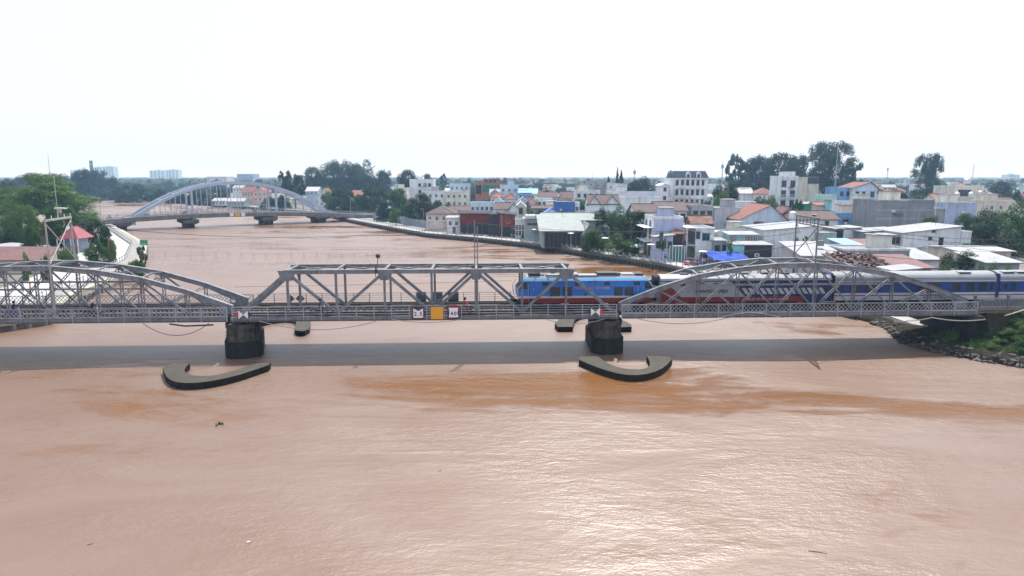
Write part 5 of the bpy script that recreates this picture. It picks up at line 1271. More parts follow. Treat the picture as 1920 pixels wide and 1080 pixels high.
house('white colonnaded two-storey house above the left red cafe', 882, 926, 382, 244, 10, WB, 'flat', win=(5, 2), par=.5, lm='the colonnaded pale blue house')
root, a, H_, zr = house('white house with brown roof and bare white gable end', 928, 955, 391, 238, 9, WW, 'gx', TBRN, 380, win=(3, 1), lm='the bare white gable house')
m = MB(); m.box(a * .3, a * .95, -.05, 0, H_ - 3, H_ - .6); obj('teal_panel', m, WTE, root)
house('bare white gabled end house next to the brown-roofed one', 955, 971, 389, 236, 8, WW, 'gy', TBRN, 381)
root, a, H_, zr = house('cream gabled house front with a tall arched window', 968, 985, 386, 247, 9, WCR, 'gy', WW, 378, lm='the arched cream gable')
window(root, 0, 0, H_ - 2.9, 1.5, 2.2, FRD)
house('pale house with sky-blue roof panels and white gable trim', 968, 992, 380, 262, 9, WBE, 'gy', TINB, 370, lm='the sky-blue roof house')
house('white villa with orange pyramid roof among pale blue roofs', 945, 967, 373, 268, 8, WW, 'hip', TORG, 363, win=(3, 1), lm='the orange pyramid roof')
house('long hipped orange-red roof house behind the colonnaded house', 921, 944, 369, 272, 9, WW, 'hip', TORG, 361, win=(3, 1))
house('white house with small sky-blue gable facing the river', 927, 943, 378, 258, 7, WW, 'gy', TINB, 371)
house('grey-pink gable house right of the sky-blue roof house', 988, 1006, 379, 262, 8, WPK, 'gy', TBRN, 369, win=(2, 1))
house('white wall house with three teal windows', 1007, 1034, 374, 264, 8, WW, 'flat', win=(3, 1), fr=FRT, lm='the teal-window wall house')
house('low dark brown roof between bushes and the teal-window house', 998, 1038, 390, 238, 7, WGR, 'gx', TBRN, 385)
root, a, H_, zr = house('unfinished raw brick building with green safety net', 891, 949, 344, 330, 14, WBK, 'flat', par=.3, rc=CONCM, lm='the unfinished brick building', cat='building')
m = MB(); m.box(-a * .52, a * .55, -.1, 0, H_ - 4.0, H_ - .8); obj('safety_net', m, mat('green_net', (.02, .16, .13), .8, 0, .3, .6), root); m = MB(); m.box(-a * .95, -a * .6, -.06, 0, H_ - 5, H_ - .8); obj('dark_opening', m, SIGNK, root).name = 'open_bay'  # black panel at the unfinished bay paints in its shaded depth
m = MB(); m.box(-a * .45, a * .4, 2, 9, H_ + .3, H_ + 2.1); t_ = obj('roof_storey', m, WBK, root)
for k in range(3): window(root, -a * .3 + k * a * .28, 2.0, H_ + .6, 1.1, 1.0, FRD)
house('pale blue block building right of the brick shell', 938, 972, 349, 296, 11, WB, 'flat', win=(3, 1), lm='the pale blue block building')
house('small grey gabled shed at the foot of the brick shell', 919, 937, 362, 292, 8, WGR, 'gy', TINS, 355, name='shed', cat='shed')
house('bluish low house right of the pale blue block', 973, 997, 361, 288, 9, WBL, 'gx', TINB, 358, win=(3, 1))
house('pale blue two-storey house left of the brick shell', 843, 879, 346, 334, 11, WB, 'flat', win=(4, 2), lm='the left pale blue house')
house('cream terrace house row behind the riverside trees', 836, 877, 361, 312, 10, WCR, 'flat', win=(4, 2), lm='the cream terrace')
house('long white low house behind the riverside trees', 791, 834, 360, 316, 10, WW, 'flat', win=(4, 1), lm='the long low white house')
root, a, H_, zr = house('tall white four-storey block with crenellated roof edge', 768, 812, 339, 382, 13, WW, 'flat', par=.9, lm='the white four-storey block', cat='building')
for r0 in range(3):
    for x in (-.15, .3, .7): window(root, a * x, 0, H_ - 3.2 - r0 * 3.6, 1.6, 1.7, FRD)
m = MB(); m.box(-a * .35, a * .1, 3, 8, H_, H_ + 2.4); obj('stair_tower', m, WW, root)
house('white wall house left of the four-storey block', 737, 763, 354, 372, 10, WW, 'flat')
house('white house with terrace columns behind the dark trees', 729, 763, 366, 332, 10, WCR, 'flat', win=(4, 1))
house('brown-roofed white house with gables, far behind the deep blue box', 1011, 1046, 369, 308, 9, WW, 'gx', TBRN, 360, win=(3, 1))
house('steep brown roof house beside an orange side wall', 1053, 1077, 371, 298, 9, WPK, 'gx', TBRN, 359)
house('white two-storey house with dark windows behind the twin gables', 1080, 1125, 359, 282, 11, WW, 'flat', win=(4, 1), fr=FRD, lm='the dark-windowed white house')
house('tall grey slab house with balconies on the skyline', 1101, 1117, 340, 372, 10, WGR, 'flat', win=(1, 2), lm='the grey slab house')
house('grey rough-walled house right of the grey slab house', 1118, 1137, 342, 374, 10, WGR, 'flat', win=(2, 1))
house('white curved-roof house near the conifers', 1139, 1176, 345, 368, 12, WW, 'shed_l', TINW, 342, win=(3, 1))
house('white rear house right of the twin gables', 1143, 1174, 361, 262, 10, WW, 'flat', par=.4)
house('blue-grey roofed house before the round dark tree', 1176, 1219, 367, 272, 10, WB, 'gx', SLATE, 358)
house('pale blue plain house left of the villa', 1214, 1240, 361, 286, 10, WB, 'flat', par=.3)
# French-style villa
root, a, H_, zr = house('ornate white villa with blue-grey mansard roof and corner dome', 1254, 1328, 334, 265, 14, WW, 'flat', par=0, name='villa', cat='villa', lm='the mansard villa')
m = MB(); m.hexa([(-a + 2, -.3, H_), (a + .3, -.3, H_), (a + .3, 14.3, H_), (-a + 2, 14.3, H_), (-a + 2.6, 1.0, H_ + 2.6), (a - .9, 1.0, H_ + 2.6), (a - .9, 13, H_ + 2.6), (-a + 2.6, 13, H_ + 2.6)]); obj('mansard_roof', m, SLATE, root)
m = MB(); m.box(-a + 2.4, a - .7, .8, 13.2, H_ + 2.6, H_ + 2.8); obj('roof_cornice', m, WW, root)
m = MB(); m.box(-a - .15, a + .15, -.35, 0, H_ - .3, H_ + .05); m.box(-a - .1, a + .1, -.25, 0, H_ - 4.0, H_ - 3.75); m.box(-a - .1, a + .1, -.25, 0, H_ - 7.7, H_ - 7.45); obj('cornice', m, WW, root)
for x in (-a * .02, a * .5):
    m = MB(); m.box(x - .9, x + .9, -.2, 1.2, H_, H_ + 1.6); m.add([(x - 1, -.25, H_ + 1.6), (x + 1, -.25, H_ + 1.6), (x, -.25, H_ + 2.5), (x - 1, 1.2, H_ + 1.6), (x + 1, 1.2, H_ + 1.6), (x, 1.2, H_ + 2.5)], [(0, 1, 2), (0, 2, 5, 3), (1, 4, 5, 2)]); d_ = obj('dormer', m, WW, root); window(d_, x, -.2, H_ + .25, .9, 1.1, FRD)
m = MB(); m.lathe([(1.3, H_), (1.35, H_ + .9), (1.0, H_ + 1.9), (.45, H_ + 2.5), (.05, H_ + 3.2)], 10, c=(-a + .9, .9)); obj('dome', m, SLATE, root)
m = MB(); m.lathe([(1.45, 0), (1.45, H_ + .1)], 10, c=(-a + .9, .9)); obj('corner_tower', m, WW, root)
for r0 in range(3):
    for i in range(6):
        x = -a + 3.3 + i * (2 * a - 4) / 5.6; window(root, x, 0, H_ - 2.7 - r0 * 3.7, 1.15, 1.9, FRD)
for i in range(7):
    m = MB(); x = -a + 2.3 + i * (2 * a - 3) / 6.3; m.box(x - .16, x + .16, -.22, 0, 0, H_ - .3); obj('pilaster', m, WW, root)
for r0 in (0, 1): balcony(root, -a * .35, 0, H_ - 3.6 - r0 * 3.7, 3.2)
root, a, H_, zr = house('low wing of the ornate villa with arched gable', 1240, 1254, 347, 262, 10, WW, 'gy', WW, 344, name='villa_wing', cat='villa wing', win=(1, 2), fr=FRD)
# beige party-wall town house
root, a, H_, zr = house('four-storey town house with white balcony front and bare beige side', 1462, 1497, 334, 240, 9, WW, 'flat', par=.8, lm='the balconied town house', cat='building')
for r0 in range(3):
    for x in (-a * .5, a * .45):
        window(root, x, 0, H_ - 3.0 - r0 * 3.4, 1.7, 2.1, FRD)
        if r0: balcony(root, x, 0, H_ - 3.2 - r0 * 3.4, 2.3, m_=FRD if r0 == 2 else WW)
m = MB(); m.box(2 * a - a, a + 7.4, .4, 12, 0, H_ + .4); obj('side_block', m, WBE, root, (0, 0, 0))
m = MB(); m.box(-a * .3, a * .8, 2, 7, H_ + .3, H_ + 2.2); obj('roof_storey', m, WW, root)
m = MB(); m.box(a + 3.5, a + 7.6, .2, .4, H_ - 1.9, H_ + .3); obj('terrace_window', m, GLASS, root)
root, a, H_, zr = house('pale blue house with red hipped roof and white window bands', 1599, 1646, 352, 224, 11, WB, 'gy', TRED_, 341, rx=1632, win=None, lm='the red-roofed pale blue house')
for x in (-a * .6, -a * .1, a * .6): window(root, x, 0, H_ - 3.0, 1.2, 1.7, FRD)
m = MB(); m.box(-a, a, -.08, 0, H_ - 3.8, H_ - 3.5); obj('band', m, WW, root)
house('bluer narrow house with roof terrace left of the red-roofed blue house', 1573, 1597, 354, 226, 10, WBL, 'flat', win=(2, 1), fr=FRD)
house('aqua shed wall left of the white block', 1569, 1587, 383, 200, 8, WAQ, 'shed_l', TING, 377, name='shed', cat='shed')
house('pale grey low house below the narrow blue house', 1545, 1569, 368, 214, 8, WMINT, 'flat', rc=TINS)
house('green canopied yard house between pink roof and aqua shed', 1508, 1533, 383, 212, 7, mat('green_canvas', (.05, .30, .20), .8), 'shed_b', TING, 381, name='shed', cat='shelter')
house('small house with pale pink roof next to the green canopy', 1532, 1546, 384, 208, 7, WBE, 'gx', TORG, 379)
house('white house with red hipped roofs left of the town house', 1420, 1456, 363, 292, 10, WW, 'hip', TRED_, 352, win=(4, 1), lm='the red hip-roof house')
house('white tin-roofed hall between trees and red hip roofs', 1388, 1412, 362, 298, 10, WW, 'gx', TINW, 354)
house('flat white roofs above the big red gable', 1377, 1418, 379, 232, 9, WW, 'flat', par=.2, rc=TINW)
# beyond the arch bridge
house('pink house with bright red roof seen through the arch', 453, 474, 360, 470, 12, WPK, 'gx', TRED_, 349, win=(4, 1), lm='the red-roof pink house')
house('salmon gabled house right of the red roof, seen through the arch', 475, 499, 359, 462, 11, WPK, 'gy', TORG, 351, win=(3, 2))
house('low hall with long white roof seen through the arch', 424, 457, 377, 430, 10, WGN, 'gx', TINW, 371, win=(5, 1))
house('white shed behind the arch hangers at the left', 398, 422, 376, 452, 9, WW, 'gx', TINW, 371, name='shed', cat='shed', win=(4, 1))
house('white house with red gable roof right of the arch', 597, 618, 366, 398, 10, WW, 'gy', TRED_, 353, win=(2, 2), lm='the red gable right of the arch')
house('pale roof house cluster behind the arch end', 573, 596, 358, 440, 11, WB, 'gx', TINW, 350, win=(3, 1))
house('pale house with grey tiles above the left of the arch', 436, 455, 352, 560, 12, WW, 'gx', TINS, 347, win=(3, 1))
house('distant white rectangular block above the left of the arch top', 388, 425, 332, 930, 26, WW, 'flat', par=.6, cat='building', win=(5, 2))
house('distant blue-grey rectangular block above the arch top', 444, 474, 327, 930, 24, WLI, 'flat', par=.6, cat='building', win=(4, 3))
for k, (x0, x1, yt, Y, l) in enumerate(((172, 190, 314, 2500, 'left half of the hazy apartment tower pair behind the left trees'), (192, 212, 313, 2500, 'right half of the hazy apartment tower pair behind the left trees'), (280, 308, 320, 2700, 'hazy apartment slab left of the arch top'), (309, 334, 319, 2720, 'hazy apartment slab just right of its lower twin'), (131, 148, 320, 2600, 'faint low tower left of the chimney'), (1893, 1912, 328, 1900, 'hazy office tower at the right edge of the skyline'), (1022, 1040, 333, 3000, 'faint far block on the horizon behind the town'))):
    root, a, H_, zr = house(l, x0, x1, yt, Y, 30, WB, 'flat', par=1.0, cat='tower block', name='tower_block')
    nr = max(2, int(H_ / 7))
    m = MB(); m.box(-a * .3, a * .3, 8, 20, H_, H_ + 4); obj('lift_house', m, WB, root)
    for i in range(4):
        for r0 in range(nr):
            window(root, -a + (i + .5) * a / 2, 0, H_ - 5 - r0 * 7, a * .25, 4, FRD)
# --- left bank
LG = LZ + .01
root, a, H_, zr = house('dark-roofed riverside house with steep central gable on the left bank', -60, 106, 437, 186, 6, wallm('taupe', (.34, .29, .27)), 'gx', mat('tile_taupe', (.30, .25, .22), .85, 0, .2, .6, (.15, .12, .1), .6, ribs=('X', 1.6)), 405, zg=LG, win=(7, 1), fr=FRD, lm='the dark-roofed left house')
x = a - 5.0; m = MB(); m.poly([(x - 5, -.6, H_ - .6), (x + 5, -.6, H_ - .6), (x, -.6, H_ + 4.4)]); obj('gable', m, wallm('gable_brown', (.14, .10, .09)), root)
rr = MB(); slab(rr, [(x - 5.6, -1.2, H_ - 1), (x, -1.2, H_ + 4.9), (x, 8, H_ + 4.9), (x - 5.6, 8, H_ - 1)], .2); slab(rr, [(x, -1.2, H_ + 4.9), (x + 5.6, -1.2, H_ - 1), (x + 5.6, 8, H_ - 1), (x, 8, H_ + 4.9)], .2); obj('gable_roof', rr, MATS['tile_taupe'], root)
dm = MB()
for sg in (1, -1):
    pass
xc = -a * .45; s0 = (zr - H_) / 7.0
pts = [(xc, 1.2), (xc + 1.9, 2.7), (xc, 4.2), (xc - 1.9, 2.7)]
for i in range(4):
    p, q = pts[i], pts[(i + 1) % 4]; dm.bar((p[0], p[1], H_ + s0 * p[1] + .1), (q[0], q[1], H_ + s0 * q[1] + .1), .5, .12)
obj('roof_diamond', dm, TBRN, root)
tw = thing('chimney_tower', 'tall pink and white tapering tower beside the dark-roofed house', 'tower', (atY(117, 450, 178).x, 178, LG))
zt_ = atY(117, 388, 178).z - LG
m = MB(); m.box(-1.4, 1.4, -1.4, 1.4, 0, zt_ * .52); obj('base', m, WW, tw); m = MB(); m.hexa([(-.75, -.75, zt_ * .52), (.75, -.75, zt_ * .52), (.75, .75, zt_ * .52), (-.75, .75, zt_ * .52), (-.35, -.35, zt_ * .95), (.35, -.35, zt_ * .95), (.35, .35, zt_ * .95), (-.35, .35, zt_ * .95)]); obj('shaft', m, WPK, tw)
m = MB(); m.box(-1.5, 1.8, -.9, .9, zt_ * .95, zt_ * .98); obj('cap', m, WW, tw)
for k in range(3):
    m = MB(); m.box(-.2 + .0, .2, -1.46, -1.4, 1.2 + k * 1.6, 2.2 + k * 1.6); obj('window', m, FRD, tw)
root, a, H_, zr = house('riverside pavilion with layered bright red hipped roof', 121, 143, 446, 163, 4.5, wallm('pavilion_grey', (.26, .30, .38)), 'hip', mat('tin_bright_red', (.30, .065, .08), .6, 0, .12, .5, (.5, .3, .3), .3, ribs=('X', 2)), 424, zg=LG, over=1.0, lm='the red pavilion')
m = MB(); m.box(-.4, 2.6, -2.0, -1.0, H_ - 2.0, H_ - 1.88); obj('awning', m, MATS['tin_bright_red'], root)
for k in range(4):
    m = MB(); xx = -a - 1 + k * (2 * a + 2) / 3; m.box(xx - .1, xx + .1, -1.4, -1.2, 0, H_ - .2); obj('post', m, WW, root)
house('low house with maroon tin roof by the left gantry', -30, 84, 489, 128, 3.6, WBE, 'shed_b', TMAR, 468, zg=LG, over=.5, lm='the maroon left roof')
house('white tin-walled shed at the left edge behind the maroon roof', -20, 44, 468, 146, 7, TINW, 'shed_l', TINW, 462, zg=LG, name='shed', cat='shed')
# ---------------------------------------------------------------- trees
def leafm(n, c, v=.35):
    if n in MATS: return MATS[n]
    m = bpy.data.materials.new(n); m.use_nodes = True; nd = m.node_tree.nodes; L = m.node_tree.links
    b = nd['Principled BSDF']; b.inputs['Roughness'].default_value = .55; b.inputs['Specular IOR Level'].default_value = .2
    g = nd.new('ShaderNodeNewGeometry'); oi = nd.new('ShaderNodeObjectInfo')
    cr = nd.new('ShaderNodeValToRGB'); e = cr.color_ramp.elements
    e[0].position = 0; e[0].color = (*[x * (1 - v) for x in c], 1); e[1].position = 1; e[1].color = (*[x * (1 + v) for x in c], 1)
    ad = nd.new('ShaderNodeMath'); ad.operation = 'MULTIPLY_ADD'; ad.inputs[1].default_value = .7
    ml = nd.new('ShaderNodeMath'); ml.operation = 'MULTIPLY'; ml.inputs[1].default_value = .3
    L.new(oi.outputs['Random'], ml.inputs[0]); L.new(g.outputs['Random Per Island'], ad.inputs[0]); L.new(ml.outputs[0], ad.inputs[2]); L.new(ad.outputs[0], cr.inputs[0])
    L.new(cr.outputs[0], b.inputs['Base Color'])
    tr = nd.new('ShaderNodeBsdfTranslucent'); L.new(cr.outputs[0], tr.inputs[0]); mx = nd.new('ShaderNodeMixShader'); mx.inputs[0].default_value = .36
    L.new(b.outputs[0], mx.inputs[1]); L.new(tr.outputs[0], mx.inputs[2]); L.new(mx.outputs[0], nd['Material Output'].inputs[0])
    MATS[n] = m; return m
LFD = leafm('leaves_dark', (.026, .060, .021)); LFM = leafm('leaves_mid', (.048, .112, .022)); LFL = leafm('leaves_light', (.095, .165, .045)); LFG = leafm('leaves_rain_tree', (.085, .165, .03)); LFF = leafm('leaves_far', (.030, .060, .036)); LFY = leafm('leaves_yellow', (.16, .20, .06))
BARK = mat('bark', (.09, .07, .055), .95, 0, .3, 2)
RT = random.Random(11)
def crown_pts(kind, RT):
    """clump centres (unit crown: radius 1 in plan, height 0..1) with clump radii"""
    C = []
    if kind == 'round':
        for _ in range(64):
            a = RT.uniform(0, 6.283); u = RT.random() ** .5; h = RT.uniform(.12, 1); r = u * (1 - (abs(h - .48) / .56) ** 2.4) ** .5 if abs(h - .48) < .56 else 0
            C.append((r * .86 * math.cos(a), r * .86 * math.sin(a), h * .9, RT.uniform(.15, .27)))
    elif kind == 'tall':
        for _ in range(62):
            a = RT.uniform(0, 6.283); h = RT.uniform(.1, .93); r = RT.random() ** .45 * (.5 + .5 * math.sin(math.pi * min(1, h * 1.05)) ** .7)
            C.append((r * .85 * math.cos(a), r * .85 * math.sin(a), h, RT.uniform(.13, .25)))
    elif kind == 'airy':
        for _ in range(40):
            a = RT.uniform(0, 6.283); h = RT.uniform(.2, .95); r = RT.random() ** .4 * (1 - (abs(h - .6) / .5) ** 2) ** .5 if abs(h - .6) < .5 else .1
            C.append((r * .9 * math.cos(a), r * .9 * math.sin(a), h, RT.uniform(.12, .2)))
    elif kind == 'layer':
        for k in range(7):
            h = .22 + .12 * k; rr = (.95, 1.0, .95, .86, .72, .55, .3)[k]
            for _ in range((26, 28, 27, 23, 19, 14, 9)[k]):
                a = RT.uniform(0, 6.283); r = rr * RT.random() ** .45; C.append((r * .9 * math.cos(a), r * .9 * math.sin(a), h - .1 * r + RT.uniform(-.07, .06), RT.uniform(.13, .24), .4))
    elif kind == 'bush':
        for _ in range(44):
            a = RT.uniform(0, 6.283); r = RT.random() ** .5; h = RT.uniform(.05, .9) * (1 - .45 * r * r); C.append((r * .8 * math.cos(a), r * .8 * math.sin(a), h, RT.uniform(.16, .3)))
    elif kind == 'cone':
        for k in range(34):
            h = k / 34; r = (1 - h) * .85 + .05
            for _ in range(3):
                a = RT.uniform(0, 6.283); C.append((r * math.cos(a) * RT.uniform(.3, 1), r * math.sin(a) * RT.uniform(.3, 1), .08 + h * .9, .16 * (1 - h) + .05))
    return C
def crown_mesh(kind, nleaf, size, m, seed, dens=1.0):
    RT = random.Random(seed); C = crown_pts(kind, RT); tot = sum(c[3] ** 2 for c in C); v = []; f = []
    for c in C:
        flat = c[4] if len(c) > 4 else .6; n_ = max(5, int(nleaf * c[3] ** 2 / tot))
        for _ in range(n_):
            # leaves gather on the clump's shell
            z = RT.uniform(-.7, 1); a = RT.uniform(0, 6.283); q = math.sqrt(max(0, 1 - z * z)); rr = c[3] * RT.uniform(.55, 1.1)
            nx, ny, nz = q * math.cos(a), q * math.sin(a), z
            p = Vector((c[0] + nx * rr, c[1] + ny * rr, c[2] + nz * rr * flat))
            if p.z < .02: p.z = .02 + RT.random() * .05
            n = (Vector((nx, ny, nz + .35)) + Vector((RT.uniform(-.8, .8), RT.uniform(-.8, .8), RT.uniform(-.5, .8)))).normalized()
            t = n.orthogonal().normalized(); t.rotate(Matrix.Rotation(RT.uniform(0, 6.283), 3, n)); b_ = n.cross(t)
            t.z *= .6; b_.z *= .6; s = size * RT.uniform(.6, 1.4); l = s * RT.uniform(1.1, 1.7); i = len(v)
            v += [tuple(p - t * l), tuple(p - b_ * s * .55 + n * s * .12), tuple(p + t * l), tuple(p + b_ * s * .55 + n * s * .12)]; f.append((i, i + 1, i + 2, i + 3))
    me = bpy.data.meshes.new('crown'); me.from_pydata(v, [], f); me.materials.append(m); me.update(); return me
def trunk_mesh(kind, seed):
    RT = random.Random(seed); m = MB(); th = .55
    m.cyl((0, 0, -.02), (.01, .0, .3), .075, .05, 7); m.cyl((.01, 0, .3), (.0, .02, th + .15), .05, .02, 6)
    for k in range(9 if kind != 'cone' else 0):
        a = RT.uniform(0, 6.283); z0 = RT.uniform(.18, .5); r = RT.uniform(.35, .75); z1 = z0 + RT.uniform(.15, .4)
        mid = (r * .45 * math.cos(a + .2), r * .45 * math.sin(a + .2), (z0 + z1) / 2 + .05)
        m.cyl((0, 0, z0), mid, .03, .02, 5, cap=False); m.cyl(mid, (r * math.cos(a), r * math.sin(a), z1), .02, .007, 5, cap=False)
    if kind == 'cone': m.cyl((0, 0, .3), (0, 0, .97), .045, .008, 6)
    return m.mesh('trunk', BARK)
PROTO = {}
def proto(kind, mname, m, q):
    """q: 0 far, 1 mid, 2 near -> leaf count and size"""
    k = (kind, mname, q)
    if k not in PROTO:
        n_, s = ((2400, .06), (6500, .04), (13000, .026), (42000, .018))[q]
        PROTO[k] = [(crown_mesh(kind, n_, s, m, 100 * q + i + sum(map(ord, kind + mname))), trunk_mesh(kind, i + 5)) for i in range(2)]
    return PROTO[k]
TREES = []
def tree_at(label, x, y, zg, rad, h, kind='round', m=LFM, q=1, name='tree', cat='tree', group=None, base=.18, scy=1.0):
    """rad: crown radius, h: total height; crown fills from base*h to h"""
    cm, tm = RT.choice(proto(kind, m.name, m, q))
    r = thing(name, label, cat, (x, y, zg), RT.uniform(0, 6.283), group)
    hc = h * (1 - base)
    obj('trunk', tm, None, r, (0, 0, 0), scale=(min(rad, h * .5), min(rad, h * .5), h * .98))
    obj('crown', cm, None, r, (0, 0, h * base), scale=(rad, rad * scy, hc)); TREES.append((x, y, rad)); return r
def tree(label, px, wpx, yt, Y, kind='round', m=LFM, q=1, zg=None, base=.18, name='tree', cat='tree', group=None, yb=None):
    zg = LAND_Z if zg is None else zg; p = atY(px, yt, Y); rad = wpx / FPX * Y * .5 * 1.02
    if yb: base = max(0, (atY(px, yb, Y).z - zg) / (p.z - zg))
    return tree_at(label, p.x, Y, zg, rad, p.z - zg, kind, m, q, name, cat, group, base)
# skyline trees
tree('slim airy tree standing alone left of the tall skyline clump', 1382, 42, 291, 430, 'airy', LFF, 1, base=.2)
tree('rounded tree at the left end of the tall skyline clump', 1422, 60, 291, 425, 'round', LFF, 1)
tree('broad middle tree of the tall skyline clump', 1462, 74, 285, 418, 'round', LFF, 1)
tree('tree between the clump and the giant behind the town house', 1497, 60, 290, 428, 'round', LFF, 1)
tree('giant spreading tree towering over the balconied town house', 1558, 98, 264, 385, 'tall', LFF, 2, base=.25)
tree('leafy side bough tree right of the giant tree', 1598, 44, 305, 392, 'airy', LFF, 1, base=.35)
tree('tall lone billowing tree at the right of the skyline', 1745, 60, 287, 405, 'tall', LFF, 2, base=.12)
tree('dark bushy tree at the foot of the lone billowing tree', 1748, 84, 345, 330, 'bush', LFF, 1, base=.05)
tree('squat dark round tree in front of the tall skyline clump', 1365, 54, 330, 305, 'bush', LFD, 1, base=.05)
tree('broad dark dome tree behind the blue-grey roofs', 1206, 70, 327, 420, 'bush', LFF, 1, base=.02)
tree('lighter round tree at the front of the dark dome tree', 1193, 40, 338, 380, 'round', LFF, 1, base=.05)
tree('tall pointed conifer with two tips on the skyline', 1158, 16, 312, 428, 'cone', LFF, 1, base=.02)
tree('shorter conifer leaning against the tall pointed one', 1165, 24, 318, 432, 'cone', LFF, 1, base=.02)
tree('spiky palm-like tuft tree left of the conifers', 1141, 22, 330, 432, 'cone', LFF, 1, base=.3)
tree('huge leafy tree mass right of the arch bridge, left lobe', 632, 74, 297, 530, 'round', LFF, 2, base=.05)
tree('huge leafy tree mass right of the arch bridge, main lobe', 676, 84, 292, 540, 'bush', LFF, 2, base=.05)
tree('smaller tree on the right shoulder of the huge tree mass', 720, 40, 318, 520, 'round', LFF, 1, base=.08)
tree('tree leaning out left of the huge tree mass', 588, 44, 312, 545, 'round', LFF, 1, base=.1)
tree('dark round-headed tree standing behind the right arch end', 551, 46, 326, 420, 'airy', LFD, 1, base=.2)
tree('thin umbrella-topped tree left of the dark arch-end tree', 533, 26, 320, 425, 'airy', LFD, 1, base=.5)
tree('large dark green tree on the approach road of the arch bridge', 700, 64, 343, 335, 'bush', LFD, 2, base=.02)
tree('dark green tree near the arch end, left of the larger one', 640, 62, 348, 345, 'bush', LFD, 2, base=.02)
tree('dark tree with lighter top beside the large approach tree', 742, 50, 352, 330, 'round', LFM, 1, base=.02)
tree('dark spreading tree behind the white four-storey block', 762, 40, 317, 470, 'round', LFF, 1, base=.1)
tree('flat-topped tree right of the four-storey block roof', 801, 30, 325, 460, 'round', LFF, 1, base=.2)
tree('small lone tree with bare stem on the skyline', 831, 14, 326, 560, 'airy', LFF, 1, base=.35)
tree('pale hazy round tree left of the brick shell', 876, 26, 332, 760, 'bush', LFF, 0, base=0)
tree('pale hazy tree mass behind the brick shell', 905, 36, 331, 740, 'bush', LFF, 0, base=0)
tree('pale hazy high tree mass right of the brick shell', 942, 42, 328, 730, 'bush', LFF, 0, base=0)
tree('dark dense tree in front of the cream terrace', 786, 56, 362, 268, 'round', LFD, 2, base=.02)
tree('dark tree right of the riverside dense tree', 826, 48, 370, 278, 'bush', LFD, 1, base=.02)
tree('young pale green tree at the riverside road by the grey wall', 742, 26, 389, 262, 'round', LFL, 1, base=.1)
tree('dark low tree behind the riverside grey wall', 722, 42, 372, 290, 'bush', LFD, 1, base=.02)
tree('dark bushy tree above the sage restaurant roof', 1008, 42, 386, 232, 'bush', LFD, 1, base=.02)
tree('low green bush tree at the foot of the deep blue box', 1058, 36, 391, 218, 'bush', LFD, 1, base=.02)
tree('round dark tree before the twin-gabled house', 1128, 50, 382, 206, 'bush', LFD, 1, base=.02)
tree('spreading greyish tree right of the twin-gabled house', 1166, 72, 383, 198, 'bush', LFM, 2, base=.02)
tree('tall dark riverside tree beside the lilac house', 1188, 68, 393, 167, 'tall', LFD, 2, base=.02)
tree('round green bush on the promenade edge by the tin kitchen shed', 1112, 58, 423, 167, 'bush', LFM, 2, base=.02, name='bush', cat='bush')
tree('broad leafy bush on the promenade between sheds and lilac house', 1158, 84, 436, 160, 'bush', LFM, 2, base=.02, name='bush', cat='bush')
tree('slender pale shrub before the timber veranda house', 1242, 14, 436, 146, 'airy', LFL, 1, base=.3, name='shrub', cat='shrub')
tree('thin yellowish shrub growing among the blue tarps', 1369, 12, 452, 143, 'airy', LFY, 1, base=.2, name='shrub', cat='shrub')
tree('dark green bushy tree behind the large white slope-roof house', 1748, 60, 405, 158, 'layer', LFM, 2, base=.1)
tree('wide dense dark tree filling the right edge of the town, front lobe', 1850, 120, 386, 156, 'bush', LFD, 2, base=.02)
tree('wide dense dark tree at the right edge, far right lobe', 1912, 110, 376, 162, 'bush', LFM, 2, base=.02)
tree('smaller leafy lobe at the left of the wide dense tree', 1812, 50, 400, 164, 'round', LFM, 2, base=.02)
tree('dark round bush left of the leaning utility pole', 1806, 92, 465, 106, 'bush', LFD, 2, base=.02, name='bush', cat='bush')
tree('pale flowering bush behind the coaches at the right edge', 1884, 66, 478, 96, 'bush', LFL, 2, base=.02, name='bush', cat='bush')
tree('low pale bush behind the coach roof near the maroon roof', 1778, 40, 497, 95, 'bush', LFL, 1, base=.02, name='bush', cat='bush')
tree('low leafy bush beside the pale flowering bush', 1838, 48, 490, 97, 'bush', LFM, 2, base=.02, name='bush', cat='bush')
tree('yellow-green bushy tree left of the balconied town house', 1446, 34, 366, 222, 'round', LFL, 1, base=.05)
tree('pale green tree in front of the villa right corner', 1354, 40, 358, 228, 'round', LFL, 1, base=.05)
tree('dark shrub tree at the right corner of the villa', 1325, 22, 368, 224, 'bush', LFD, 1, base=.02)
tree('bare-topped greyish shrub under the town house', 1500, 30, 376, 214, 'airy', LFM, 1, base=.1)
tree('dark tree behind the red-roofed blue house', 1672, 70, 350, 300, 'bush', LFF, 1, base=.02)
tree('deep green tree right of the town house wall', 1552, 50, 346, 285, 'bush', LFD, 1, base=.02)
tree('hazy dark tree mass behind the cream tank house right', 1880, 44, 339, 420, 'round', LFF, 1, base=.05)
tree('lower dark tree right of the cream tank house', 1900, 46, 349, 310, 'bush', LFD, 1, base=.02)
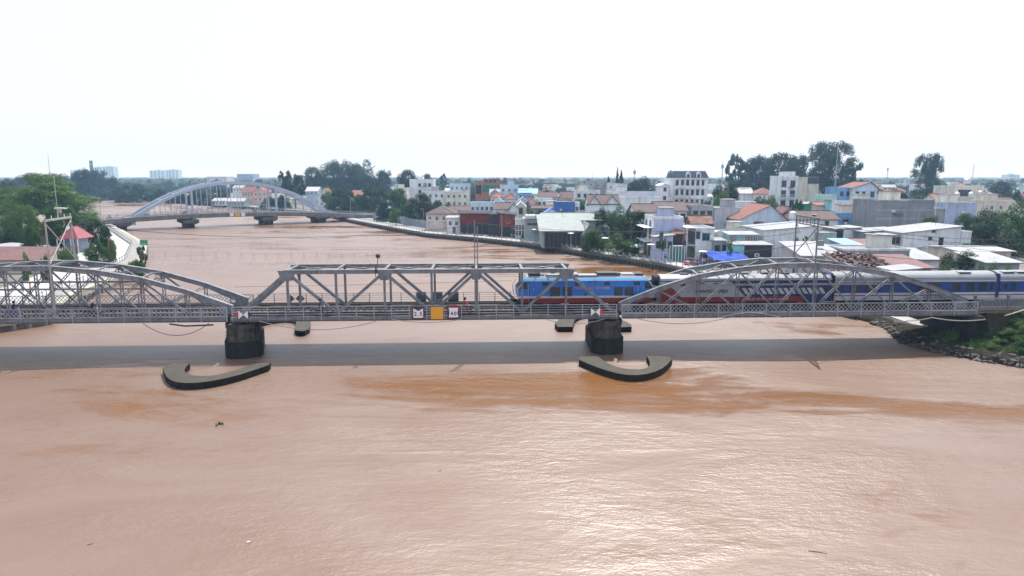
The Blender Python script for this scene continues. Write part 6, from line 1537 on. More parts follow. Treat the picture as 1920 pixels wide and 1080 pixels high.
# left bank
tree('great flat-layered rain tree spreading over the left bank', 86, 178, 327, 205, 'layer', LFG, 3, zg=LZ, base=.1)
tree('second layered tree at the left edge behind the great rain tree', 4, 96, 352, 214, 'layer', LFG, 3, zg=LZ, base=.05)
tree('dark under-storey tree below the great rain tree', 130, 60, 393, 192, 'bush', LFD, 1, zg=LZ, base=.02)
tree('bright green leafy tree before the dark-roofed house', 34, 66, 378, 158, 'round', LFL, 2, zg=LZ, base=.05)
tree('grey-green tree right below the bright green leafy tree', 56, 36, 420, 150, 'bush', LFM, 1, zg=LZ, base=.02)
tree('dark hedge tree at the left edge below the house roof', 10, 50, 432, 155, 'bush', LFD, 1, zg=LZ, base=.02)
tree('dark riverside tree right of the red pavilion', 196, 34, 417, 158, 'bush', LFD, 2, zg=LZ, base=.02)
tree('dark leafy tree behind the red pavilion', 178, 40, 412, 172, 'round', LFD, 1, zg=LZ, base=.02)
tree('mid-green tree below the red pavilion', 178, 46, 445, 138, 'bush', LFM, 2, zg=LZ, base=.02)
tree('bright green shrub tree under the timber gantry', 121, 46, 456, 134, 'bush', LFL, 2, zg=LZ, base=.02)
tree('small leafy bush in front of the maroon left roof', 82, 20, 472, 118, 'bush', LFM, 1, zg=LZ, base=.02, name='bush', cat='bush')
tree('smaller pale bush left of the one on the maroon roof', 45, 18, 474, 118, 'bush', LFL, 1, zg=LZ, base=.02, name='bush', cat='bush')
tree('orange-tinged shrub overhanging the left promenade', 206, 20, 446, 144, 'bush', LFY, 1, zg=LZ, base=.02, name='shrub', cat='shrub')
tree('climbing shrub on the quay wall under the green sign', 264, 20, 462, 138, 'airy', LFM, 1, zg=.4, base=.05, name='shrub', cat='shrub')
tree('tangled weed clump on the quay apron by the bridge', 252, 36, 482, 126, 'bush', LFM, 1, zg=.9, base=.0, name='bush', cat='bush')
for k, (px, wp, yt, Y, l) in enumerate(((178, 60, 318, 640, 'tall hazy tree left on the far river bend'), (208, 40, 328, 650, 'hazy tree right of the tall one on the far bend'), (228, 46, 342, 560, 'dark riverside tree at the bend'), (262, 50, 340, 545, 'dark wide tree at the bend, left of the arch'), (300, 44, 350, 520, 'lower tree behind the left arch hangers'), (240, 50, 356, 500, 'low dark bank shrubs at the bend'), (196, 44, 352, 600, 'dark tree at the left water edge of the bend'), (330, 40, 352, 480, 'tree behind the rising arch'), (372, 50, 352, 450, 'dark tree seen through the left hangers'), (410, 44, 350, 470, 'dark tree seen through the middle hangers'), (505, 40, 366, 420, 'low tree seen through the right hangers'), (530, 30, 362, 400, 'tree by the salmon house beyond the arch'))):
    tree(l, px, wp, yt, Y, 'bush' if k else 'round', LFF if k < 2 else LFD, 1, base=.0)
# bushes on the near right bank
for k, (x, y, z, r, h, m, l) in enumerate(((57.2, 76.0, 2.6, 2.2, 2.3, LFM, 'large leafy bush on the right bank at the edge of the photo'), (52.6, 73.2, 1.0, 1.3, 1.2, LFL, 'bright grassy bush above the stakes'), (58.6, 77.0, 3.7, 1.7, 1.6, LFL, 'light green bush on the slope below the picket fence'), (55.6, 71.6, 1.4, 1.8, 2.2, LFM, 'dark leafy bush low on the right bank'), (60.0, 77.6, 4.1, 1.8, 2.0, LFM, 'bush beside the hose end'), (54.2, 74.9, 1.8, 1.6, 1.4, LFM, 'low weed bush at the foot of the slope'), (51.2, 74.3, 1.0, 1.0, .8, LFL, 'small pale weed bush near the stakes'), (57.0, 73.2, 2.4, 1.8, 2.2, LFL, 'light green bush at the right margin'))):
    tree_at(l, x, y, z - .3, r, h, 'bush', m, 2, 'bush', 'bush', base=.0)
for k, (x, y, z, r, h, m, l) in enumerate(((55.0, 77.2, 2.6, 1.3, 1.2, LFM, 'creeper patch on the embankment end under the hose'), (56.6, 78.2, 3.6, 1.4, 1.1, LFL, 'light green weeds at the top of the embankment end'), (53.2, 75.6, 1.6, 1.2, .9, LFM, 'dark weeds at the foot of the embankment end'), (59.6, 75.0, 3.2, 1.9, 2.2, LFM, 'tall leafy bush at the very right edge below the fence'), (54.6, 70.6, .9, 1.2, 1.2, LFM, 'weeds hanging over the rubble at the right edge'), (56.2, 74.6, 2.2, 1.7, 1.7, LFL, 'bright shrub below the large leafy bush'), (57.6, 75.0, 2.9, 1.6, 2.0, LFM, 'shrub wedged between the bright shrub and the edge'), (55.4, 76.2, 2.6, 1.3, 1.5, LFL, 'bright creeper at the foot of the picket fence bank'), (53.6, 73.9, 1.4, 1.3, 1.2, LFL, 'pale grassy tussock above the rubble'), (58.6, 75.9, 3.4, 1.6, 1.8, LFL, 'pale shrub under the hose end'))):
    tree_at(l, x, y, z - .3, r, h, 'bush', m, 2, 'bush', 'bush', base=.0)
# grass on the bank
gm = MB(); RG = random.Random(5)
GI = [p for p in BSL if 62 < p[1] < 83]
for k in range(30000):
    x, y = RG.choice(GI); o = RG.uniform(2.6, 13)
    q = bank_pt(x + RG.uniform(-.6, .6), y + RG.uniform(-.6, .6), o, 0)
    zz = 0
    for (o0, z0), (o1, z1) in zip(offs[:-1], offs[1:]):
        if o0 <= o <= o1: zz = z0 + (z1 - z0) * (o - o0) / (o1 - o0)
    if noise.noise((q[0] * .35, q[1] * .35, 9)) < -.12 or q[1] > 78.5 and o < 7: continue
    h = RG.uniform(.25, .75); a = RG.uniform(0, 6.28); c, s = math.cos(a) * .05, math.sin(a) * .05; lx, ly = RG.uniform(-.25, .25), RG.uniform(-.25, .25)
    zz += q[2]
    gm.add([(q[0] - c, q[1] - s, zz - .05), (q[0] + c, q[1] + s, zz - .05), (q[0] + lx, q[1] + ly, zz + h)], [(0, 1, 2)])
tag(obj('grass', gm, leafm('grass_blades', (.085, .16, .04))), kind='stuff')
# filler trees among the roofs
def in_foot(x, y, pad=1.5):
    return any(a - pad < x < b_ + pad and c - pad < y < d + pad for a, b_, c, d in FOOT)
def right_land(x, y):
    line = SHORE + BEYOND
    for (xa, ya), (xb, yb) in zip(line[:-1], line[1:]):
        if min(ya, yb) <= y <= max(ya, yb) + .001: return x > xa + (xb - xa) * (y - ya) / (yb - ya + 1e-9) + 16
    return y > 700
def nearest_lm(x, y, n=2):
    # judge nearness as the picture shows it: mostly by bearing, partly by distance
    return sorted(LM, key=lambda l: abs(math.atan2(l[1], l[2]) - math.atan2(x, y)) * 400 + abs(l[2] - y) * .35)[:n]
def unique_label(cands):
    for c in cands:
        if c not in USED: return c
    return cands[-1]
def where(x, y):
    L_ = nearest_lm(x, y, 4); out = []
    for l in L_:
        rel = 'behind' if y > l[2] + 8 else ('before' if y < l[2] - 8 else 'beside'); out.append(f'{rel} {l[0]}')
    for i in range(3): out.append(f'between {L_[i][0]} and {L_[i + 1][0]}')
    return out
RF = random.Random(23)
wallc = [('white', WW), ('pale blue', WB), ('cream', WCR), ('grey', WGR), ('beige', WBE), ('blue', WBL), ('pink', WPK), ('mint', WMINT)]
roofc = [('white tin', TINW, 'gx'), ('brown tiled', TBRN, 'gx'), ('red tiled', TRED_, 'gx'), ('grey tin', TINS, 'gx'), ('orange hipped', TORG, 'hip'), ('flat', CONCL, 'flat'), ('flat', CONCL, 'flat'), ('pale blue tin', TINB, 'gx'), ('brown gabled', TBRN, 'gy'), ('red gabled', TRED_, 'gy')]
nh = 0; tries = 0
while nh < 165 and tries < 9000:
    tries += 1
    Y = 205 + 450 * RF.random() ** 1.3; px = RF.uniform(560, 1930); x = (px - 960) / FPX * Y * 1.0
    if not right_land(x, Y) or not right_land(x, Y + 10): continue
    W = RF.uniform(5.5, 11); D = RF.uniform(7, 11)
    if any(a - 1 < x + W / 2 and b_ + 1 > x - W / 2 and c - 1 < Y + D and d + 1 > Y for a, b_, c, d in FOOT): continue
    if any((tx - x) ** 2 + (ty - Y - 5) ** 2 < (r * .6 + 4) ** 2 for tx, ty, r in TREES): continue
    wn, wm = RF.choice(wallc[:3] * 2 + wallc); rn, rm, rk = RF.choice(roofc)
    st = RF.choice((1, 1, 2, 2, 3)) if Y > 300 else RF.choice((1, 1, 2)); Hh = 3.4 * st + .6
    kd = {1: 'low', 2: 'two-storey', 3: 'tall'}[st]
    noun = f'{kd} {wn} house with {rn} roof'
    lb = unique_label([f'{noun} {w_}' for w_ in where(x, Y)])
    if lb in USED: continue
    d_ = ray(960, 333); 
    pxl = 960 + (x - W / 2) * (FPX * CP + 200 * SP) / Y * 1.0; pxr = 960 + (x + W / 2) * (FPX * CP + 200 * SP) / Y
    # eave pixel row for the wanted height
    zz = LAND_Z + Hh; k_ = (zz - CAM_H) / Y; t = (k_ * FPX * CP + FPX * SP) / (CP - k_ * SP); yt = 540 - t
    pxl = 960 + (x - W / 2) / Y * (FPX * CP + t * SP); pxr = 960 + (x + W / 2) / Y * (FPX * CP + t * SP)
    zz2 = zz + RF.uniform(1.4, 2.6); k2 = (zz2 - CAM_H) / (Y + (D / 2 if rk in ('gx', 'hip') else 0)); t2 = (k2 * FPX * CP + FPX * SP) / (CP - k2 * SP)
    house(lb, pxl, pxr, yt, Y, D, wm, rk, rm, 540 - t2, win=(RF.choice((2, 3)), min(2, st)), fr=RF.choice((FRD, FRW, FRD)))
    if rk == 'flat' and RF.random() < .55:
        l2 = f'steel roof tank on the {lb.replace("house with flat roof ", "flat house ")}'
        if len(l2.split()) <= 16: tank((x + RF.uniform(-2, 2), Y + D * .4, LAND_Z + Hh), l2, .8, 1.5, .9, RF.random() < .4)
    nh += 1
nt_ = 0; tries = 0
kinds_ = [('rounded', 'round'), ('bushy', 'bush'), ('bushy', 'bush'), ('slender', 'tall'), ('airy', 'airy')]
while nt_ < 190 and tries < 9000:
    tries += 1
    Y = 130 + 560 * RF.random() ** 1.1; px = RF.uniform(540, 1960); x = (px - 960) / FPX * Y
    if not right_land(x, Y) or in_foot(x, Y, 1.2): continue
    kn, kk = RF.choice(kinds_); r = RF.uniform(1.8, 3.2) if Y < 205 else RF.uniform(2.6, 6.5); h = r * RF.uniform(1.1, 1.9) + 2
    if any((tx - x) ** 2 + (ty - Y) ** 2 < (r * .7 + tr_ * .5) ** 2 for tx, ty, tr_ in TREES): continue
    tn, tm = RF.choice((('dark green', LFD), ('dark green', LFD), ('mid green', LFM), ('light green', LFL))) if Y < 420 else RF.choice((('dark green', LFF), ('mid green', LFM)))
    sz = 'small' if h < 8 else ('tall' if h > 11.5 else 'middling')
    lb = unique_label([q_ for q_ in (f'{sz} {kn} {tn} tree {w_}' for w_ in where(x, Y)) if len(q_.split()) <= 16])
    if lb in USED: continue
    tree_at(lb, x, Y, LAND_Z, r, min(h, 15), kk, tm, 1 if Y < 420 else 0, base=.06); nt_ += 1
# trees of the left bank, behind and beside the rain tree
def left_land(x, y):
    for (xa, ya), (xb, yb) in zip(LEFT[:-1], LEFT[1:]):
        if ya <= y <= yb: return x < xa + (xb - xa) * (y - ya) / (yb - ya + 1e-9) - 15
    return False
nl = 0; tries = 0
while nl < 60 and tries < 4000:
    tries += 1
    Y = RF.uniform(120, 440); x = -Y * RF.uniform(.42, 1.15) - 20
    if not left_land(x, Y) or in_foot(x, Y, 2.0): continue
    r = RF.uniform(3, 7.5); h = min(13, r * RF.uniform(1.1, 1.7) + 2)
    if any((tx - x) ** 2 + (ty - Y) ** 2 < (r * .6 + tr_ * .45) ** 2 for tx, ty, tr_ in TREES): continue
    kn, kk = RF.choice(kinds_); tn, tm = RF.choice((('dark green', LFD), ('mid green', LFM), ('light green', LFL)))
    sz = 'small' if h < 7 else ('tall' if h > 11 else 'middling')
    pl_ = 'behind the great rain tree' if Y > 215 else ('beside the dark-roofed left house' if Y > 160 else 'near the maroon left roof')
    tree_at(f'{sz} {kn} {tn} tree on the left bank {pl_}', x, Y, LZ, r, h, kk, tm, 1, 'tree', 'tree', 'trees along the left bank', base=.05); nl += 1
# far wooded horizon and hazy town as one mass
fm = MB(); RH = random.Random(3)
def wood(x, y, r, h, z=0):
    n = 7; rings = []
    for k, (rr, hh) in enumerate(((1.0, .0), (1.05, .45), (.8, .8), (.35, 1.0))):
        rings.append([(x + r * rr * math.cos(6.283 * i / n) * RH.uniform(.75, 1.2), y + r * rr * math.sin(6.283 * i / n) * RH.uniform(.75, 1.2), z + h * hh * RH.uniform(.85, 1.1)) for i in range(n)])
    v = [p for rg in rings for p in rg]; f = [(k * n + i, k * n + (i + 1) % n, (k + 1) * n + (i + 1) % n, (k + 1) * n + i) for k in range(3) for i in range(n)] + [tuple(range(3 * n, 4 * n))]
    fm.add(v, f)
for k in range(5200):
    Y = 760 + 6200 * RH.random() ** 1.3; x = RH.uniform(-1.02, 1.02) * Y * .78
    if x < 0 and Y < 720 + abs(x) * .12 + 60 and x < -250: continue
    r = RH.uniform(5, 13) * (1 + Y / 5000); wood(x, Y, r, RH.uniform(7, 15) + Y * .0012, LAND_Z)
tag(obj('distant_woods', fm, LFF), 'hazy wooded belt along the horizon', None, None, 'stuff')
fm2 = MB()
for k in range(1500):
    Y = 680 + 1900 * RH.random(); x = RH.uniform(-.35, .95) * Y * .78
    if x < -150 and Y < 900: continue
    w_, d_, h_ = RH.uniform(6, 15), RH.uniform(7, 12), RH.uniform(4, 12); fm2.box(x - w_ / 2, x + w_ / 2, Y, Y + d_, LAND_Z, LAND_Z + h_)
tag(obj('distant_rooftops', fm2, mat('far_walls', (.55, .57, .6), .9, 0, .35, .01)), 'hazy mass of far pale buildings under the horizon', None, None, 'stuff')
# woods behind the left bank and along the bend
lwm = []
for k in range(60):
    x = RF.uniform(-330, -130); y = 265 + RF.uniform(0, 90) - (x + 130) * .25
    pass
kx = 0
for px, wp, yt, Y, kind, m, l in ((14, 60, 330, 420, 'bush', LFF, 'hazy dark tree at the far left behind the layered trees'), (48, 60, 322, 640, 'bush', LFF, 'hazy wooded hump left of the thin mast'), (86, 70, 321, 660, 'bush', LFF, 'hazy wooded hump under the thin mast'), (124, 60, 324, 600, 'bush', LFF, 'hazy wooded hump left of the chimney'), (152, 44, 316, 560, 'round', LFF, 'tall hazy tree just left of the chimney'), (22, 50, 345, 330, 'bush', LFD, 'dark tree behind the second layered tree')):
    tree(l, px, wp, yt, Y, kind, m, 1, zg=LZ, base=0)
# masts and chimney
def mast(label, px, yt, Y, w_=1.2, red=False, name='radio_mast', top=False):
    p = atY(px, yt, Y); h = p.z - LAND_Z; r = thing(name, label, 'mast', (p.x, Y, LAND_Z)); m = MB(); n = 14
    for sx in (-1, 1):
        for sy in (-1, 1): m.bar((sx * w_, sy * w_, 0), (sx * w_ * .18, sy * w_ * .18, h), .1, .1)
    for k in range(n):
        z0, z1 = h * k / n, h * (k + 1) / n; a = w_ * (1 - .82 * k / n); b_ = w_ * (1 - .82 * (k + 1) / n)
        m.bar((-a, -a, z0), (b_, -b_, z1), .12, .12); m.bar((a, a, z0), (-b_, b_, z1), .12, .12); m.bar((-a, -a, z0), (a, -a, z0), .12, .12)
    obj('lattice_tower', m, mat('mast_steel', (.3, .31, .34), .6), r)
    m = MB(); m.box(-.1, .1, -.1, .1, h, h + 3); obj('aerial', m, MATS['mast_steel'], r)
    if top:
        m = MB(); m.lathe([(.9, h - 3), (1.1, h - .5), (.4, h)], 8); obj('antenna_drum', m, MATS['mast_steel'], r)
mast('thin mast rising above the left skyline woods', 90, 294, 900, .7); mast('lattice mast between the giant tree and the lone tree', 1665, 315, 800, 1.3, top=True); mast('lattice pylon behind the cream tank house', 1826, 311, 760, 1.6); mast('stubby antenna pole left of the slim airy tree', 1355, 308, 500, .6, top=True); mast('water-tower-like antenna above the dark dome tree', 1190, 319, 520, .6, top=True)
mast('thin aerial on the skyline behind the grey slab house', 1111, 326, 900, .5); mast('thin mast in front of the giant tree', 1571, 280, 330, .35)
ch = thing('factory_chimney', 'dark chimney stack next to the hazy tower pair', 'chimney', (atY(170, 300, 1500).x, 1500, LAND_Z)); p = atY(170, 301, 1500)
m = MB(); m.lathe([(4.2, 0), (3.2, p.z - LAND_Z - 3), (3.6, p.z - LAND_Z)], 10); obj('chimney_shaft', m, WDK, ch); m = MB(); m.lathe([(3.75, p.z - LAND_Z - 9), (3.75, p.z - LAND_Z - 7)], 10); obj('chimney_band', m, WGR, ch)
# ---------------------------------------------------------------- people and motorbikes
def skin_person(joints, edges, radii, mats, split, name='person'):
    me = bpy.data.meshes.new('tmp'); me.from_pydata(joints, edges, []); o = bpy.data.objects.new('tmp', me); COL.objects.link(o)
    sk = o.modifiers.new('s', 'SKIN'); 
    for i, r in enumerate(radii): me.skin_vertices[0].data[i].radius = (r, r * .9)
    me.skin_vertices[0].data[0].use_root = True
    ss = o.modifiers.new('u', 'SUBSURF'); ss.levels = 1
    bpy.context.view_layer.update(); out = bpy.data.meshes.new_from_object(o.evaluated_get(bpy.context.evaluated_depsgraph_get())); out.name = name
    bpy.data.objects.remove(o); out.materials.clear()
    for m in mats: out.materials.append(m)
    for p in out.polygons: p.material_index = split(p.center); p.use_smooth = True
    return out
SKIN = mat('skin_tone', (.32, .19, .13), .6, 0, .05); CLOTH = {n: mat('cloth_' + n, c, .85, 0, .1, 3) for n, c in dict(black=(.015, .015, .017), navy=(.03, .05, .14), white=(.65, .65, .67), red=(.4, .05, .05), olive=(.12, .12, .07), jeans=(.05, .07, .13), pink=(.5, .2, .25), blue=(.06, .14, .4)).items()}
def rider_mesh(top, leg):   # seated, facing +X, saddle at z .78
    J = [(0, 0, .86), (.05, 0, 1.1), (.1, 0, 1.33), (.12, 0, 1.45), (.15, 0, 1.6), (.16, 0, 1.70),
         (.02, .11, .84), (.38, .13, .80), (.30, .13, .42), (.42, .13, .36), (.02, -.11, .84), (.38, -.13, .80), (.30, -.13, .42), (.42, -.13, .36),
         (.1, .19, 1.34), (.28, .24, 1.12), (.52, .26, 1.06), (.1, -.19, 1.34), (.28, -.24, 1.12), (.52, -.26, 1.06)]
    E_ = [(0, 1), (1, 2), (2, 3), (3, 4), (4, 5), (0, 6), (6, 7), (7, 8), (8, 9), (0, 10), (10, 11), (11, 12), (12, 13), (2, 14), (14, 15), (15, 16), (2, 17), (17, 18), (18, 19)]
    r = [.15, .14, .15, .06, .105, .09, .1, .08, .055, .045, .1, .08, .055, .045, .065, .05, .035, .065, .05, .035]
    return skin_person(J, E_, r, [top, leg, SKIN], lambda c: 2 if c.z > 1.47 else (1 if c.z < .92 else (2 if abs(c.y) > .2 and c.x > .4 else 0)))
def stand_mesh(top, leg):
    J = [(0, 0, .92), (0, 0, 1.15), (0, 0, 1.38), (0, 0, 1.48), (.02, 0, 1.6), (.02, 0, 1.7), (0, .1, .88), (.03, .11, .48), (0, .12, .06), (.12, .13, .04), (0, -.1, .88), (-.03, -.11, .48), (-.05, -.12, .06), (.08, -.13, .04), (0, .2, 1.38), (.02, .26, 1.1), (.12, .26, .86), (0, -.2, 1.38), (.02, -.26, 1.1), (.12, -.26, .86)]
    E_ = [(0, 1), (1, 2), (2, 3), (3, 4), (4, 5), (0, 6), (6, 7), (7, 8), (8, 9), (0, 10), (10, 11), (11, 12), (12, 13), (2, 14), (14, 15), (15, 16), (2, 17), (17, 18), (18, 19)]
    r = [.15, .14, .15, .06, .105, .09, .1, .075, .05, .045, .1, .075, .05, .045, .065, .05, .035, .065, .05, .035]
    return skin_person(J, E_, r, [top, leg, SKIN], lambda c: 2 if c.z > 1.46 else (1 if c.z < .96 and abs(c.y) < .2 else (2 if c.z < 1.0 and abs(c.y) > .2 else 0)))
HELM = {n: MB().lathe([(.15, 1.58), (.155, 1.68), (.12, 1.79), (.03, 1.83)], 10).mesh('helmet', m) for n, m in dict(white=CLOTH['white'], black=CLOTH['black'], red=CLOTH['red'], beige=WBE).items()}
HAIR = MB().lathe([(.115, 1.62), (.12, 1.70), (.08, 1.79), (.02, 1.81)], 8).mesh('hair', CLOTH['black'])
def rider(loc, rz, top, leg, helm, label, cat='person'):
    p = thing('person', label, cat, loc, rz)
    obj('body', rider_mesh(CLOTH[top], CLOTH[leg]), None, p); obj('helmet', HELM[helm], None, p, (.15, 0, 0)); return p
def build_bike(m_body, label, loc=(0, 0, 0), rz=0, group=None):
    b_ = thing('motorbike', label, 'motorbike', loc, rz, group)
    w_ = MB()
    for k in range(14):
        a0, a1 = 6.283 * k / 14, 6.283 * (k + 1) / 14; w_.bar((.27 * math.cos(a0), 0, .27 * math.sin(a0)), (.27 * math.cos(a1), 0, .27 * math.sin(a1)), .09, .09, up=(0, 1, 0))
    rm = MB(); rm.cyl((0, -.03, 0), (0, .03, 0), .07, .07, 8)
    for k in range(5): a0 = 6.283 * k / 5; rm.bar((0, 0, 0), (.24 * math.cos(a0), 0, .24 * math.sin(a0)), .02, .03, up=(0, 1, 0))
    wm, rmm = w_.mesh('wheel', BLACK), rm.mesh('rim', RAILST)
    for x in (-.6, .65): o = obj('wheel', wm, None, b_, (x, 0, .3)); obj('rim', rmm, None, o)
    m = MB(); m.hexa([(-.75, -.1, .5), (.1, -.12, .38), (.1, .12, .38), (-.75, .1, .5), (-.85, -.12, .72), (.12, -.14, .66), (.12, .14, .66), (-.85, .12, .72)]); m.hexa([(.3, -.16, .35), (.42, -.16, .35), (.42, .16, .35), (.3, .16, .35), (.42, -.2, .95), (.55, -.16, .9), (.55, .16, .9), (.42, .2, .95)]); m.bar((.05, 0, .42), (.4, 0, .42), .2, .16); obj('fairing', m, m_body, b_)
    m = MB(); m.box(-.75, .08, -.13, .13, .72, .82); obj('seat', m, BLACK, b_)
    m = MB(); m.cyl((.65, 0, .3), (.45, 0, 1.0), .04, .035, 6); m.cyl((.42, -.32, 1.05), (.42, .32, 1.05), .025, .025, 6); m.cyl((.42, -.2, 1.05), (.40, -.26, 1.25), .012, .012, 4); m.cyl((.42, .2, 1.05), (.40, .26, 1.25), .012, .012, 4); obj('handlebar', m, STEELD, b_)
    m = MB(); m.cyl((.56, 0, .92), (.63, 0, .9), .09, .08, 8); obj('headlight', m, WHITE, b_)
    m = MB(); m.cyl((-.75, -.16, .35), (-.1, -.16, .3), .05, .04, 6); m.box(-.15, .25, -.1, .1, .22, .42); obj('exhaust', m, STEELD, b_)
    return b_
BK = {n: mat('bike_' + n, c, .35) for n, c in dict(black=(.02, .02, .022), blue=(.03, .08, .3), red=(.35, .03, .03), white=(.6, .6, .62), grey=(.2, .2, .22)).items()}
WZ = 4.66
def on_bridge(s, t, col, top, leg, helm, lb_b, lb_p, flip=0):
    c = B(s, t, WZ); rz = BA + math.pi * flip
    bk = build_bike(BK[col], lb_b, c, rz); rider(c, rz, top, leg, helm, lb_p)
on_bridge(-45.4, .95, 'black', 'black', 'jeans', 'beige', 'dark motorbike crossing the left span under the rider in black', 'rider in black with pale helmet on the left span')
on_bridge(-53.6, .9, 'blue', 'black', 'navy', 'black', 'blue-white motorbike at the left end of the railway bridge', 'dark-clad rider at the left end of the railway bridge')
on_bridge(-21.1, .9, 'black', 'navy', 'black', 'black', 'black motorbike on the middle span walkway left of the signs', 'rider in navy on the middle span walkway')
on_bridge(-5.3, .95, 'red', 'red', 'black', 'black', 'red motorbike partly hidden by the 40 sign', 'rider in red partly hidden by the 40 sign')
for k, (s, t, col, top, h) in enumerate(((-6, 2.5, 'grey', 'olive', 'white'), (6.5, 2.6, 'blue', 'white', 'black'), (20, 2.4, 'black', 'navy', 'white'), (47, 2.6, 'red', 'white', 'red'))):
    c = AW(s, t, dz(s) + .03); w_ = ('before the left foot of the arch bridge', 'just past the left arch foot', 'near the first arch pier', 'near the third arch pier')[k]
    build_bike(BK[col], f'{col} motorbike riding the arch bridge {w_}', c, AA); rider(c, AA, top, 'jeans', h, f'{top}-clad rider on the arch bridge {w_}')
# parked motorbikes in front of the cafes
pb = [build_bike(BK[c], f'parked {c} motorbike', (0, 0, -50)) for c in ('black', 'white')]
RB = random.Random(9); first = True; done = [False, False]
line = offset_line(SHORE, 10.2)
spots = [p for p in lerp_line(line, .95) if 196 < p[1] < 222]
for k, (x, y) in enumerate(spots[:30]):
    j = k % 2; lab = 'black motorbike in the parked row before the cafes' if j == 0 else 'white motorbike in the parked row before the cafes'
    gname = 'motorbikes parked before the cafes'
    if not done[j]:
        o = pb[j]; o.location = (x, y, LAND_Z + .01); o.rotation_euler = (0, 0, RB.uniform(2.2, 2.8)); o['label'] = lab; o['group'] = gname; done[j] = True
    else: dup(pb[j], (x + RB.uniform(-.3, .3), y + RB.uniform(-.6, .6), LAND_Z + .01), RB.uniform(2.2, 2.8), lab, gname)
# people by the market corner
def person(loc, rz, top, leg, label):
    p = thing('person', label, 'person', loc, rz); obj('body', stand_mesh(CLOTH[top], CLOTH[leg]), None, p); obj('hair', HAIR, None, p, (.02, 0, 0)); return p
for k, (px, py, top, leg, l) in enumerate(((1298, 497, 'red', 'black', 'person in red at the market corner by the tarps'), (1307, 496, 'pink', 'jeans', 'person in pink at the market corner by the tarps'), (1312, 494, 'blue', 'navy', 'person in blue at the market corner by the tarps'), (1178, 478, 'white', 'jeans', 'person in white beside the green umbrella'), (1247, 492, 'navy', 'black', 'person in navy on the promenade below the lilac house'))):
    p = atz(px, py, LAND_Z + .12); person((p.x, p.y, LAND_Z + .13), k * 1.3, top, leg, l)
for k, (px, py, top, leg, l) in enumerate(((43, 548, 'blue', 'navy', 'person in blue on the left quay seen through the truss'), (58, 552, 'pink', 'black', 'person in pink on the left quay seen through the truss'))):
    p = atz(px, py, LZ + .1); person((p.x, p.y, LZ + .11), k, top, leg, l)
# market stall crates
for k, (px, py, c, l) in enumerate(((1289, 498, 'red', 'red produce crate heap left of the market people'), (1303, 499, 'olive', 'brown produce crate heap in front of the market people'), (1318, 496, 'blue', 'blue produce crate heap right of the market people'))):
    p = atz(px, py, LAND_Z); t = thing('market_crate', l, 'crate', (p.x, p.y, LAND_Z + .13), .3 * k)
    m = MB(); m.box(-.7, .7, -.45, -.4, 0, .7); m.box(-.7, .7, .4, .45, 0, .7); m.box(-.7, -.65, -.4, .4, 0, .7); m.box(.65, .7, -.4, .4, 0, .7); m.box(-.65, .65, -.4, .4, 0, .05); obj('crate_wall', m, CLOTH[c], t)
    m = MB(); m.lathe([(.6, .4), (.5, .75), (.15, .95)], 7); obj('produce', m, CLOTH[('pink', 'olive', 'red')[k]], t)
# ---------------------------------------------------------------- umbrellas, tarps, lamps, signs
def umbrella(px, py, r, h, m, label, zg=LAND_Z + .12, nf=8, m2=None):
    p = atz(px, py, zg); u = thing('umbrella', label, 'umbrella', (p.x, p.y, zg))
    pm = MB(); pm.cyl((0, 0, 0), (0, 0, h), .04, .04, 6); pm.lathe([(.3, 0), (.3, .1), (.05, .15)], 8); obj('pole', pm, RAILST, u)
    for k in range(nf):
        a0, a1 = 6.283 * k / nf, 6.283 * (k + 1) / nf; g_ = MB(); P = [(0, 0, h + .55), (r * math.cos(a0), r * math.sin(a0), h), (r * math.cos(a1), r * math.sin(a1), h)]
        g_.poly(P); g_.poly([P[1], (P[1][0], P[1][1], h - .15), (P[2][0], P[2][1], h - .15), P[2]]); obj('canopy_panel', g_, m2 if (m2 and k % 2) else m, u)
    return u
GRU = mat('umbrella_green', (.12, .34, .24), .8); BLU = mat('umbrella_blue', (.12, .3, .65), .8)
umbrella(1192, 480, 2.0, 2.3, GRU, 'large green and white umbrella on the promenade', m2=CHAIN)
umbrella(1090, 458, 1.7, 2.2, BLU, 'blue umbrella beside the long restaurant hall', m2=CHAIN)
for px, py, r, l in ((812, 423, 2.0, 'white parasol by the palm near the riverside wall'), (905, 434, 1.9, 'white parasol before the left red cafe'), (898, 431, 1.7, 'smaller white parasol just left of the cafe one'), (937, 436, 1.8, 'white parasol left before the right red cafe'), (945, 437, 1.8, 'white parasol in the middle before the right red cafe'), (953, 438, 1.8, 'white parasol right before the right red cafe')):
    umbrella(px, py, r, 2.5, CHAIN, l)
aw = thing('awning', 'long pale awning over the stall beside the sage restaurant', 'awning', (atz(976, 444, LAND_Z).x, atz(976, 444, LAND_Z).y, LAND_Z + .1))
m = MB(); m.hexa([(-2.8, -1.2, 2.5), (2.8, -1.2, 2.5), (2.8, 1.2, 2.8), (-2.8, 1.2, 2.8), (-2.8, -1.2, 2.58), (2.8, -1.2, 2.58), (2.8, 1.2, 2.88), (-2.8, 1.2, 2.88)]); obj('canopy_sheet', m, TINW, aw)
for x in (-2.6, 2.6):
    m = MB(); m.cyl((x, -1.1, 0), (x, -1.1, 2.5), .05, .05, 6); obj('post', m, RAILST, aw)
TARP = mat('blue_tarp', (.012, .06, .38), .75, 0, .2, 1.5, (.1, .18, .45), .4, spec=.2)
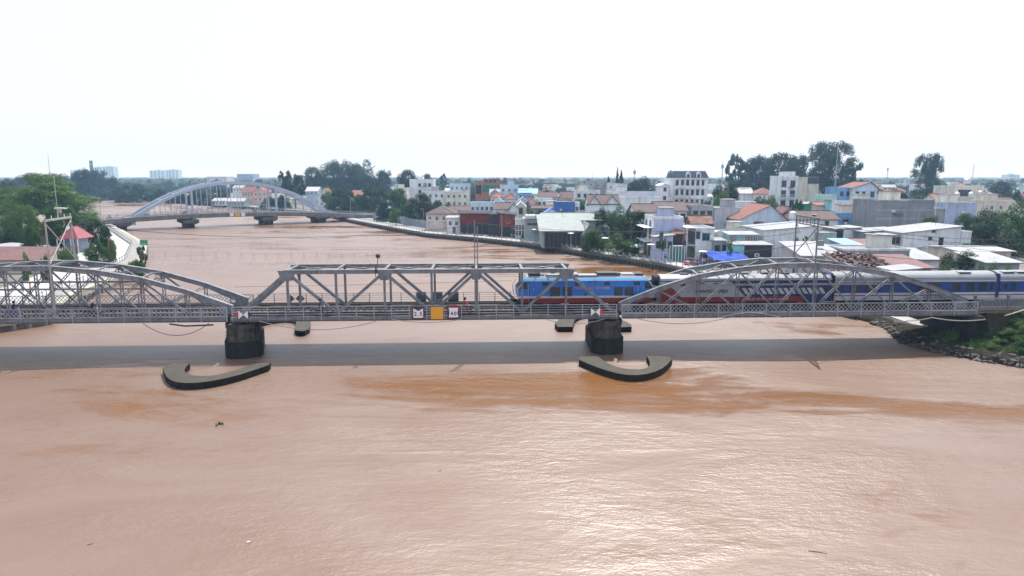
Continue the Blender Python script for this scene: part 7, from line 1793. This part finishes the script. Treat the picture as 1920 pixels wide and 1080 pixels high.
def tarp(label, px0, px1, pyt, pyb, Y, D):
    a = atY(px0, pyb, Y); b_ = atY(px1, pyt, Y + D); W = b_.x - a.x; n = 14; m = MB(); t = thing('tarpaulin', label, 'tarpaulin', ((a.x + b_.x) / 2, Y, LAND_Z))
    z0 = a.z - LAND_Z; z1 = b_.z - LAND_Z; vs = []
    for i in range(n + 1):
        for j in range(n + 1):
            u, v = i / n, j / n; hump = math.sin(math.pi * u) ** .6
            vs.append(((u - .5) * W * (1 - .15 * v), v * D, z0 + (z1 - z0) * (v ** .7) * (.55 + .45 * hump) + .18 * math.sin(u * 17 + v * 5) * (1 - .5 * v)))
    m.add(vs, [(i * (n + 1) + j, (i + 1) * (n + 1) + j, (i + 1) * (n + 1) + j + 1, i * (n + 1) + j + 1) for i in range(n) for j in range(n)]); obj('tarp_sheet', m, TARP, t, smooth=True)
    p = MB()
    for x in (-.4, .4): p.cyl((x * W, .3, 0), (x * W, .3, z0 + .2), .06, .06, 6); p.cyl((x * W * .8, D * .9, 0), (x * W * .8, D * .9, z1 * .7), .06, .06, 6)
    obj('prop', p, WDK, t)
tarp('large rumpled blue tarpaulin spread over the market stalls', 1338, 1396, 471, 489, 139, 5)
tarp('smaller blue tarpaulin left of the large rumpled one', 1328, 1352, 470, 482, 145.5, 3.5)
def disc_lamp(px, pyb, pyt, label):
    p = atz(px, pyb, LAND_Z + .12); top = atY(px, pyt, p.y).z; h = top - LAND_Z - .12; l = thing('street_lamp', label, 'street lamp', (p.x, p.y, LAND_Z + .12))
    m = MB(); m.cyl((0, 0, 0), (0, 0, h - .15), .07, .06, 6); obj('pole', m, RAILST, l)
    m = MB(); m.lathe([(.12, h - .2), (.85, h - .1), (.85, h), (.1, h + .12)], 12); obj('lamp_head', m, WHITE, l)
disc_lamp(1070, 468, 437, 'disc-headed promenade lamp before the long restaurant hall'); disc_lamp(1134, 479, 446, 'disc-headed promenade lamp beside the leafy bushes'); disc_lamp(1219, 494, 458, 'disc-headed promenade lamp in front of the lilac house'); disc_lamp(1002, 456, 430, 'disc-headed promenade lamp before the sage restaurant'); disc_lamp(1316, 512, 471, 'disc-headed lamp at the market corner, nearest the bridge')
for k, (px, pyb, pyt, l) in enumerate(((795, 429, 391, 'thin lamp post on the promenade by the brown hip-roof house'), (840, 434, 396, 'thin lamp post on the promenade before the white cafe shack'), (941, 448, 398, 'thin lamp post on the promenade before the red cafes'), (1096, 472, 415, 'tall lamp post on the promenade by the tin kitchen shed'), (1141, 480, 424, 'tall lamp post with vines beside the promenade bushes'))):
    p = atz(px, pyb, LAND_Z + .12); h = atY(px, pyt, p.y).z - LAND_Z - .12; lamp_post((p.x, p.y, LAND_Z + .12), h - .5, l, arm=1.2, rz=2.2)
# round warning sign on a striped post
p = atz(1116, 464, LAND_Z); sg = thing('road_sign', 'round white sign with red figure on a striped post by the bushes', 'sign', (p.x, p.y, LAND_Z))
for k in range(6):
    m = MB(); m.cyl((0, 0, k * .55), (0, 0, (k + 1) * .55), .07, .07, 8); obj('post_band', m, WHITE if k % 2 else SIGNK, sg)
m = MB(); m.cyl((0, -.03, 3.9), (0, .03, 3.9), .75, .75, 18); obj('sign_face', m, WHITE, sg); m = MB(); m.bar((-.25, -.05, 3.7), (.2, -.05, 4.2), .03, .14); m.bar((-.2, -.05, 4.2), (.3, -.05, 4.25), .03, .14); obj('red_figure', m, SIGNR, sg)
# green board on the left quay
p = atz(266, 478, LZ); sg = thing('board_sign', 'green board sign standing on the left quay wall', 'sign', (p.x, p.y, .9)); zt_ = atY(274, 455, p.y).z - .9
m = MB(); m.box(-.2, 1.6, -.04, .04, zt_ - .6, zt_ + .6); obj('sign_board', m, mat('sign_green', (.01, .22, .10), .5), sg); m = MB(); m.cyl((.1, .1, 0), (.1, .1, zt_ + .5), .06, .06, 6); m.cyl((1.3, .1, 0), (1.3, .1, zt_ + .5), .06, .06, 6); obj('post', m, RAILST, sg)
# grey boundary wall beside the approach road
p0, p1 = atz(668, 410, LAND_Z), atz(797, 424, LAND_Z)
p0 = Vector((-62, 306, 0)); p1 = Vector((-29, 246, 0)); d = p1 - p0; ang = math.atan2(d.y, d.x)
bw = thing('boundary_wall', 'long grey panelled boundary wall along the riverside road', 'wall', (p0.x, p0.y, LAND_Z), ang); n = 14; Lw = d.length
for k in range(n):
    m = MB(); m.box(k * Lw / n + .12, (k + 1) * Lw / n - .12, -.06, .06, 0, 2.6); obj('panel', m, wallm('fence_blue_grey', (.28, .31, .37)), bw)
    m = MB(); m.box(k * Lw / n - .12, k * Lw / n + .12, -.12, .12, 0, 2.8); obj('post', m, WGR, bw)
# parked white car under the bridge approach and a palm by the cafes
cr_ = thing('parked_car', 'dark car with white tail parked where the approach meets the promenade', 'car', (-57.5, 292, LAND_Z + .01), 2.1)
m = MB(); m.hexa([(-2.1, -.85, .35), (2.1, -.85, .35), (2.1, .85, .35), (-2.1, .85, .35), (-2.1, -.85, .95), (2.1, -.82, .85), (2.1, .82, .85), (-2.1, .85, .95)]); obj('body', m, BK['black'], cr_); m = MB(); m.hexa([(-1.7, -.78, .95), (1.1, -.78, .9), (1.1, .78, .9), (-1.7, .78, .95), (-1.2, -.65, 1.45), (.3, -.65, 1.45), (.3, .65, 1.45), (-1.2, .65, 1.45)]); obj('cabin', m, GLASS, cr_)
for x in (-1.3, 1.3):
    for y in (-.8, .8):
        m = MB(); m.cyl((x, y - .1, .33), (x, y + .1, .33), .33, .33, 12); obj('wheel', m, BLACK, cr_)
m = MB(); m.box(-2.16, -2.1, -.8, .8, .5, .9); obj('tail_panel', m, WHITE, cr_)
def palm(label, px, py, h, zg=LAND_Z):
    p = atz(px, py, zg); t = thing('palm_tree', label, 'palm', (p.x, p.y, zg)); m = MB(); m.cyl((0, 0, 0), (.2, 0, h), .16, .11, 8); obj('trunk', m, BARK, t)
    for k in range(12):
        a = 6.283 * k / 12 + RB.uniform(-.2, .2); f = MB(); pts = []
        for q in range(7):
            u = q / 6; r = 2.3 * u; pts.append((.2 + r * math.cos(a), r * math.sin(a), h + 1.1 * u - 2.0 * u * u))
        for q in range(6):
            p0, p1 = Vector(pts[q]), Vector(pts[q + 1]); l = Vector((-math.sin(a), math.cos(a), -.35)) * .42 * (1 - q / 7); l2 = Vector((math.sin(a), -math.cos(a), -.35)) * .42 * (1 - q / 7)
            for s in (0, .34, .67):
                c = p0.lerp(p1, s); f.poly([c, c.lerp(p1, .3), c + l + (p1 - p0) * .4]); f.poly([c, c + l2 + (p1 - p0) * .4, c.lerp(p1, .3)])
        obj('frond', f, LFM, t)
palm('palm with drooping fronds beside the white parasol', 818, 421, 5.5); palm('small palm near the dark-roofed house on the left bank', 66, 478, 3.6, LZ)
for k, (p, q, s_, l) in enumerate(((B(34.3, 2.5, 14.4), atY(1965, 448, 118), .8, 'upper wire from the steel gantry towards the right edge'), (B(34.5, 5.0, 14.4), atY(1965, 456, 116), 1.1, 'middle wire from the steel gantry towards the right edge'), (B(34.2, 1.2, 11.6), atY(1965, 492, 97), .6, 'lower wire from the steel gantry behind the coach roofs'), (B(34.2, 1.0, 12.4), atY(1190, 462, 148), 1.4, 'wire from the steel gantry to the riverside bushes'), (B(34.6, 6.0, 13.2), atY(1300, 430, 150), 1.2, 'wire from the steel gantry to the white riverside house'), (atY(1728, 442, 120), atY(1868, 470, 112), .5, 'short wire between the utility poles at the right'))):
    cable(l, sag(p, q, s_), .03, WIRE)
# floating things on the river
fl = thing('floating_weed', 'dark clump of floating water weed in the near river', 'water weed', atz(411, 796, 0))
for k in range(9):
    a = k * .7; m = MB(); x, y = .14 * math.cos(a * 2.1) * (k % 3), .1 * math.sin(a) * (k % 4); m.add([(x, y, -.02), (x + .16 * math.cos(a), y + .16 * math.sin(a), .12 + .06 * (k % 3)), (x + .22 * math.cos(a + .5), y + .22 * math.sin(a + .5), .05)], [(0, 1, 2)]); m.add([(x, y, -.02), (x - .1 * math.cos(a), y - .12 * math.sin(a), .1), (x - .15, y + .05, .02)], [(0, 1, 2)]); obj('leaf', m, LFD, fl)
st = thing('floating_stick', 'thin dark stick floating at the lower right of the river', 'stick', atz(1532, 1035, .01)); m = MB(); m.cyl((-.42, .12, 0), (.1, -.02, .01), .018, .016, 5); m.cyl((.1, -.02, .01), (.46, -.16, 0), .016, .01, 5); obj('stick_piece', m, BLACK, st)
for k, (px, py, l) in enumerate(((167, 1022, 'small dark twig floating at the lower left of the river'), (825, 884, 'tiny dark leaf scrap floating in the middle of the near river'))):
    t = thing('floating_twig', l, 'twig', atz(px, py, .01)); m = MB(); m.cyl((-.1, 0, 0), (.06, .08, .02), .015, .012, 5); m.cyl((.06, .08, .02), (.1, .2, 0), .012, .008, 5); obj('twig_piece', m, BLACK, t)
fo = thing('floating_scrap', 'small white scrap floating at the lower middle of the river', 'litter', atz(465, 1017, .01)); m = MB(); m.box(-.06, .06, -.04, .04, 0, .04); m.box(.02, .1, .02, .08, .01, .05); obj('scrap_piece', m, WHITE, fo)
# ---------------------------------------------------------------- haze
hz = MB(); hz.box(-5200, 6000, -50, 9000, -1.9, 78)
hm = bpy.data.materials.new('haze_air'); hm.use_nodes = True; n = hm.node_tree.nodes
n.remove(n['Principled BSDF']); pv = n.new('ShaderNodeVolumePrincipled')
pv.inputs['Color'].default_value = (.42, .68, 1.0, 1); pv.inputs['Density'].default_value = .00027; pv.inputs['Absorption Color'].default_value = (1, 1, 1, 1); pv.inputs['Anisotropy'].default_value = .3
hm.node_tree.links.new(pv.outputs[0], n['Material Output'].inputs['Volume'])
ho = obj('haze', hz, hm); tag(ho, kind='stuff'); ho['label'] = 'pale blue haze in the air over the river and town'
